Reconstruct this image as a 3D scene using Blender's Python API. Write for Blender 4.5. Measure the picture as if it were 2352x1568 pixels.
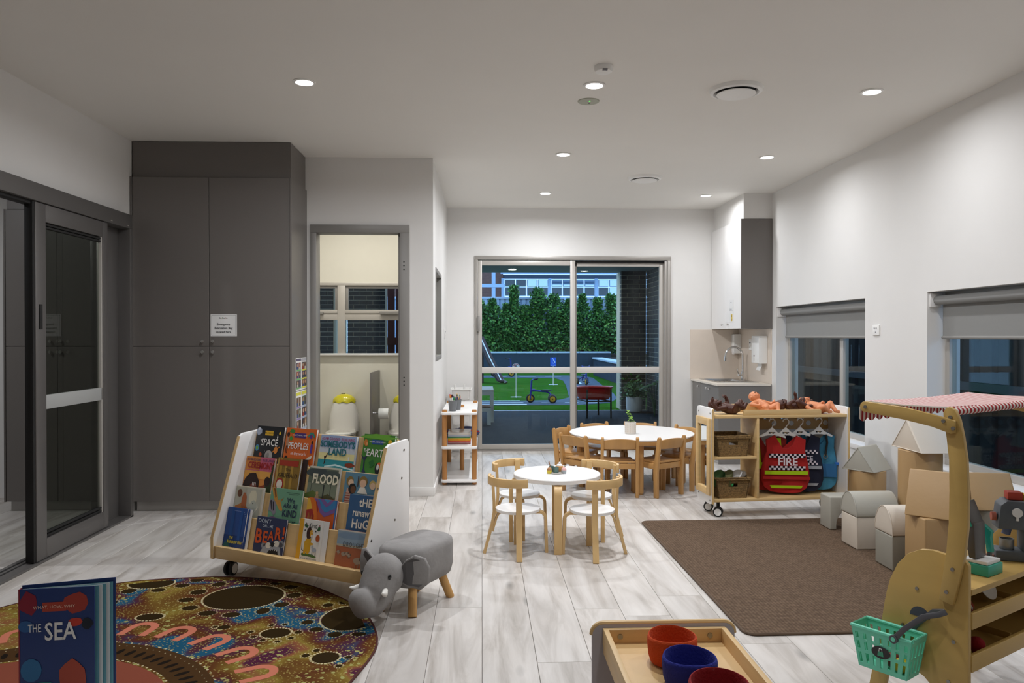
import bpy, bmesh, math, random
from mathutils import Vector, Matrix
for o in list(bpy.data.objects): bpy.data.objects.remove(o)
S = bpy.context.scene
COL = S.collection
R = math.radians
rnd = random.Random(7)

# ---------------------------------------------------------------- camera
cam = bpy.data.cameras.new('camera'); cam.sensor_width = 36; cam.lens = 1760 / 2352 * 36; cam.clip_start = 0.05; cam.clip_end = 200
camo = bpy.data.objects.new('camera', cam); COL.objects.link(camo)
camo.location = (0, 0, 1.282); camo.rotation_euler = (R(90 - 0.423), 0, R(-2.245)); S.camera = camo

# ---------------------------------------------------------------- world: even dusk sky
W = bpy.data.worlds.new('dusk'); S.world = W; W.use_nodes = True
bg = W.node_tree.nodes['Background']; bg.inputs[0].default_value = (0.38, 0.59, 1.0, 1); bg.inputs[1].default_value = 2.8
S.view_settings.view_transform = 'Standard'; S.view_settings.look = 'None'; S.view_settings.gamma = 1; S.view_settings.use_curve_mapping = False
S.view_settings.exposure = 0.12
LAMP_W = 17.5       # power of one room downlight

# ---------------------------------------------------------------- helpers
def lin(h):
    h = h.lstrip('#'); v = [int(h[i:i + 2], 16) / 255 for i in (0, 2, 4)]
    return [c / 12.92 if c <= .04045 else ((c + .055) / 1.055) ** 2.4 for c in v] + [1]
MATS = {}
def mat(name, col='#cccccc', rough=.5, metal=0., var=0., scale=8., bump=0., bscale=60., coat=0., emit=None, es=0., stretch=None, spec=.5, trans=0., rand=0.):
    if name in MATS: return MATS[name]
    m = bpy.data.materials.new(name); MATS[name] = m; m.use_nodes = True
    nt = m.node_tree; b = nt.nodes['Principled BSDF']; c = lin(col)
    b.inputs['Base Color'].default_value = c; b.inputs['Roughness'].default_value = rough; b.inputs['Metallic'].default_value = metal
    b.inputs['Specular IOR Level'].default_value = spec; b.inputs['Coat Weight'].default_value = coat
    if trans: b.inputs['Transmission Weight'].default_value = trans
    if emit: b.inputs['Emission Color'].default_value = lin(emit); b.inputs['Emission Strength'].default_value = es
    if var or bump or rand:
        tc = nt.nodes.new('ShaderNodeTexCoord'); mp = nt.nodes.new('ShaderNodeMapping'); nt.links.new(tc.outputs['Object'], mp.inputs[0])
        if stretch: mp.inputs['Scale'].default_value = stretch
    if var or rand:
        n = nt.nodes.new('ShaderNodeTexNoise'); n.inputs['Scale'].default_value = scale; n.inputs['Detail'].default_value = 5; nt.links.new(mp.outputs[0], n.inputs[0])
        mr = nt.nodes.new('ShaderNodeMapRange'); mr.inputs['From Min'].default_value = .3; mr.inputs['From Max'].default_value = .7
        mr.inputs['To Min'].default_value = 1 - var; mr.inputs['To Max'].default_value = 1 + var; nt.links.new(n.outputs[0], mr.inputs[0])
        mx = nt.nodes.new('ShaderNodeVectorMath'); mx.operation = 'SCALE'; mx.inputs[0].default_value = c[:3]
        if rand:
            oi = nt.nodes.new('ShaderNodeObjectInfo'); m2 = nt.nodes.new('ShaderNodeMapRange'); m2.inputs['To Min'].default_value = 1 - rand; m2.inputs['To Max'].default_value = 1 + rand
            nt.links.new(oi.outputs['Random'], m2.inputs[0]); mu = nt.nodes.new('ShaderNodeMath'); mu.operation = 'MULTIPLY'
            nt.links.new(mr.outputs[0], mu.inputs[0]); nt.links.new(m2.outputs[0], mu.inputs[1]); nt.links.new(mu.outputs[0], mx.inputs['Scale'])
        else: nt.links.new(mr.outputs[0], mx.inputs['Scale'])
        nt.links.new(mx.outputs[0], b.inputs['Base Color'])
    if bump:
        n2 = nt.nodes.new('ShaderNodeTexNoise'); n2.inputs['Scale'].default_value = bscale; n2.inputs['Detail'].default_value = 4; nt.links.new(mp.outputs[0], n2.inputs[0])
        bp = nt.nodes.new('ShaderNodeBump'); bp.inputs['Strength'].default_value = bump; bp.inputs['Distance'].default_value = .01
        nt.links.new(n2.outputs[0], bp.inputs['Height']); nt.links.new(bp.outputs[0], b.inputs['Normal'])
    return m
def flat(col, rough=.45): return mat('print_' + col.lstrip('#') + ('' if rough == .45 else str(rough)), col, rough, spec=.1 if rough > .5 else .4)
def glassmat(name, tint='#ffffff', ior=1.5, rough=0.0):
    if name in MATS: return MATS[name]
    m = bpy.data.materials.new(name); MATS[name] = m; m.use_nodes = True; nt = m.node_tree; nt.nodes.clear()
    o = nt.nodes.new('ShaderNodeOutputMaterial'); t = nt.nodes.new('ShaderNodeBsdfTransparent'); t.inputs[0].default_value = lin(tint)
    g = nt.nodes.new('ShaderNodeBsdfGlossy'); g.inputs['Roughness'].default_value = rough
    lw = nt.nodes.new('ShaderNodeLayerWeight'); lw.inputs[0].default_value = .5; pw = nt.nodes.new('ShaderNodeMath'); pw.operation = 'POWER'; pw.inputs[1].default_value = 5; nt.links.new(lw.outputs['Facing'], pw.inputs[0])
    f = nt.nodes.new('ShaderNodeMath'); f.operation = 'MULTIPLY_ADD'; f0 = ((ior - 1) / (ior + 1)) ** 2; f.inputs[1].default_value = 1 - f0; f.inputs[2].default_value = f0; nt.links.new(pw.outputs[0], f.inputs[0]); mx = nt.nodes.new('ShaderNodeMixShader')
    nt.links.new(f.outputs[0], mx.inputs[0]); nt.links.new(t.outputs[0], mx.inputs[1]); nt.links.new(g.outputs[0], mx.inputs[2]); nt.links.new(mx.outputs[0], o.inputs[0])
    return m

class B:
    """collects shapes into one mesh"""
    def __init__(s): s.bm = bmesh.new(); s.m = 0
    def face(s, vs):
        try:
            f = s.bm.faces.new(vs); f.material_index = s.m; return f
        except ValueError: return None
    def v(s, *p): return s.bm.verts.new(p)
    def box(s, x0, x1, y0, y1, z0, z1):
        c = [s.v(x, y, z) for z in (z0, z1) for y in (y0, y1) for x in (x0, x1)]
        for q in ((0, 2, 3, 1), (4, 5, 7, 6), (0, 1, 5, 4), (2, 6, 7, 3), (0, 4, 6, 2), (1, 3, 7, 5)): s.face([c[i] for i in q])
        return s
    def loft(s, rings, close=True, cap=True):
        rs = [[s.v(*p) for p in r] for r in rings]; n = len(rs[0])
        for a, b in zip(rs, rs[1:]):
            for i in range(n if close else n - 1):
                j = (i + 1) % n; s.face([a[i], a[j], b[j], b[i]])
        if cap: s.face(rs[0][::-1]); s.face(rs[-1])
        return s
    def prism(s, poly, ax, a, b):
        """poly in the two other axes, pushed along ax ('x','y','z') from a to b"""
        def P(p, t): return {'x': (t, p[0], p[1]), 'y': (p[0], t, p[1]), 'z': (p[0], p[1], t)}[ax]
        return s.loft([[P(p, a) for p in poly], [P(p, b) for p in poly]])
    def cyl(s, p0, p1, r0, r1=None, n=20, cap=True):
        r1 = r0 if r1 is None else r1; p0 = Vector(p0); p1 = Vector(p1); d = (p1 - p0).normalized()
        u = d.orthogonal().normalized(); w = d.cross(u)
        ring = lambda p, r: [tuple(p + u * r * math.cos(t) + w * r * math.sin(t)) for t in [2 * math.pi * i / n for i in range(n)]]
        return s.loft([ring(p0, r0), ring(p1, r1)], cap=cap)
    def tube(s, path, r, n=10, cap=True):
        P = [Vector(p) for p in path]; rr = r if isinstance(r, (list, tuple)) else [r] * len(P); rings = []; u = None
        for i, p in enumerate(P):
            d = (P[min(i + 1, len(P) - 1)] - P[max(i - 1, 0)]).normalized()
            u = d.orthogonal().normalized() if u is None else (u - d * u.dot(d)).normalized()
            w = d.cross(u); rings.append([tuple(p + (u * math.cos(t) + w * math.sin(t)) * rr[i]) for t in [2 * math.pi * k / n for k in range(n)]])
        return s.loft(rings, cap=cap)
    def lathe(s, prof, n=32, c=(0, 0), cap=True):
        return s.loft([[(c[0] + r * math.cos(2 * math.pi * i / n), c[1] + r * math.sin(2 * math.pi * i / n), z) for i in range(n)] for r, z in prof], cap=cap)
    def ell(s, c, r, nu=20, nv=12, e=1., rot=None):
        rings = []; g = lambda x: math.copysign(abs(x) ** e, x)
        for j in range(nv + 1):
            ph = -math.pi / 2 + math.pi * min(max(j, .02), nv - .02) / nv
            ring = []
            for i in range(nu):
                t = 2 * math.pi * i / nu; p = Vector((r[0] * g(math.cos(ph)) * g(math.cos(t)), r[1] * g(math.cos(ph)) * g(math.sin(t)), r[2] * g(math.sin(ph))))
                if rot: p = rot @ p
                ring.append((c[0] + p.x, c[1] + p.y, c[2] + p.z))
            rings.append(ring)
        return s.loft(rings)
    def sweep(s, path, w, t, ax=(0, 0, 1)):
        """flat strip: width w along ax, thickness t, along a path"""
        P = [Vector(p) for p in path]; A = Vector(ax).normalized(); rings = []
        for i, p in enumerate(P):
            d = (P[min(i + 1, len(P) - 1)] - P[max(i - 1, 0)]).normalized(); a = (A - d * A.dot(d)).normalized(); nn = d.cross(a)
            rings.append([tuple(p + a * x * w / 2 + nn * y * t / 2) for x, y in ((-1, -1), (1, -1), (1, 1), (-1, 1))])
        return s.loft(rings)
    def build(s, name, parent=None, mats=None, bevel=0, seg=2, smooth=35, loc=None, rz=None):
        bm = s.bm; bmesh.ops.recalc_face_normals(bm, faces=bm.faces)
        if bevel:
            es = [e for e in bm.edges if len(e.link_faces) == 2 and e.calc_face_angle(0) > R(40)]
            bmesh.ops.bevel(bm, geom=es, offset=bevel, segments=seg, affect='EDGES', profile=.5, clamp_overlap=True)
        me = bpy.data.meshes.new(name); bm.to_mesh(me); bm.free()
        for m in (mats if isinstance(mats, (list, tuple)) else [mats]): me.materials.append(m)
        if smooth:
            me.shade_smooth(); me.set_sharp_from_angle(angle=R(smooth))
        o = bpy.data.objects.new(name, me); COL.objects.link(o)
        if parent is not None: o.parent = parent
        if loc: o.location = loc
        if rz is not None: o.rotation_euler.z = rz
        return o
def tag(o, label=None, cat=None, group=None, kind=None):
    if label: o['label'] = label
    if cat: o['category'] = cat
    if group: o['group'] = group
    if kind: o['kind'] = kind
    return o
def thing(name, label, cat, loc=(0, 0, 0), rz=0., group=None):
    o = bpy.data.objects.new(name, None); COL.objects.link(o); o.empty_display_size = .05
    o.location = loc; o.rotation_euler.z = rz; return tag(o, label, cat, group)
def struct(o): o['kind'] = 'structure'; return o
def sroot(name, loc=(0, 0, 0)):
    o = bpy.data.objects.new(name, None); COL.objects.link(o); o.location = loc; o['kind'] = 'structure'; return o
def copy_tree(o, parent=None):
    c = o.copy(); COL.objects.link(c); c.parent = parent
    for ch in o.children: copy_tree(ch, c)
    return c
def inst(o, name, parent, loc, rz=None):
    c = bpy.data.objects.new(name, o.data); COL.objects.link(c); c.parent = parent; c.location = loc
    if rz is not None: c.rotation_euler.z = rz
    return c
def rrect(x0, x1, z0, z1, r, n=5):
    out = []
    for cx, cz, a0 in ((x1 - r, z1 - r, 0), (x0 + r, z1 - r, 90), (x0 + r, z0 + r, 180), (x1 - r, z0 + r, 270)):
        out += [(cx + r * math.cos(R(a0 + 90 * i / n)), cz + r * math.sin(R(a0 + 90 * i / n))) for i in range(n + 1)]
    return out
def letters(parent, name, body, size, loc, rot, m, align='CENTER', bold=0., sx=1., space=1., spacing=1.):
    cu = bpy.data.curves.new(name, 'FONT'); cu.body = body; cu.size = size; cu.align_x = align; cu.align_y = 'CENTER'
    cu.resolution_u = 2; cu.offset = bold * size; cu.space_line = space; cu.space_character = spacing; cu.fill_mode = 'FRONT' if hasattr(cu, 'fill_mode') else cu.fill_mode
    tmp = bpy.data.objects.new('tmp', cu); me = bpy.data.meshes.new_from_object(tmp); bpy.data.objects.remove(tmp); bpy.data.curves.remove(cu)
    me.materials.clear(); me.materials.append(m)
    o = bpy.data.objects.new(name, me); COL.objects.link(o); o.parent = parent; o.location = loc; o.rotation_euler = rot; o.scale = (sx, 1, 1); return o
def art(parent, name, shapes, w, h, y=-.0006, step=.00012):
    """flat print on a sheet whose face lies in local x-z, seen from -y; coordinates 0..1"""
    b = B(); cols = []
    for i, sh in enumerate(shapes):
        k, col = sh[0], sh[-1]
        if col not in cols: cols.append(col)
        b.m = cols.index(col); yy = y - step * i
        if k == 'r': pts = [(sh[1], sh[2]), (sh[3], sh[2]), (sh[3], sh[4]), (sh[1], sh[4])]
        elif k == 'e': pts = [(sh[1] + sh[3] * math.cos(t), sh[2] + sh[4] * math.sin(t)) for t in [2 * math.pi * q / 14 for q in range(14)]]
        else: pts = sh[1]
        b.face([b.v(p[0] * w, yy, p[1] * h) for p in pts])
    bm = b.bm
    me = bpy.data.meshes.new(name); bm.to_mesh(me); bm.free()
    for c in cols: me.materials.append(flat(c))
    o = bpy.data.objects.new(name, me); COL.objects.link(o); o.parent = parent; return o

# ---------------------------------------------------------------- materials
M_wall = mat('white_paint', '#e4e2df', .6, var=.012, scale=3, bump=.03, bscale=180)
M_ceil = mat('ceiling_paint', '#e8e5df', .7, var=.01, scale=2)
M_bath = mat('bathroom_tile_paint', '#dedacd', .35, var=.01)
M_grey = mat('cabinet_laminate', '#6f6a66', .38, var=.03, scale=200, bump=.05, bscale=500)
M_kgrey = mat('kitchen_laminate', '#77736f', .4, var=.03, scale=200)
M_kick = mat('kickboard_aluminium', '#b5b2ae', .35, .2)
M_alu = mat('grey_aluminium', '#6d6a68', .38, .35)
M_alul = mat('light_aluminium', '#bcb7b0', .4, .25)
M_white = mat('white_laminate', '#eceae8', .35)
M_whitep = mat('white_plastic', '#f0efec', .4)
M_birch = mat('birch_ply', '#d8b67f', .45, var=.06, scale=5, stretch=(1, 1, 9), bump=.03)
M_birch2 = mat('birch_edge', '#c79f68', .5, var=.25, scale=3, stretch=(90, 90, 90))
M_beech = mat('beech_wood', '#bd9058', .38, var=.10, scale=14, stretch=(1, 1, .2), rand=.04)
M_oak = mat('oak_post', '#b07a42', .5, var=.10, scale=20, stretch=(1, 1, .15))
M_black = mat('black_rubber', '#151515', .6)
M_dark = mat('dark_shadow_gap', '#191817', .8)
M_chrome = mat('chrome', '#d8d8d8', .12, 1.)
M_glass = glassmat('window_glass', '#eaf2ef', 1.3)
M_glassd = glassmat('tinted_glass', '#c6cac4', 1.5)
M_paper = mat('white_paper', '#e9e8e6', .6)
M_screw = mat('steel_screw', '#8d8a86', .3, 1.)
# ================================================================ floor
def plank_mat():
    m = bpy.data.materials.new('pale_oak_plank'); m.use_nodes = True; nt = m.node_tree; N = nt.nodes; L = nt.links; b = N['Principled BSDF']
    tc = N.new('ShaderNodeTexCoord'); oi = N.new('ShaderNodeObjectInfo'); mp = N.new('ShaderNodeMapping'); mp.inputs['Scale'].default_value = (1, .13, 1)
    ad = N.new('ShaderNodeVectorMath'); ad.operation = 'SCALE'; ad.inputs[0].default_value = (7, 31, 3); L.new(oi.outputs['Random'], ad.inputs['Scale'])
    a2 = N.new('ShaderNodeVectorMath'); a2.operation = 'ADD'; L.new(tc.outputs['Object'], a2.inputs[0]); L.new(ad.outputs[0], a2.inputs[1]); L.new(a2.outputs[0], mp.inputs[0])
    n1 = N.new('ShaderNodeTexNoise'); n1.inputs['Scale'].default_value = 9; n1.inputs['Detail'].default_value = 7; n1.inputs['Roughness'].default_value = .62; n1.inputs['Distortion'].default_value = .8; L.new(mp.outputs[0], n1.inputs[0])
    r1 = N.new('ShaderNodeValToRGB'); e = r1.color_ramp.elements
    e[0].position = .28; e[0].color = lin('#a0988f'); e[1].position = .64; e[1].color = lin('#d6d1cc')
    k = e.new(.40); k.color = lin('#bab3ac'); k = e.new(.50); k.color = lin('#cac4be')
    L.new(n1.outputs[0], r1.inputs[0])
    wv = N.new('ShaderNodeTexWave'); wv.wave_type = 'RINGS'; wv.inputs['Scale'].default_value = 3.2; wv.inputs['Distortion'].default_value = 14; wv.inputs['Detail'].default_value = 3; wv.inputs['Detail Scale'].default_value = 1.2; L.new(mp.outputs[0], wv.inputs[0])
    m1 = N.new('ShaderNodeMapRange'); m1.inputs['To Min'].default_value = .95; m1.inputs['To Max'].default_value = 1.03; L.new(wv.outputs[1], m1.inputs[0])
    m2 = N.new('ShaderNodeMapRange'); m2.inputs['To Min'].default_value = .93; m2.inputs['To Max'].default_value = 1.05; L.new(oi.outputs['Random'], m2.inputs[0])
    mu = N.new('ShaderNodeMath'); mu.operation = 'MULTIPLY'; L.new(m1.outputs[0], mu.inputs[0]); L.new(m2.outputs[0], mu.inputs[1])
    # knots
    mk = N.new('ShaderNodeMapping'); mk.inputs['Scale'].default_value = (4.6, 1.6, 1); L.new(a2.outputs[0], mk.inputs[0])
    vo = N.new('ShaderNodeTexVoronoi'); vo.inputs['Scale'].default_value = 1; L.new(mk.outputs[0], vo.inputs[0])
    rk = N.new('ShaderNodeMapRange'); rk.inputs['From Min'].default_value = .03; rk.inputs['From Max'].default_value = .13; rk.inputs['To Min'].default_value = .55; rk.inputs['To Max'].default_value = 1; L.new(vo.outputs['Distance'], rk.inputs[0])
    mu2 = N.new('ShaderNodeMath'); mu2.operation = 'MULTIPLY'; L.new(mu.outputs[0], mu2.inputs[0]); L.new(rk.outputs[0], mu2.inputs[1])
    sc = N.new('ShaderNodeVectorMath'); sc.operation = 'SCALE'; L.new(r1.outputs[0], sc.inputs[0]); L.new(mu2.outputs[0], sc.inputs['Scale']); L.new(sc.outputs[0], b.inputs['Base Color'])
    b.inputs['Roughness'].default_value = .42; b.inputs['Specular IOR Level'].default_value = .4
    bp = N.new('ShaderNodeBump'); bp.inputs['Strength'].default_value = .08; bp.inputs['Distance'].default_value = .004; L.new(n1.outputs[0], bp.inputs['Height']); L.new(bp.outputs[0], b.inputs['Normal'])
    return m
M_plank = plank_mat()
floor = struct(B().box(-5.3, 3.1, -2.6, 8.62, -.14, -.009).build('floor', None, mat('floor_base', '#6a645e', .8)))
PW, PL = .2163, 1.38
bb = B(); bb.box(-PW / 2 + .0007, PW / 2 - .0007, -PL / 2 + .0007, PL / 2 - .0007, -.009, 0); pk = bb.build('plank', floor, M_plank, bevel=.0012, seg=1)
first = True
for i in range(-18, 14):
    off = rnd.random() * PL; x = (i + .5) * PW
    y = -.6 - off if x > -2.55 else 3.0 - off
    while y < (8.6 if x > -.5 else 6.3):
        l_ = min(PL, (8.6 if x > -.5 else 6.9) - y)          # last plank of a column is cut at the wall
        q = pk if first else inst(pk, 'plank', floor, (0, 0, 0)); first = False
        q.location = (x, y + l_ / 2, 0); q.scale.y = l_ / PL
        y += PL

# ================================================================ room shell
CH = 2.7; YB = 8.52; XR = 2.895; XL = -2.55
struct(B().box(-5.4, 3.2, -2.7, 8.72, CH, CH + .12).build('ceiling', None, M_ceil))
# right wall with two window openings
bw = B(); W1 = (5.687, 7.437); W2 = (3.05, 4.877); WZ = (.44, 1.567)
for y0, y1 in ((-2.6, W2[0]), (W2[1], W1[0]), (W1[1], 8.72)): bw.box(XR, XR + .22, y0, y1, 0, CH)
for y0, y1 in (W1, W2): bw.box(XR, XR + .22, y0, y1, 0, WZ[0]); bw.box(XR, XR + .22, y0, y1, WZ[1], CH)
struct(bw.build('wall_right', None, M_wall))
# back wall with the sliding door opening
DX0, DX1, DZ = -.082, 2.117, 2.17
bw = B(); bw.box(-.39, DX0, YB, YB + .2, 0, CH); bw.box(DX1, XR, YB, YB + .2, 0, CH); bw.box(DX0, DX1, YB, YB + .2, DZ, CH)
struct(bw.build('wall_back', None, M_wall))
# stub wall with the bathroom door
YS = 6.15
bw = B(); bw.box(-2.75, -1.347, YS, YS + .11, 0, CH); bw.box(-.587, -.39, YS, YS + .11, 0, CH); bw.box(-1.347, -.587, YS, YS + .11, 2.154, CH)
struct(bw.build('wall_stub', None, M_wall))
# alcove side wall with its window
AY = (6.447, 7.336); AZ = (1.07, 1.86)
bw = B()
for y0, y1 in ((YS + .11, AY[0]), (AY[1], 8.72)): bw.box(-.5, -.39, y0, y1, 0, CH)
bw.box(-.5, -.39, AY[0], AY[1], 0, AZ[0]); bw.box(-.5, -.39, AY[0], AY[1], AZ[1], CH)
struct(bw.build('wall_alcove', None, M_wall))
bw = B(); bw.box(-2.66, XL, 5.54, 6.15, 0, CH); bw.box(-2.66, XL, 3.0, 5.54, 2.135, CH); bw.box(-2.66, XL, -2.6, 3.0, 0, CH)
struct(bw.build('wall_left', None, M_wall))
struct(B().box(-5.4, 3.1, -2.7, -2.6, 0, CH).build('wall_front', None, M_wall))
# neighbouring room seen through the left door
bw = B(); bw.box(-5.4, -5.3, -2.6, 6.3, 0, CH); bw.box(-5.4, -2.66, 6.2, 6.3, 0, CH)
struct(bw.build('wall_neighbour', None, M_wall))
# baseboards
struct(B().box(-.587, -.385, YS - .012, YS, 0, .07).box(-.39, -.378, YS - .012, YB, 0, .07).build('baseboard_alcove', None, M_wall, bevel=.003))
struct(B().box(-.39, DX0, YB - .012, YB, 0, .07).box(DX1, 2.36, YB - .012, YB, 0, .07).build('baseboard_back', None, M_wall, bevel=.003))
struct(B().box(XR - .012, XR, -2.6, 7.5, 0, .07).build('baseboard_right', None, M_wall, bevel=.003))
struct(B().box(XL, XL + .012, 5.54, 5.66, 0, .07).build('baseboard_left', None, M_wall, bevel=.003))

# ---- left glass sliding door
d1 = sroot('door_1', (XL, 5.5, 0))
def dl(name, x0, x1, y0, y1, z0, z1, m, bevel=.002):     # world numbers -> child of d1
    return B().box(x0 - XL, x1 - XL, y0 - 5.5, y1 - 5.5, z0, z1).build(name, d1, m, bevel=bevel)
dl('head_rail', -2.6, -2.475, 3.0, 5.54, 2.035, 2.135, M_alu); dl('head_track', -2.56, -2.5, 3.0, 5.2, 2.015, 2.035, M_dark)
dl('jamb', -2.6, -2.475, 5.5, 5.54, 0, 2.035, M_alu); dl('jamb_panel', -2.6, -2.56, 5.2, 5.5, 0, 2.035, M_alu)
tr = dl('floor_track', -2.62, -2.475, 3.0, 5.54, -.002, .012, M_alu)
for x in (-2.59, -2.555): dl('track_groove', x, x + .012, 3.0, 5.2, .0125, .0135, M_dark, 0)
dl('stile', -2.53, -2.485, 4.372, 4.474, .016, 2.03, M_alu); dl('stile', -2.53, -2.485, 5.134, 5.198, .016, 2.03, M_alu)
dl('edge_seal', -2.535, -2.49, 4.352, 4.372, .016, 2.03, M_dark)
dl('top_rail', -2.53, -2.485, 4.474, 5.134, 1.93, 2.03, M_alu); dl('bottom_rail', -2.53, -2.485, 4.474, 5.134, .016, .125, M_alu)
for z in (1.895, 1.912): dl('glazing_bead', -2.515, -2.492, 4.474, 5.134, z, z + .012, M_dark)
for z in (.13, .15): dl('glazing_bead', -2.515, -2.492, 4.474, 5.134, z, z + .012, M_dark)
dl('glazing_bead', -2.515, -2.49, 5.118, 5.134, .125, 1.93, M_alul)
dl('pane', -2.512, -2.505, 4.474, 5.134, .125, 1.93, M_glassd, 0)
dl('safety_rail', -2.52, -2.49, 4.474, 5.128, .862, .942, mat('frosted_rail', '#a9aaa8', .5))
dl('pull_handle', -2.486, -2.48, 4.405, 4.432, 1.32, 1.46, M_dark)
for y in (5.22, 5.46): dl('end_clip', -2.478, -2.472, y, y + .02, 2.05, 2.055, M_alul, 0)

# ---- bathroom door frame
d2 = sroot('door_2', (-.967, YS, 0))
def d2b(name, x0, x1, y0, y1, z0, z1, m): return B().box(x0 + .967, x1 + .967, y0 - YS, y1 - YS, z0, z1).build(name, d2, m, bevel=.003)
M_jamb = mat('grey_door_jamb', '#8a8783', .45, .1)
d2b('jamb', -1.36, -1.313, YS - .02, YS + .13, 0, 2.1, M_jamb)
j = d2b('jamb', -.655, -.577, YS - .02, YS + .13, 0, 2.1, M_jamb); d2b('head', -1.36, -.577, YS - .02, YS + .13, 2.1, 2.165, M_jamb)
d2b('door_stop', -.672, -.655, YS + .05, YS + .13, 0, 2.1, M_jamb)
for z in (1.87, 1.84, 1.81, .95, .92, .89): B().cyl((-.62 + .967, -.021, z), (-.62 + .967, -.0195, z), .006, n=8).build('hinge_hole', d2, M_dark)

# ---- alcove window
w2 = sroot('window_2', (-.44, 6.89, 1.46))
def wb(root, o, name, x0, x1, y0, y1, z0, z1, m, bevel=.002):
    return B().box(x0 - o[0], x1 - o[0], y0 - o[1], y1 - o[1], z0 - o[2], z1 - o[2]).build(name, root, m, bevel=bevel)
o2 = (-.44, 6.89, 1.46)
wb(w2, o2, 'frame', -.5, -.384, AY[0], AY[1], AZ[1] - .035, AZ[1], M_jamb); wb(w2, o2, 'frame', -.5, -.384, AY[0], AY[1], AZ[0], AZ[0] + .035, M_jamb)
wb(w2, o2, 'frame', -.5, -.384, AY[0], AY[0] + .035, AZ[0] + .035, AZ[1] - .035, M_jamb); wb(w2, o2, 'frame', -.5, -.384, AY[1] - .035, AY[1], AZ[0] + .035, AZ[1] - .035, M_jamb)
wb(w2, o2, 'pane', -.448, -.442, AY[0] + .035, AY[1] - .035, AZ[0] + .035, AZ[1] - .035, M_glass, 0)

# ---- bathroom
YW = 8.05; BZ = (1.08, 1.835); BX = (-2.0, -.56)
bw = B(); bw.box(-2.66, BX[0], YW, YW + .12, 0, CH); bw.box(BX[1], -.5, YW, YW + .12, 0, CH); bw.box(BX[0], BX[1], YW, YW + .12, 0, BZ[0]); bw.box(BX[0], BX[1], YW, YW + .12, BZ[1], CH)
struct(bw.build('wall_bathroom', None, M_bath))
struct(B().box(-2.66, -2.56, 6.26, 8.05, 0, CH).build('wall_bathroom_side', None, M_bath))
w1 = sroot('window_1', (-1.28, YW, 1.45)); o1 = (-1.28, YW, 1.45)
f = lambda n, x0, x1, z0, z1, y0=YW - .02, y1=YW + .06, m=M_alul: wb(w1, o1, n, x0, x1, y0, y1, z0, z1, m)
f('frame', BX[0], BX[1], BZ[1] - .03, BZ[1]); f('frame', BX[0], BX[1], BZ[0], BZ[0] + .02, YW - .05, YW + .06, M_white); f('frame', BX[0], BX[0] + .04, BZ[0] + .02, BZ[1] - .03); f('frame', BX[1] - .04, BX[1], BZ[0] + .02, BZ[1] - .03)
f('mullion', -1.50, -1.42, BZ[0] + .02, BZ[1] - .03)
f('transom', BX[0] + .04, -1.5, 1.446, 1.515); f('transom', -1.42, BX[1] - .04, 1.446, 1.515)
for xa, xb in ((BX[0] + .04, -1.5), (-1.42, BX[1] - .04)):
    m = M_jamb
    f('sash', xa, xb, 1.775, 1.805, YW, YW + .04, m); f('sash', xa, xb, 1.515, 1.55, YW - .03, YW + .04, M_alul); f('sash', xa, xa + .03, 1.55, 1.775, YW, YW + .04, m); f('sash', xb - .03, xb, 1.55, 1.775, YW, YW + .04, m)
    wb(w1, o1, 'pane', xa + .03, xb - .03, YW + .015, YW + .021, 1.55, 1.775, M_glass, 0); wb(w1, o1, 'pane', xa, xb, YW + .015, YW + .021, BZ[0] + .02, 1.446, M_glass, 0)
B().box(.22, .42, -.075, -.03, .055, .085).build('winder', w1, M_jamb, bevel=.005); B().box(-.52, -.36, -.075, -.03, .055, .08).build('winder', w1, M_jamb, bevel=.005)

# ---- big back sliding door
d3 = sroot('door_3', (1.0, YB, 0)); o3 = (1.0, YB, 0)
f = lambda n, x0, x1, z0, z1, y0=YB - .01, y1=YB + .1, m=M_alul: wb(d3, o3, n, x0, x1, y0, y1, z0, z1, m)
M_frame = mat('door_frame_shade', '#a09b95', .4, .25)
f('head', DX0, DX1, 2.125, DZ, YB - .015, YB + .12, M_frame); f('jamb', DX0, DX0 + .035, 0, 2.125, YB - .015, YB + .12, M_frame); f('jamb', DX1 - .04, DX1, 0, 2.125, YB - .015, YB + .12, M_frame)
f('sill', DX0 + .035, DX1 - .04, 0, .018, YB - .015, YB + .12, M_frame)
f('stile', DX0 + .036, .0, .02, 2.12, YB + .0, YB + .04); f('stile', .985, 1.04, .02, 2.12, YB - .004, YB + .04); f('stile', 1.04, 1.062, .02, 2.1, YB + .05, YB + .09, M_frame); f('stile', 1.998, DX1 - .042, .02, 2.11, YB + .05, YB + .09)
f('jamb_liner', 2.045, DX1 - .041, .02, 2.12, YB + .0, YB + .05, M_frame)
f('top_rail', .0, .985, 2.065, 2.12, YB, YB + .04); f('top_rail', 1.04, 1.998, 2.06, 2.1, YB + .05, YB + .09); f('top_groove', 1.04, 2.045, 2.1, 2.12, YB + .02, YB + .05, M_dark)
f('bottom_rail', .0, .985, .02, .075, YB, YB + .04); f('bottom_rail', 1.04, 1.998, .02, .075, YB + .05, YB + .09)
f('mid_rail', .0, .985, .866, .934, YB + .002, YB + .038, mat('pale_rail', '#d3cfca', .4, .1)); f('mid_rail', 1.062, 1.998, .866, .934, YB + .05, YB + .088, mat('pale_rail'))
for (xa, xb, yy) in ((.0, .985, YB + .02), (1.062, 1.998, YB + .07)):
    for za, zb in ((.075, .866), (.934, 2.065)): wb(d3, o3, 'pane', xa, xb, yy - .003, yy + .003, za, zb, M_glass, 0)
f('pull_handle', -.05, -.025, 1.33, 1.5, YB - .04, YB - .015, M_jamb)

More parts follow.
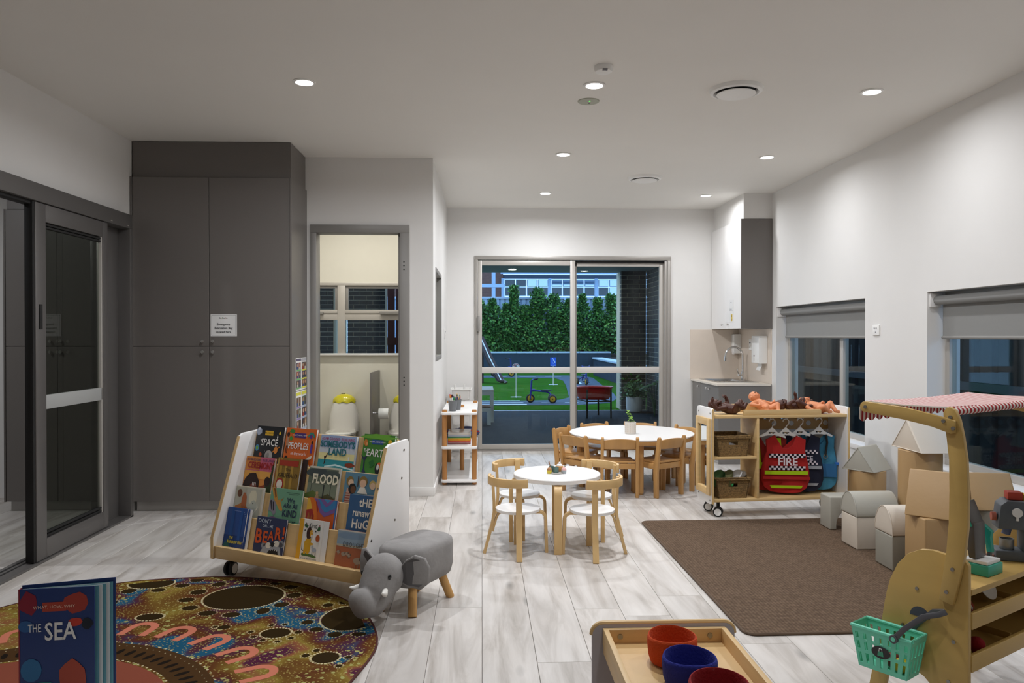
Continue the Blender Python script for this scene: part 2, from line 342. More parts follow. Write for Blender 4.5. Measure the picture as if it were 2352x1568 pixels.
# ---- right wall windows with roller blinds
def side_window(nm, y0, y1, mull, lab):
    c = (XR + .1, (y0 + y1) / 2, 1.0); w = sroot(nm, c)
    f = lambda n, x0, x1, ya, yb, z0, z1, m=M_alul: wb(w, c, n, x0, x1, ya, yb, z0, z1, m)
    xa, xb = XR + .12, XR + .17; z0, z1 = WZ
    f('sill', XR - .015, XR + .12, y0, y1, z0 - .03, z0 + .006, M_white)
    f('frame', xa, xb, y0, y1, z0, z0 + .05); f('frame', xa, xb, y0, y1, z1 - .05, z1); f('frame', xa, xb, y0, y0 + .045, z0 + .05, z1 - .05); f('frame', xa, xb, y1 - .045, y1, z0 + .05, z1 - .05)
    ys = [y0 + .045] + sorted(mull) + [y1 - .045]
    for mm in mull: f('mullion', xa, xb, mm - .03, mm + .03, z0 + .05, z1 - .05)
    for a, b_ in zip(ys, ys[1:]): wb(w, c, 'pane', xa + .02, xa + .026, a, b_, z0 + .05, z1 - .05, M_glass, 0)
    t = thing('roller_blind', lab, 'blind', (XR + .06, (y0 + y1) / 2, z1 - .01), 0, 'roller blinds in the side windows'); h = (y1 - y0) / 2 - .012
    mb = mat('blind_fabric', '#8a8a88', .8, bump=.05, bscale=400)
    B().cyl((0, -h, -.045), (0, h, -.045), .03, n=18).build('roller', t, mb)
    B().box(.026, .030, -h + .02, h - .02, -.28, -.045).build('fabric', t, mb)
    B().cyl((.028, -h + .015, -.285), (.028, h - .015, -.285), .011, n=12).build('bottom_bar', t, mat('blind_bar', '#8d8b87', .5))
    B().box(-.05, .03, -h - .008, -h + .004, -.09, 0).build('bracket', t, M_white, bevel=.003); B().box(-.05, .03, h - .004, h + .008, -.09, 0).build('bracket', t, M_white, bevel=.003)
side_window('window_3', W1[0], W1[1], [6.32], 'grey roller blind half way down the window beside the kitchen sink')
side_window('window_4', W2[0], W2[1], [3.6], 'grey roller blind on the window behind the striped market stall awning')

# ---- kitchen bulkhead, splashback
struct(B().box(2.605, XR, 7.545, YB, 2.45, CH).build('trim_1', None, M_wall))
M_splash = mat('cream_splashback', '#ddd0c2', .3, var=.02)
struct(B().box(2.335, XR - .006, YB - .008, YB, .80, 1.352).box(XR - .008, XR, 7.55, YB - .008, .80, 1.352).build('trim_2', None, M_splash))

# ================================================================ ceiling fittings
M_led = mat('led_lens', '#ffffff', .4, emit='#fff6ea', es=22)
def downlight(x, y, z, label, power, r=.05, group='recessed ceiling downlights', col=(.95, .975, 1.02)):
    t = thing('downlight', label, 'ceiling light', (x, y, z), 0, group)
    B().lathe([(r * .92, -.001), (r * 1.25, -.001), (r * 1.25, -.006), (r * .98, -.008), (r * .92, -.001)], 28, cap=False).build('trim_ring', t, M_whitep)
    B().cyl((0, 0, -.004), (0, 0, -.002), r * .95, n=28).build('lens', t, M_led)
    la = bpy.data.lights.new('downlight_lamp', 'AREA'); la.shape = 'DISK'; la.size = r * 1.8; la.energy = power; la.color = col; la.spread = R(168)
    lo = bpy.data.objects.new('lamp', la); COL.objects.link(lo); lo.parent = t; lo.location = (0, 0, -.012); return t
for x, y, l in ((-.99, 4.33, 'lit ceiling downlight above the book stand, leftmost of all'), (.635, 4.32, 'lit ceiling downlight between the smoke detector and the flush speaker disc'),
                (2.26, 4.37, 'lit ceiling downlight high on the right, near the side wall'), (.635, 5.97, 'lit ceiling downlight in the middle of the room, second of the central row'),
                (2.258, 6.0, 'lit ceiling downlight to the right of the farther round air vent'), (.63, 7.6, 'small lit ceiling downlight near the glass sliding door, left one of the farthest pair'),
                (2.258, 7.66, 'small lit ceiling downlight beside the white kitchen wall cupboard')): downlight(x, y, CH, l, LAMP_W * (.42 if x > 2 else .92 if x < 0 else 1.15))
for x, l in ((.635, 'central ceiling downlight in the row above the photographer'), (2.26, 'right-hand ceiling downlight in the row above the photographer')): downlight(x, 2.67, CH, l, LAMP_W * (.75 if x < 1 else .42))
downlight(.635, 1.0, CH, 'ceiling downlight straight above the photographer', LAMP_W * .3)
for x, l in ((-1.5, 'left'), (-.95, 'right')): downlight(x, 7.1, CH, l + ' ceiling downlight inside the bathroom', LAMP_W * .48, col=(1, .97, .90))
downlight(-3.9, 4.3, CH, 'added unseen lamp brightening the neighbouring room', LAMP_W * .95)  # added lamp, out of view, brightens the cupboard behind the glass
t = thing('smoke_detector', 'white round smoke detector on the ceiling', 'detector', (.64, 4.02, CH))
B().lathe([(.048, 0), (.05, -.012), (.044, -.03), (.03, -.036), (.004, -.037)], 28).build('body', t, M_whitep); B().box(-.012, .014, -.046, -.03, -.034, -.026).build('vent_slot', t, mat('slot_grey', '#77747a', .6))
t = thing('flush_sensor', 'flat round sensor disc with a green light on the ceiling', 'sensor', (.644, 4.62, CH))
B().lathe([(.066, 0), (.064, -.005), (.01, -.007)], 28).build('disc', t, mat('sensor_disc', '#b3b5a6', .6)); B().cyl((.004, -.02, -.0075), (.004, -.02, -.006), .005, n=10).build('indicator', t, mat('green_led', '#40ff40', .4, emit='#30ff40', es=2)); B().cyl((.006, .02, -.0075), (.006, .02, -.006), .005, n=8).build('lens', t, M_dark)
for x, y, r, l in ((1.46, 4.36, .145, 'large round white air vent in the ceiling, nearer one'), (1.456, 6.815, .145, 'round white air vent in the ceiling, farther one')):
    t = thing('air_vent', l, 'air vent', (x, y, CH), 0, 'round ceiling air vents')
    B().lathe([(r * 1.05, 0), (r, -.02), (r * .88, -.026), (r * .80, -.012), (r * .78, -.002)], 40, cap=False).build('outer_ring', t, M_whitep)
    B().cyl((0, 0, -.003), (0, 0, -.001), r * .84, n=36).build('duct', t, M_dark)
    B().lathe([(r * .2, -.022), (r * .66, -.024), (r * .76, -.03), (r * .74, -.034), (.01, -.036)], 40).build('centre_cone', t, M_whitep)
# ================================================================ tall storage cabinet
def bx(root, o, name, x0, x1, y0, y1, z0, z1, m, bevel=.0015, seg=1):
    return B().box(x0 - o[0], x1 - o[0], y0 - o[1], y1 - o[1], z0 - o[2], z1 - o[2]).build(name, root, m, bevel=bevel, seg=seg)
def knob(par, x, y, z, m=M_chrome, d=(0, -1, 0), r=.012):
    d = Vector(d); p = Vector((x, y, z)); b = B(); b.cyl(p, p + d * .012, r * .45, n=10); b.cyl(p + d * .012, p + d * .017, r * .8, r, n=16); b.cyl(p + d * .017, p + d * .024, r, r * .85, n=16)
    return b.build('knob', par, m)
M_nick = mat('satin_nickel', '#c9c7c2', .3, .8)
def tall_cabinet(label, x0, x1, seam, yf, knobs=True, name='tall_cabinet', zt=2.435):
    o = (x0, yf, 0); t = thing(name, label, 'cabinet', o)
    bx(t, o, 'carcass', x0 + .012, x1 - .012, yf + .02, YS - .003, .08, zt, M_dark); 
    bx(t, o, 'end_panel', x1 - .016, x1, yf - .004, YS - .002, .075, zt, M_grey); bx(t, o, 'filler', x0, x0 + .014, yf - .002, yf + .3, .075, zt, M_grey)
    bx(t, o, 'bulkhead', x0 + .008, x1 - .012, yf + .03, YS - .002, zt + .003, CH - .002, M_grey); bx(t, o, 'kickboard', x0 + .02, x1 - .02, yf + .05, yf + .065, 0, .08, M_kick)
    for a, b_, ks in ((x0 + .017, seam - .0015, seam - .045), (seam + .0015, x1 - .018, seam + .03)):
        for z0, z1, kz in ((.078, 1.204, 1.165), (1.208, zt - .002, 1.243)):
            d = bx(t, o, 'door', a, b_, yf, yf + .018, z0, z1, M_grey)
            if knobs: knob(d, ks - x0, 0, kz, M_nick)
    return t
tall_cabinet('tall grey four-door storage cupboard carrying a paper notice', -2.548, -1.388, -1.984, 5.66)
tall_cabinet('dark cupboard with knobs seen through the left glass sliding door', -3.47, -2.70, -3.087, 5.70, zt=2.2)
# notice
t = thing('paper_notice', 'white paper notice about an emergency bag on the grey cupboard door', 'sign', (-1.973, 5.6585, 1.279)); w, h = .189, .160
B().box(0, w, -.0008, 0, 0, h).build('sheet', t, M_paper, smooth=0)
art(t, 'border', [('r', .035, .04, .965, .96, '#77767a'), ('r', .045, .052, .955, .948, '#e9e8e6')] + [('r', .33 + i * .036, .80, .355 + i * .036, .86 - (i % 3) * .015, c) for i, c in enumerate(('#222230', '#2a2a35', '#b8a83a', '#4a6a55', '#30343a', '#3c3c44', '#b05a40', '#8a8078', '#222230'))], w, h, -.001)
letters(t, 'lettering', 'Emergency\nEvacuation Bag\nlocated here', .0215, (w / 2, -.0045, h * .37), (R(90), 0, 0), flat('#26262a'), space=1.3, bold=.012)
# posters on the cupboard's side
def poster(lab, y0, y1, z0, z1, heads, bars):
    t = thing('wall_poster', lab, 'poster', (-1.3875, y0, z0), R(90), 'posters on the cupboard side'); w, h = y1 - y0, z1 - z0
    B().box(0, w, -.001, 0, 0, h).build('sheet', t, M_paper, smooth=0); sh = []
    rr = random.Random(int(z0 * 100))
    for c in range(2):
        xo = .03 + c * .49
        sh.append(('r', xo, .90, xo + .45, .975, heads[c]))
        for r_ in range(3):
            for k in range(2):
                xa = xo + .02 + k * .21; za = .645 - r_ * .27
                col = rr.choice(['#4a3a30', '#6a5a50', '#3a3a48', '#80644a', '#5a6a58', '#8a3a34', '#504a60'])
                sh.append(('r', xa, za, xa + .19, za + .21, col)); sh.append(('e', xa + .1, za + .13, .05, .05, rr.choice(['#b58a70', '#6a4432', '#cfa88c']))); sh.append(('r', xa + .04, za, xa + .15, za + .08, rr.choice(['#c8c0b8', '#a03a30', '#2c4a80', '#40404a'])))
            sh.append(('r', xo + .01, .595 - r_ * .27, xo + .44, .64 - r_ * .27, bars[c]))
    art(t, 'photo_grid', sh, w, h, -.0012)
poster('paper poster with photo grid and green and yellow bars on the cupboard side, upper one', 5.77, 6.11, .868, 1.115, ('#5a5270', '#b9b9c0'), ('#6fae6a', '#d9d34a'))
poster('paper poster with photo grid and purple bars on the cupboard side, lower one', 5.77, 6.11, .545, .862, ('#d9d34a', '#d9d34a'), ('#8a7aa8', '#a9b3c8'))

# ================================================================ kitchenette
o = (2.36, 7.55, 0); t = thing('base_cabinet', 'grey kitchen base cupboard under the sink worktop', 'cabinet', o)
bx(t, o, 'carcass', 2.378, XR - .002, 7.566, YB - .014, .1, .782, M_dark); bx(t, o, 'end_panel', 2.358, XR - .002, 7.548, 7.566, 0, .782, M_kgrey); bx(t, o, 'kickboard', 2.41, 2.425, 7.57, YB - .014, 0, .1, M_kick)
for a, b_, kk in ((7.57, 7.885, 7.845), (7.889, 8.2, 7.93), (8.204, 8.505, 8.24)):
    d = bx(t, o, 'door', 2.36, 2.376, a, b_, .105, .778, M_kgrey); knob(d, 0, kk - 7.55, .735, M_chrome, (-1, 0, 0))
t = thing('worktop', 'cream stone kitchen worktop with a cut-out for the sink', 'worktop', (2.34, 7.54, .783)); bq = B()
M_stone = mat('cream_stone', '#e6ddd0', .3, var=.02, scale=40); 
SX0, SX1, SY0, SY1 = 2.46, 2.78, 8.0, 8.42
X1, Y1 = XR - .012 - 2.34, YB - .012 - 7.54
bq.box(0, SX0 - 2.34, 0, Y1, 0, .018); bq.box(SX1 - 2.34, X1, 0, Y1, 0, .018); bq.box(SX0 - 2.34, SX1 - 2.34, 0, SY0 - 7.54, 0, .018); bq.box(SX0 - 2.34, SX1 - 2.34, SY1 - 7.54, Y1, 0, .018); bq.build('slab', t, M_stone)
M_steel = mat('brushed_steel', '#b9b9b8', .25, 1.)
t = thing('kitchen_sink', 'stainless steel sink let into the cream worktop', 'sink', (2.62, 8.1, .801))
b = B(); zz = .0035
b.box(-.20, -.16, -.30, .345, 0, zz); b.box(.16, .235, -.30, .345, 0, zz); b.box(-.16, .16, .32, .345, 0, zz); b.box(-.16, .16, -.30, -.10, 0, zz)
b.loft([[(-.16, -.1, zz), (.16, -.1, zz), (.16, .32, zz), (-.16, .32, zz)], [(-.14, -.08, -.12), (.14, -.08, -.12), (.14, .30, -.12), (-.14, .30, -.12)]], cap=False); b.box(-.14, .14, -.08, .30, -.124, -.12); b.build('bowl', t, M_steel)
for i in range(6): B().box(-.13 + i * .048, -.11 + i * .048, -.27, -.13, zz, zz + .002).build('drainer_rib', t, M_steel)
B().cyl((0, .1, -.1195), (0, .1, -.117), .03, n=20).build('drain', t, M_chrome)
t = thing('gooseneck_tap', 'chrome gooseneck tap standing behind the sink', 'tap', (2.825, 8.2, .8045))
B().cyl((0, 0, 0), (0, 0, .012), .026, n=20).cyl((0, 0, .012), (0, 0, .09), .019, n=20).build('body', t, M_chrome)
arc = [(0, 0, .09), (0, 0, .26)] + [(-.095 + .095 * math.cos(a), 0, .26 + .095 * math.sin(a)) for a in [R(x) for x in range(15, 166, 15)]] + [(-.19, 0, .235)]
B().tube(arc, .0115, 14).cyl((-.19, 0, .238), (-.193, 0, .205), .0135, n=14).build('spout', t, M_chrome)
B().cyl((0, 0, .055), (-.055, -.02, .055), .014, n=14).tube([(-.05, -.018, .06), (-.062, -.022, .10), (-.07, -.026, .13)], .004, 8).build('lever', t, M_chrome)
# wall cupboard
o = (2.585, 7.535, 1.355); t = thing('wall_cabinet', 'tall white-fronted wall cupboard with a dark grey side above the sink', 'cabinet', o)
bx(t, o, 'carcass', 2.60, XR - .002, 7.552, YB - .01, 1.357, 2.447, M_white); bx(t, o, 'end_panel', 2.577, XR - .001, 7.534, 7.55, 1.353, 2.447, M_grey)
d = bx(t, o, 'door', 2.579, 2.597, 7.552, 8.03, 1.355, 2.445, M_white); knob(d, -.006, .47 - .09, .045, M_chrome, (-1, 0, 0))
d = bx(t, o, 'door', 2.579, 2.597, 8.034, YB - .012, 1.355, 2.445, M_white); knob(d, -.006, .575, .045, M_chrome, (-1, 0, 0))
t = thing('cupboard_notice', 'small white notice with a yellow strip on the white wall cupboard door', 'sign', (2.5785, 7.90, 1.42), R(-90)); 
B().box(0, .13, -.001, 0, 0, .235).build('sheet', t, M_paper, smooth=0)
art(t, 'print', [('r', .44, .06, .78, .36, '#d8b93a'), ('e', .6, .28, .06, .035, '#30302a'), ('r', .5, .1, .72, .13, '#4a4530')] + [('r', .12, .62 - i * .05, .85 - (i % 2) * .2, .635 - i * .05, '#8a8a90') for i in range(3)] + [('r', .3, .88, .6, .9, '#9a9aa0')], .13, .235, -.0012)
t = thing('soap_dispenser', 'white soap dispenser in the corner of the splashback', 'dispenser', (XR - .009, 8.42, 1.086))
B().prism(rrect(-.085, 0, 0, .215, .015), 'y', 0, .085).build('housing', t, M_whitep, bevel=.004); B().box(-.088, -.07, .02, .065, -.012, .05).build('push_bar', t, M_white, bevel=.004)
t = thing('towel_dispenser', 'white paper towel dispenser on the wall by the sink', 'dispenser', (XR - .009, 7.643, 1.0))
B().prism(rrect(-.09, 0, 0, .282, .012), 'y', 0, .21).build('housing', t, M_whitep, bevel=.004); B().box(-.0915, -.089, .12, .145, .07, .085).build('window', t, mat('smoked_plastic', '#5a3f38', .3)); B().box(-.0915, -.089, .13, .138, .025, .055).build('lock', t, M_screw)
t = thing('paper_towel', 'white paper towel hanging out of the wall dispenser', 'paper towel', (XR - .05, 7.7, .93)); B().loft([[(-.02, .0, .0), (-.018, .11, .004), (-.012, .11, .004), (-.014, 0, 0)], [(0, 0, .04), (.002, .11, .04), (.006, .11, .04), (.004, 0, .04)], [(.004, .01, .075), (.004, .1, .075), (.008, .1, .075), (.008, .01, .075)]]).build('sheet', t, M_paper)
def outlet(lab, loc, rz, w=.075, h=.115):
    t = thing('power_outlet', lab, 'outlet', loc, rz); B().prism(rrect(0, w, 0, h, .006), 'y', -.008, 0).build('plate', t, M_whitep, bevel=.002)
    for x in (w * .33, w * .62): B().box(x - .004, x + .004, -.012, -.0075, h * .62, h * .74).build('rocker', t, mat('slot_grey'))
    B().box(w * .44, w * .52, -.0095, -.0075, h * .25, h * .36).build('socket_slot', t, mat('slot_grey')); return t
outlet('white double power point on the splashback between soap and towel dispensers', (XR - .0095, 8.16, 1.13), R(-90))
outlet('white light switch plate on the wall between the two side windows', (XR - .001, 5.562, 1.285), R(-90), .095, .078)
outlet('small white switch on the alcove wall beside the glass door', (-.389, 7.93, 1.25), R(90), .07, .11)

# ================================================================ bathroom fittings
M_ceramic = mat('white_ceramic', '#e9e6df', .12, coat=.5)
def toilet(lab, x):
    t = thing('child_toilet', lab, 'toilet', (x, YW, 0), 0, 'child toilets'); sup = lambda a, b_, z, y0, e=.75: [(a * math.copysign(abs(math.cos(q)) ** e, math.cos(q)), y0 + b_ * math.copysign(abs(math.sin(q)) ** e, math.sin(q)), z) for q in [2 * math.pi * i / 36 for i in range(36)]]
    B().loft([sup(.155, .085, .30, -.088), sup(.158, .087, .36, -.09), sup(.148, .085, .46, -.089), sup(.125, .08, .55, -.086), sup(.10, .075, .61, -.082)]).build('cistern', t, M_ceramic)
    b = B(); rings = []
    for k, (s_, z) in enumerate(((1.10, .60), (1.08, .625), (.9, .65), (.62, .672), (.3, .683), (.02, .685))):
        ring = []
        for i in range(48):
            q = 2 * math.pi * i / 48; wv = .009 * math.cos(8 * q) if k == 0 else 0
            ring.append((.108 * s_ * math.cos(q), -.082 + .078 * s_ * math.sin(q), z + wv))
        rings.append(ring)
    b.loft(rings); b.build('cistern_cap', t, mat('yellow_egg_cap', '#d8cc28', .2, coat=.6)); B().cyl((-.01, -.085, .684), (-.01, -.085, .692), .02, n=16).build('flush_button', t, M_steel)
    B().loft([sup(.09, .12, 0, -.22), sup(.10, .14, .12, -.24), sup(.135, .19, .24, -.27), sup(.142, .195, .29, -.275)]).build('bowl', t, M_ceramic)
    B().loft([sup(.142, .192, .292, -.278), sup(.148, .198, .30, -.278), sup(.148, .198, .316, -.278), sup(.138, .185, .325, -.278)]).build('lid', t, M_ceramic)
toilet('white child toilet with a yellow egg-shell cap in view through the bathroom door', -1.42); toilet('white child toilet half hidden by the right door jamb of the bathroom', -.80)
t = thing('toilet_partition', 'dark grey low partition panel between the child toilets', 'partition', (-1.075, YW, 0)); B().box(-.009, .009, -.6, -.003, .12, .925).build('panel', t, M_grey, bevel=.002); B().box(-.02, .02, -.58, -.54, 0, .12).build('foot', t, M_steel)
t = thing('toilet_roll', 'white toilet roll on a chrome holder fixed to the grey partition', 'toilet roll', (-1.066, 7.60, .515)); 
B().cyl((.05, 0, 0), (.145, 0, 0), .052, n=28).build('roll', t, M_paper); B().cyl((.1451, 0, 0), (.1455, 0, 0), .018, n=16).build('core', t, mat('cardboard', '#a58a66', .8)); B().tube([(0, -.06, .012), (.03, -.06, .012), (.035, -.04, .008), (.04, 0, 0), (.05, 0, 0)], .007, 8).build('holder', t, M_chrome)
# ================================================================ outdoors behind the sliding door
G = -.13
def slab(name, poly, z, m, th=.02): return struct(B().prism(poly, 'z', z - th, z).build(name, None, m))
M_deck = mat('dark_deck', '#2e3138', .75, var=.12, scale=6, bump=.1, bscale=200, spec=.08)
M_turf = mat('green_turf', '#386222', .95, var=.18, scale=3, bump=.6, bscale=300, spec=.0)
M_path = mat('blue_grey_path', '#56606c', .85, var=.08, scale=4, spec=.05)
M_line = mat('white_line_paint', '#dfe6f0', .7)
struct(B().box(-9, 14, 8.72, 14.45, G - .1, G).build('ground_deck', None, M_deck))
struct(B().box(-9, 14, 14.45, 31.2, G - .1, G - .004).build('ground_turf', None, M_turf))
slab('ground_line', [(-9, 14.40), (14, 14.40), (14, 14.47), (-9, 14.47)], G + .004, M_line, .01)
outer = [(-6, 27.2), (1.43, 27.15), (2.99, 27.2), (3.6, 26.9), (3.72, 25.5), (3.45, 22.0), (3.2, 18.43), (3.04, 17.14), (2.68, 16.03), (1.98, 15.6), (.82, 15.55), (-6, 15.54)]
inner = [(-6, 16.69), (.88, 16.65), (1.7, 16.8), (2.0, 17.5), (2.14, 19.04), (2.37, 21.52), (2.55, 24.0), (2.45, 25.4), (1.37, 25.84), (-6, 25.91)]
slab('ground_path', outer + inner, G + .004, M_path, .01)
pm = [[(-3, y), (x, y), (x, y + .13), (-3, y + .13)] for y, x in ((16.5, .82), (16.02, .87), (15.62, .92))]
pm += [[(x, 16.08), (x + .28, 16.08), (x + .28, 16.12), (x, 16.12)] for x in (1.25, 1.75, 2.2)] + [[(x, 26.5), (x + .55, 26.5), (x + .55, 26.6), (x, 26.6)] for x in (.3, 1.3, 2.2)] + [[(2.85, y), (2.95, y), (2.95, y + .5), (2.85, y + .5)] for y in (19.5, 22.5)]
for k, p in enumerate(pm): slab('ground_marking_%d' % (k + 1), p, G + .0075, M_line, .003)
M_ret = mat('dark_retaining_wall', '#3c444e', .8, var=.08, spec=.1); M_cap = mat('pale_capping', '#b9c4d0', .7)
r = sroot('wall_garden', (0, 29.5, G)); B().box(-6, 5.0, 0, .3, 0, .74).build('blockwork', r, M_ret)
for i in range(9): B().box(-6 + i * 1.222, -6.0 + (i + 1) * 1.222 - .012, -.04, .34, .74, .80).build('capping_stone', r, M_cap, bevel=.006)
r = sroot('wall_garden_return', (4.0, 19, G)); B().box(0, .3, 0, 8.4, 0, .58).build('blockwork', r, M_ret)
for i in range(4): B().box(-.04, .34, i * 2.1, i * 2.1 + 2.09, .58, .64).build('capping_stone', r, M_cap, bevel=.006)
struct(B().box(-6, 9, 29.8, 33, G, .55).box(4.3, 9, 19, 29.8, G, .45).build('ground_garden_bed', None, mat('soil', '#3a2f26', .95, var=.2)))
# fence
t = thing('metal_fence', 'pale blue-grey ribbed metal fence behind the hedge', 'fence', (0, 31.0, .5)); M_fence = mat('blue_grey_sheet', '#b6c3d6', .55, .1)
FX = [-5.2 + 2.85 * i for i in range(6)]
for a in FX[:-1]:
    b = B(); prof = []; x = a + .05
    while x < a + 2.78:
        prof += [(x, 0), (x + .14, 0), (x + .165, .05), (x + .19, .05)]; x += .215
    b.loft([[(p[0], p[1], z) for p in prof] for z in (.0, 2.28)], close=False, cap=False); b.build('sheet_panel', t, M_fence, smooth=0)
    B().box(a + .03, a + 2.85, -.04, .07, 2.27, 2.36).build('top_rail', t, M_fence, bevel=.006)
for a in FX: B().box(a - .03, a + .05, -.05, .07, 0, 2.36).build('post', t, M_fence, bevel=.005)
# hedge shrubs
def leaf_cloud(b, n, samp, s, rr, m=0):
    b.m = m
    for _ in range(n):
        p = Vector(samp(rr)); d = Vector((rr.uniform(-1, 1), rr.uniform(-1, 1), rr.uniform(-.5, 1))).normalized(); q = d.orthogonal().normalized() * s * rr.uniform(.25, .45); L = d * s * rr.uniform(.7, 1.3)
        b.face([b.v(*p), b.v(*(p + L * .5 + q)), b.v(*(p + L)), b.v(*(p + L * .5 - q))])
M_leaf = [mat('hedge_leaf_%d' % i, c, .55, trans=0) for i, c in enumerate(('#3a6428', '#4f8232', '#7aa046', '#274a1c'))]
HS = [(-.75, 2.3, .6), (-.1, 2.5, .6), (.42, 2.6, .5), (.95, 2.4, .42), (1.27, 3.15, .42), (1.75, 2.35, .45), (2.22, 3.05, .45), (2.85, 2.8, .5), (3.45, 2.6, .48), (4.0, 2.8, .48), (4.6, 2.65, .5), (5.15, 2.8, .45), (5.7, 2.3, .5)]
lab = ['first', 'second', 'third', 'fourth', 'fifth', 'sixth', 'seventh', 'eighth', 'ninth', 'tenth', 'eleventh', 'twelfth', 'thirteenth']
for i, (x, top, wd) in enumerate(HS):
    t = thing('hedge_shrub', 'leafy green hedge shrub before the metal fence, %s from the left' % lab[i], 'shrub', (x, 30.38, .5), 0, 'hedge shrubs in the garden bed')
    b = B(); h = top - .5; rr = random.Random(i + 3)
    def samp(r_, h=h, wd=wd):
        z = r_.random() ** .85; rad = wd * (1.1 - .75 * z ** 3) * math.sqrt(r_.random()) * (.8 + .35 * math.sin(9 * z + i)); a = r_.uniform(0, 6.283); return (rad * math.cos(a), rad * .7 * math.sin(a), .1 + z * h)
    for k, n in ((0, 700), (1, 520), (2, 200), (3, 600)): leaf_cloud(b, n, samp, .13, rr, k)
    tag(b.build('foliage', t, M_leaf, smooth=0), kind='stuff')
    for k in range(3): B().tube([(0, 0, 0), (.05 * (k - 1), .03 * k, h * .4), (.12 * (k - 1), 0, h * .85)], [.02, .015, .005], 6).build('stem', t, mat('bark', '#4a3a2c', .9))
t = thing('overhanging_branch', 'bright green branch hanging down beside the dark brick pier', 'plant', (5.35, 28.6, .6)); b = B(); rr = random.Random(5)
leaf_cloud(b, 420, lambda r_: (r_.gauss(0, .16), r_.gauss(0, .15), r_.uniform(.1, 1.9)), .12, rr, 0); leaf_cloud(b, 260, lambda r_: (r_.gauss(.1, .12), r_.gauss(0, .15), r_.uniform(.1, 1.9)), .11, rr, 1); tag(b.build('foliage', t, [M_leaf[1], M_leaf[2]], smooth=0), kind='stuff'); B().tube([(.1, 0, -.15), (.05, 0, .9), (0, 0, 1.95)], .015, 6).build('stem', t, mat('bark'))
# neighbouring building
t = thing('brick_building', 'red-brown brick building with a band of windows beyond the fence', 'building', (0, 38, 0))
M_rb = mat('red_brown_brick', '#6b4a40', .85, var=.22, scale=5, stretch=(1, 1, 3)); M_wf = mat('pale_window_frame', '#9fb2c9', .5)
B().box(-6, 1.05, 0, .3, G, 5.2).build('brick_wall', t, M_rb)
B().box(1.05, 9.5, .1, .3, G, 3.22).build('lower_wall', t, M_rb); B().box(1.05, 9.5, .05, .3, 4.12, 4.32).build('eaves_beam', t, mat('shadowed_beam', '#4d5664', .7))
b = B(); b.loft([[(.9, -.9, 4.38), (9.6, -.9, 4.38), (9.6, -.9, 4.46), (.9, -.9, 4.46)], [(.9, 3, 4.9), (9.6, 3, 4.9), (9.6, 3, 4.98), (.9, 3, 4.98)]]); rf = b.build('roof', t, mat('metal_roof', '#b9cbe0', .4, .3))
B().box(.9, 9.6, -.98, -.88, 4.28, 4.40).build('gutter', t, mat('gutter_blue', '#93a7c0', .5))
for k in range(30): B().tube([(1.0 + k * .28, -.9, 4.47), (1.0 + k * .28, 3, 4.99)], .03, 6).build('roof_rib', rf, mat('metal_roof'))
M_refl = mat('reflecting_pane', '#bcc8d0', .03, .92); M_dpane = mat('dim_pane', '#2a3238', .08, .0, spec=.8)
x = 1.12; gi = 0
for gx in range(4):
    B().box(x - .16, x, -.02, .12, 3.22, 4.13).build('mullion', t, M_wf)
    for k in range(4):
        xa = x + k * .545; wdw = B().box(xa + .02, xa + .525, .02, .06, 3.72, 4.08).build('window', t, M_wf)
        tilt = -.06 if gx == 1 else -.02
        B().loft([[(xa + .05, -.03 + tilt, 3.75), (xa + .5, -.03 + tilt, 3.75), (xa + .5, -.015 + tilt, 3.75), (xa + .05, -.015 + tilt, 3.75)], [(xa + .05, -.03, 4.05), (xa + .5, -.03, 4.05), (xa + .5, -.015, 4.05), (xa + .05, -.015, 4.05)]]).build('pane', wdw, M_dpane if (gx == 0 and k < 2) else M_refl, smooth=0)
        wdw = B().box(xa + .02, xa + .525, .03, .06, 3.26, 3.70).build('window', t, M_wf); B().box(xa + .05, xa + .5, .0, .01, 3.29, 3.67).build('pane', wdw, M_refl if (gx == 2 and k > 0) else M_dpane, smooth=0)
    x += 4 * .545 + .15
t = thing('service_pole', 'pale blue metal pole with a cross arm before the brick building', 'pole', (.56, 37.0, 0)); B().box(-.09, .09, -.09, .09, G, 4.6).build('post', t, M_wf); B().box(-.6, .55, -.12, -.09, 3.62, 3.78).build('cross_arm', t, M_wf)
# alfresco soffit, brick pier and wall
struct(B().box(-6, 3.6, 8.72, 14.85, 2.51, 2.75).build('ceiling_alfresco', None, mat('soffit_grey', '#a9a6a8', .7)))
for x, y, l in ((.56, 14.15, 'lit outdoor soffit downlight left of the door mullion'), (1.93, 14.4, 'lit outdoor soffit downlight right of the mullion, farther one'), (2.0, 13.2, 'lit outdoor soffit downlight right of the mullion, nearer one'), (.2, 11.2, 'added unseen lamp brightening the deck beyond the left door pane'), (2.0, 11.0, 'added unseen lamp brightening the deck beyond the right door pane'), (-2.4, 12.6, 'added unseen lamp brightening the bricks outside the bathroom window')):  # deck and bathroom-side lamps are added, hidden from view, to brighten deck and bricks
    downlight(x, y, 2.51, l, LAMP_W * .42, .075, 'outdoor soffit downlights', (.85, .92, 1))
M_brick = mat('dark_brick', '#332f2e', .75, var=.15, scale=10, bump=.15, bscale=80, rand=.18); M_mort = mat('mortar', '#c6b8a2', .9, var=.08)
BL, BH, C_ = .228, .074, .0855
def brick_mesh(l, name='brick'):
    return B().box(0, l, 0, .02, 0, BH).build(name, None, M_brick, bevel=.002, seg=1)
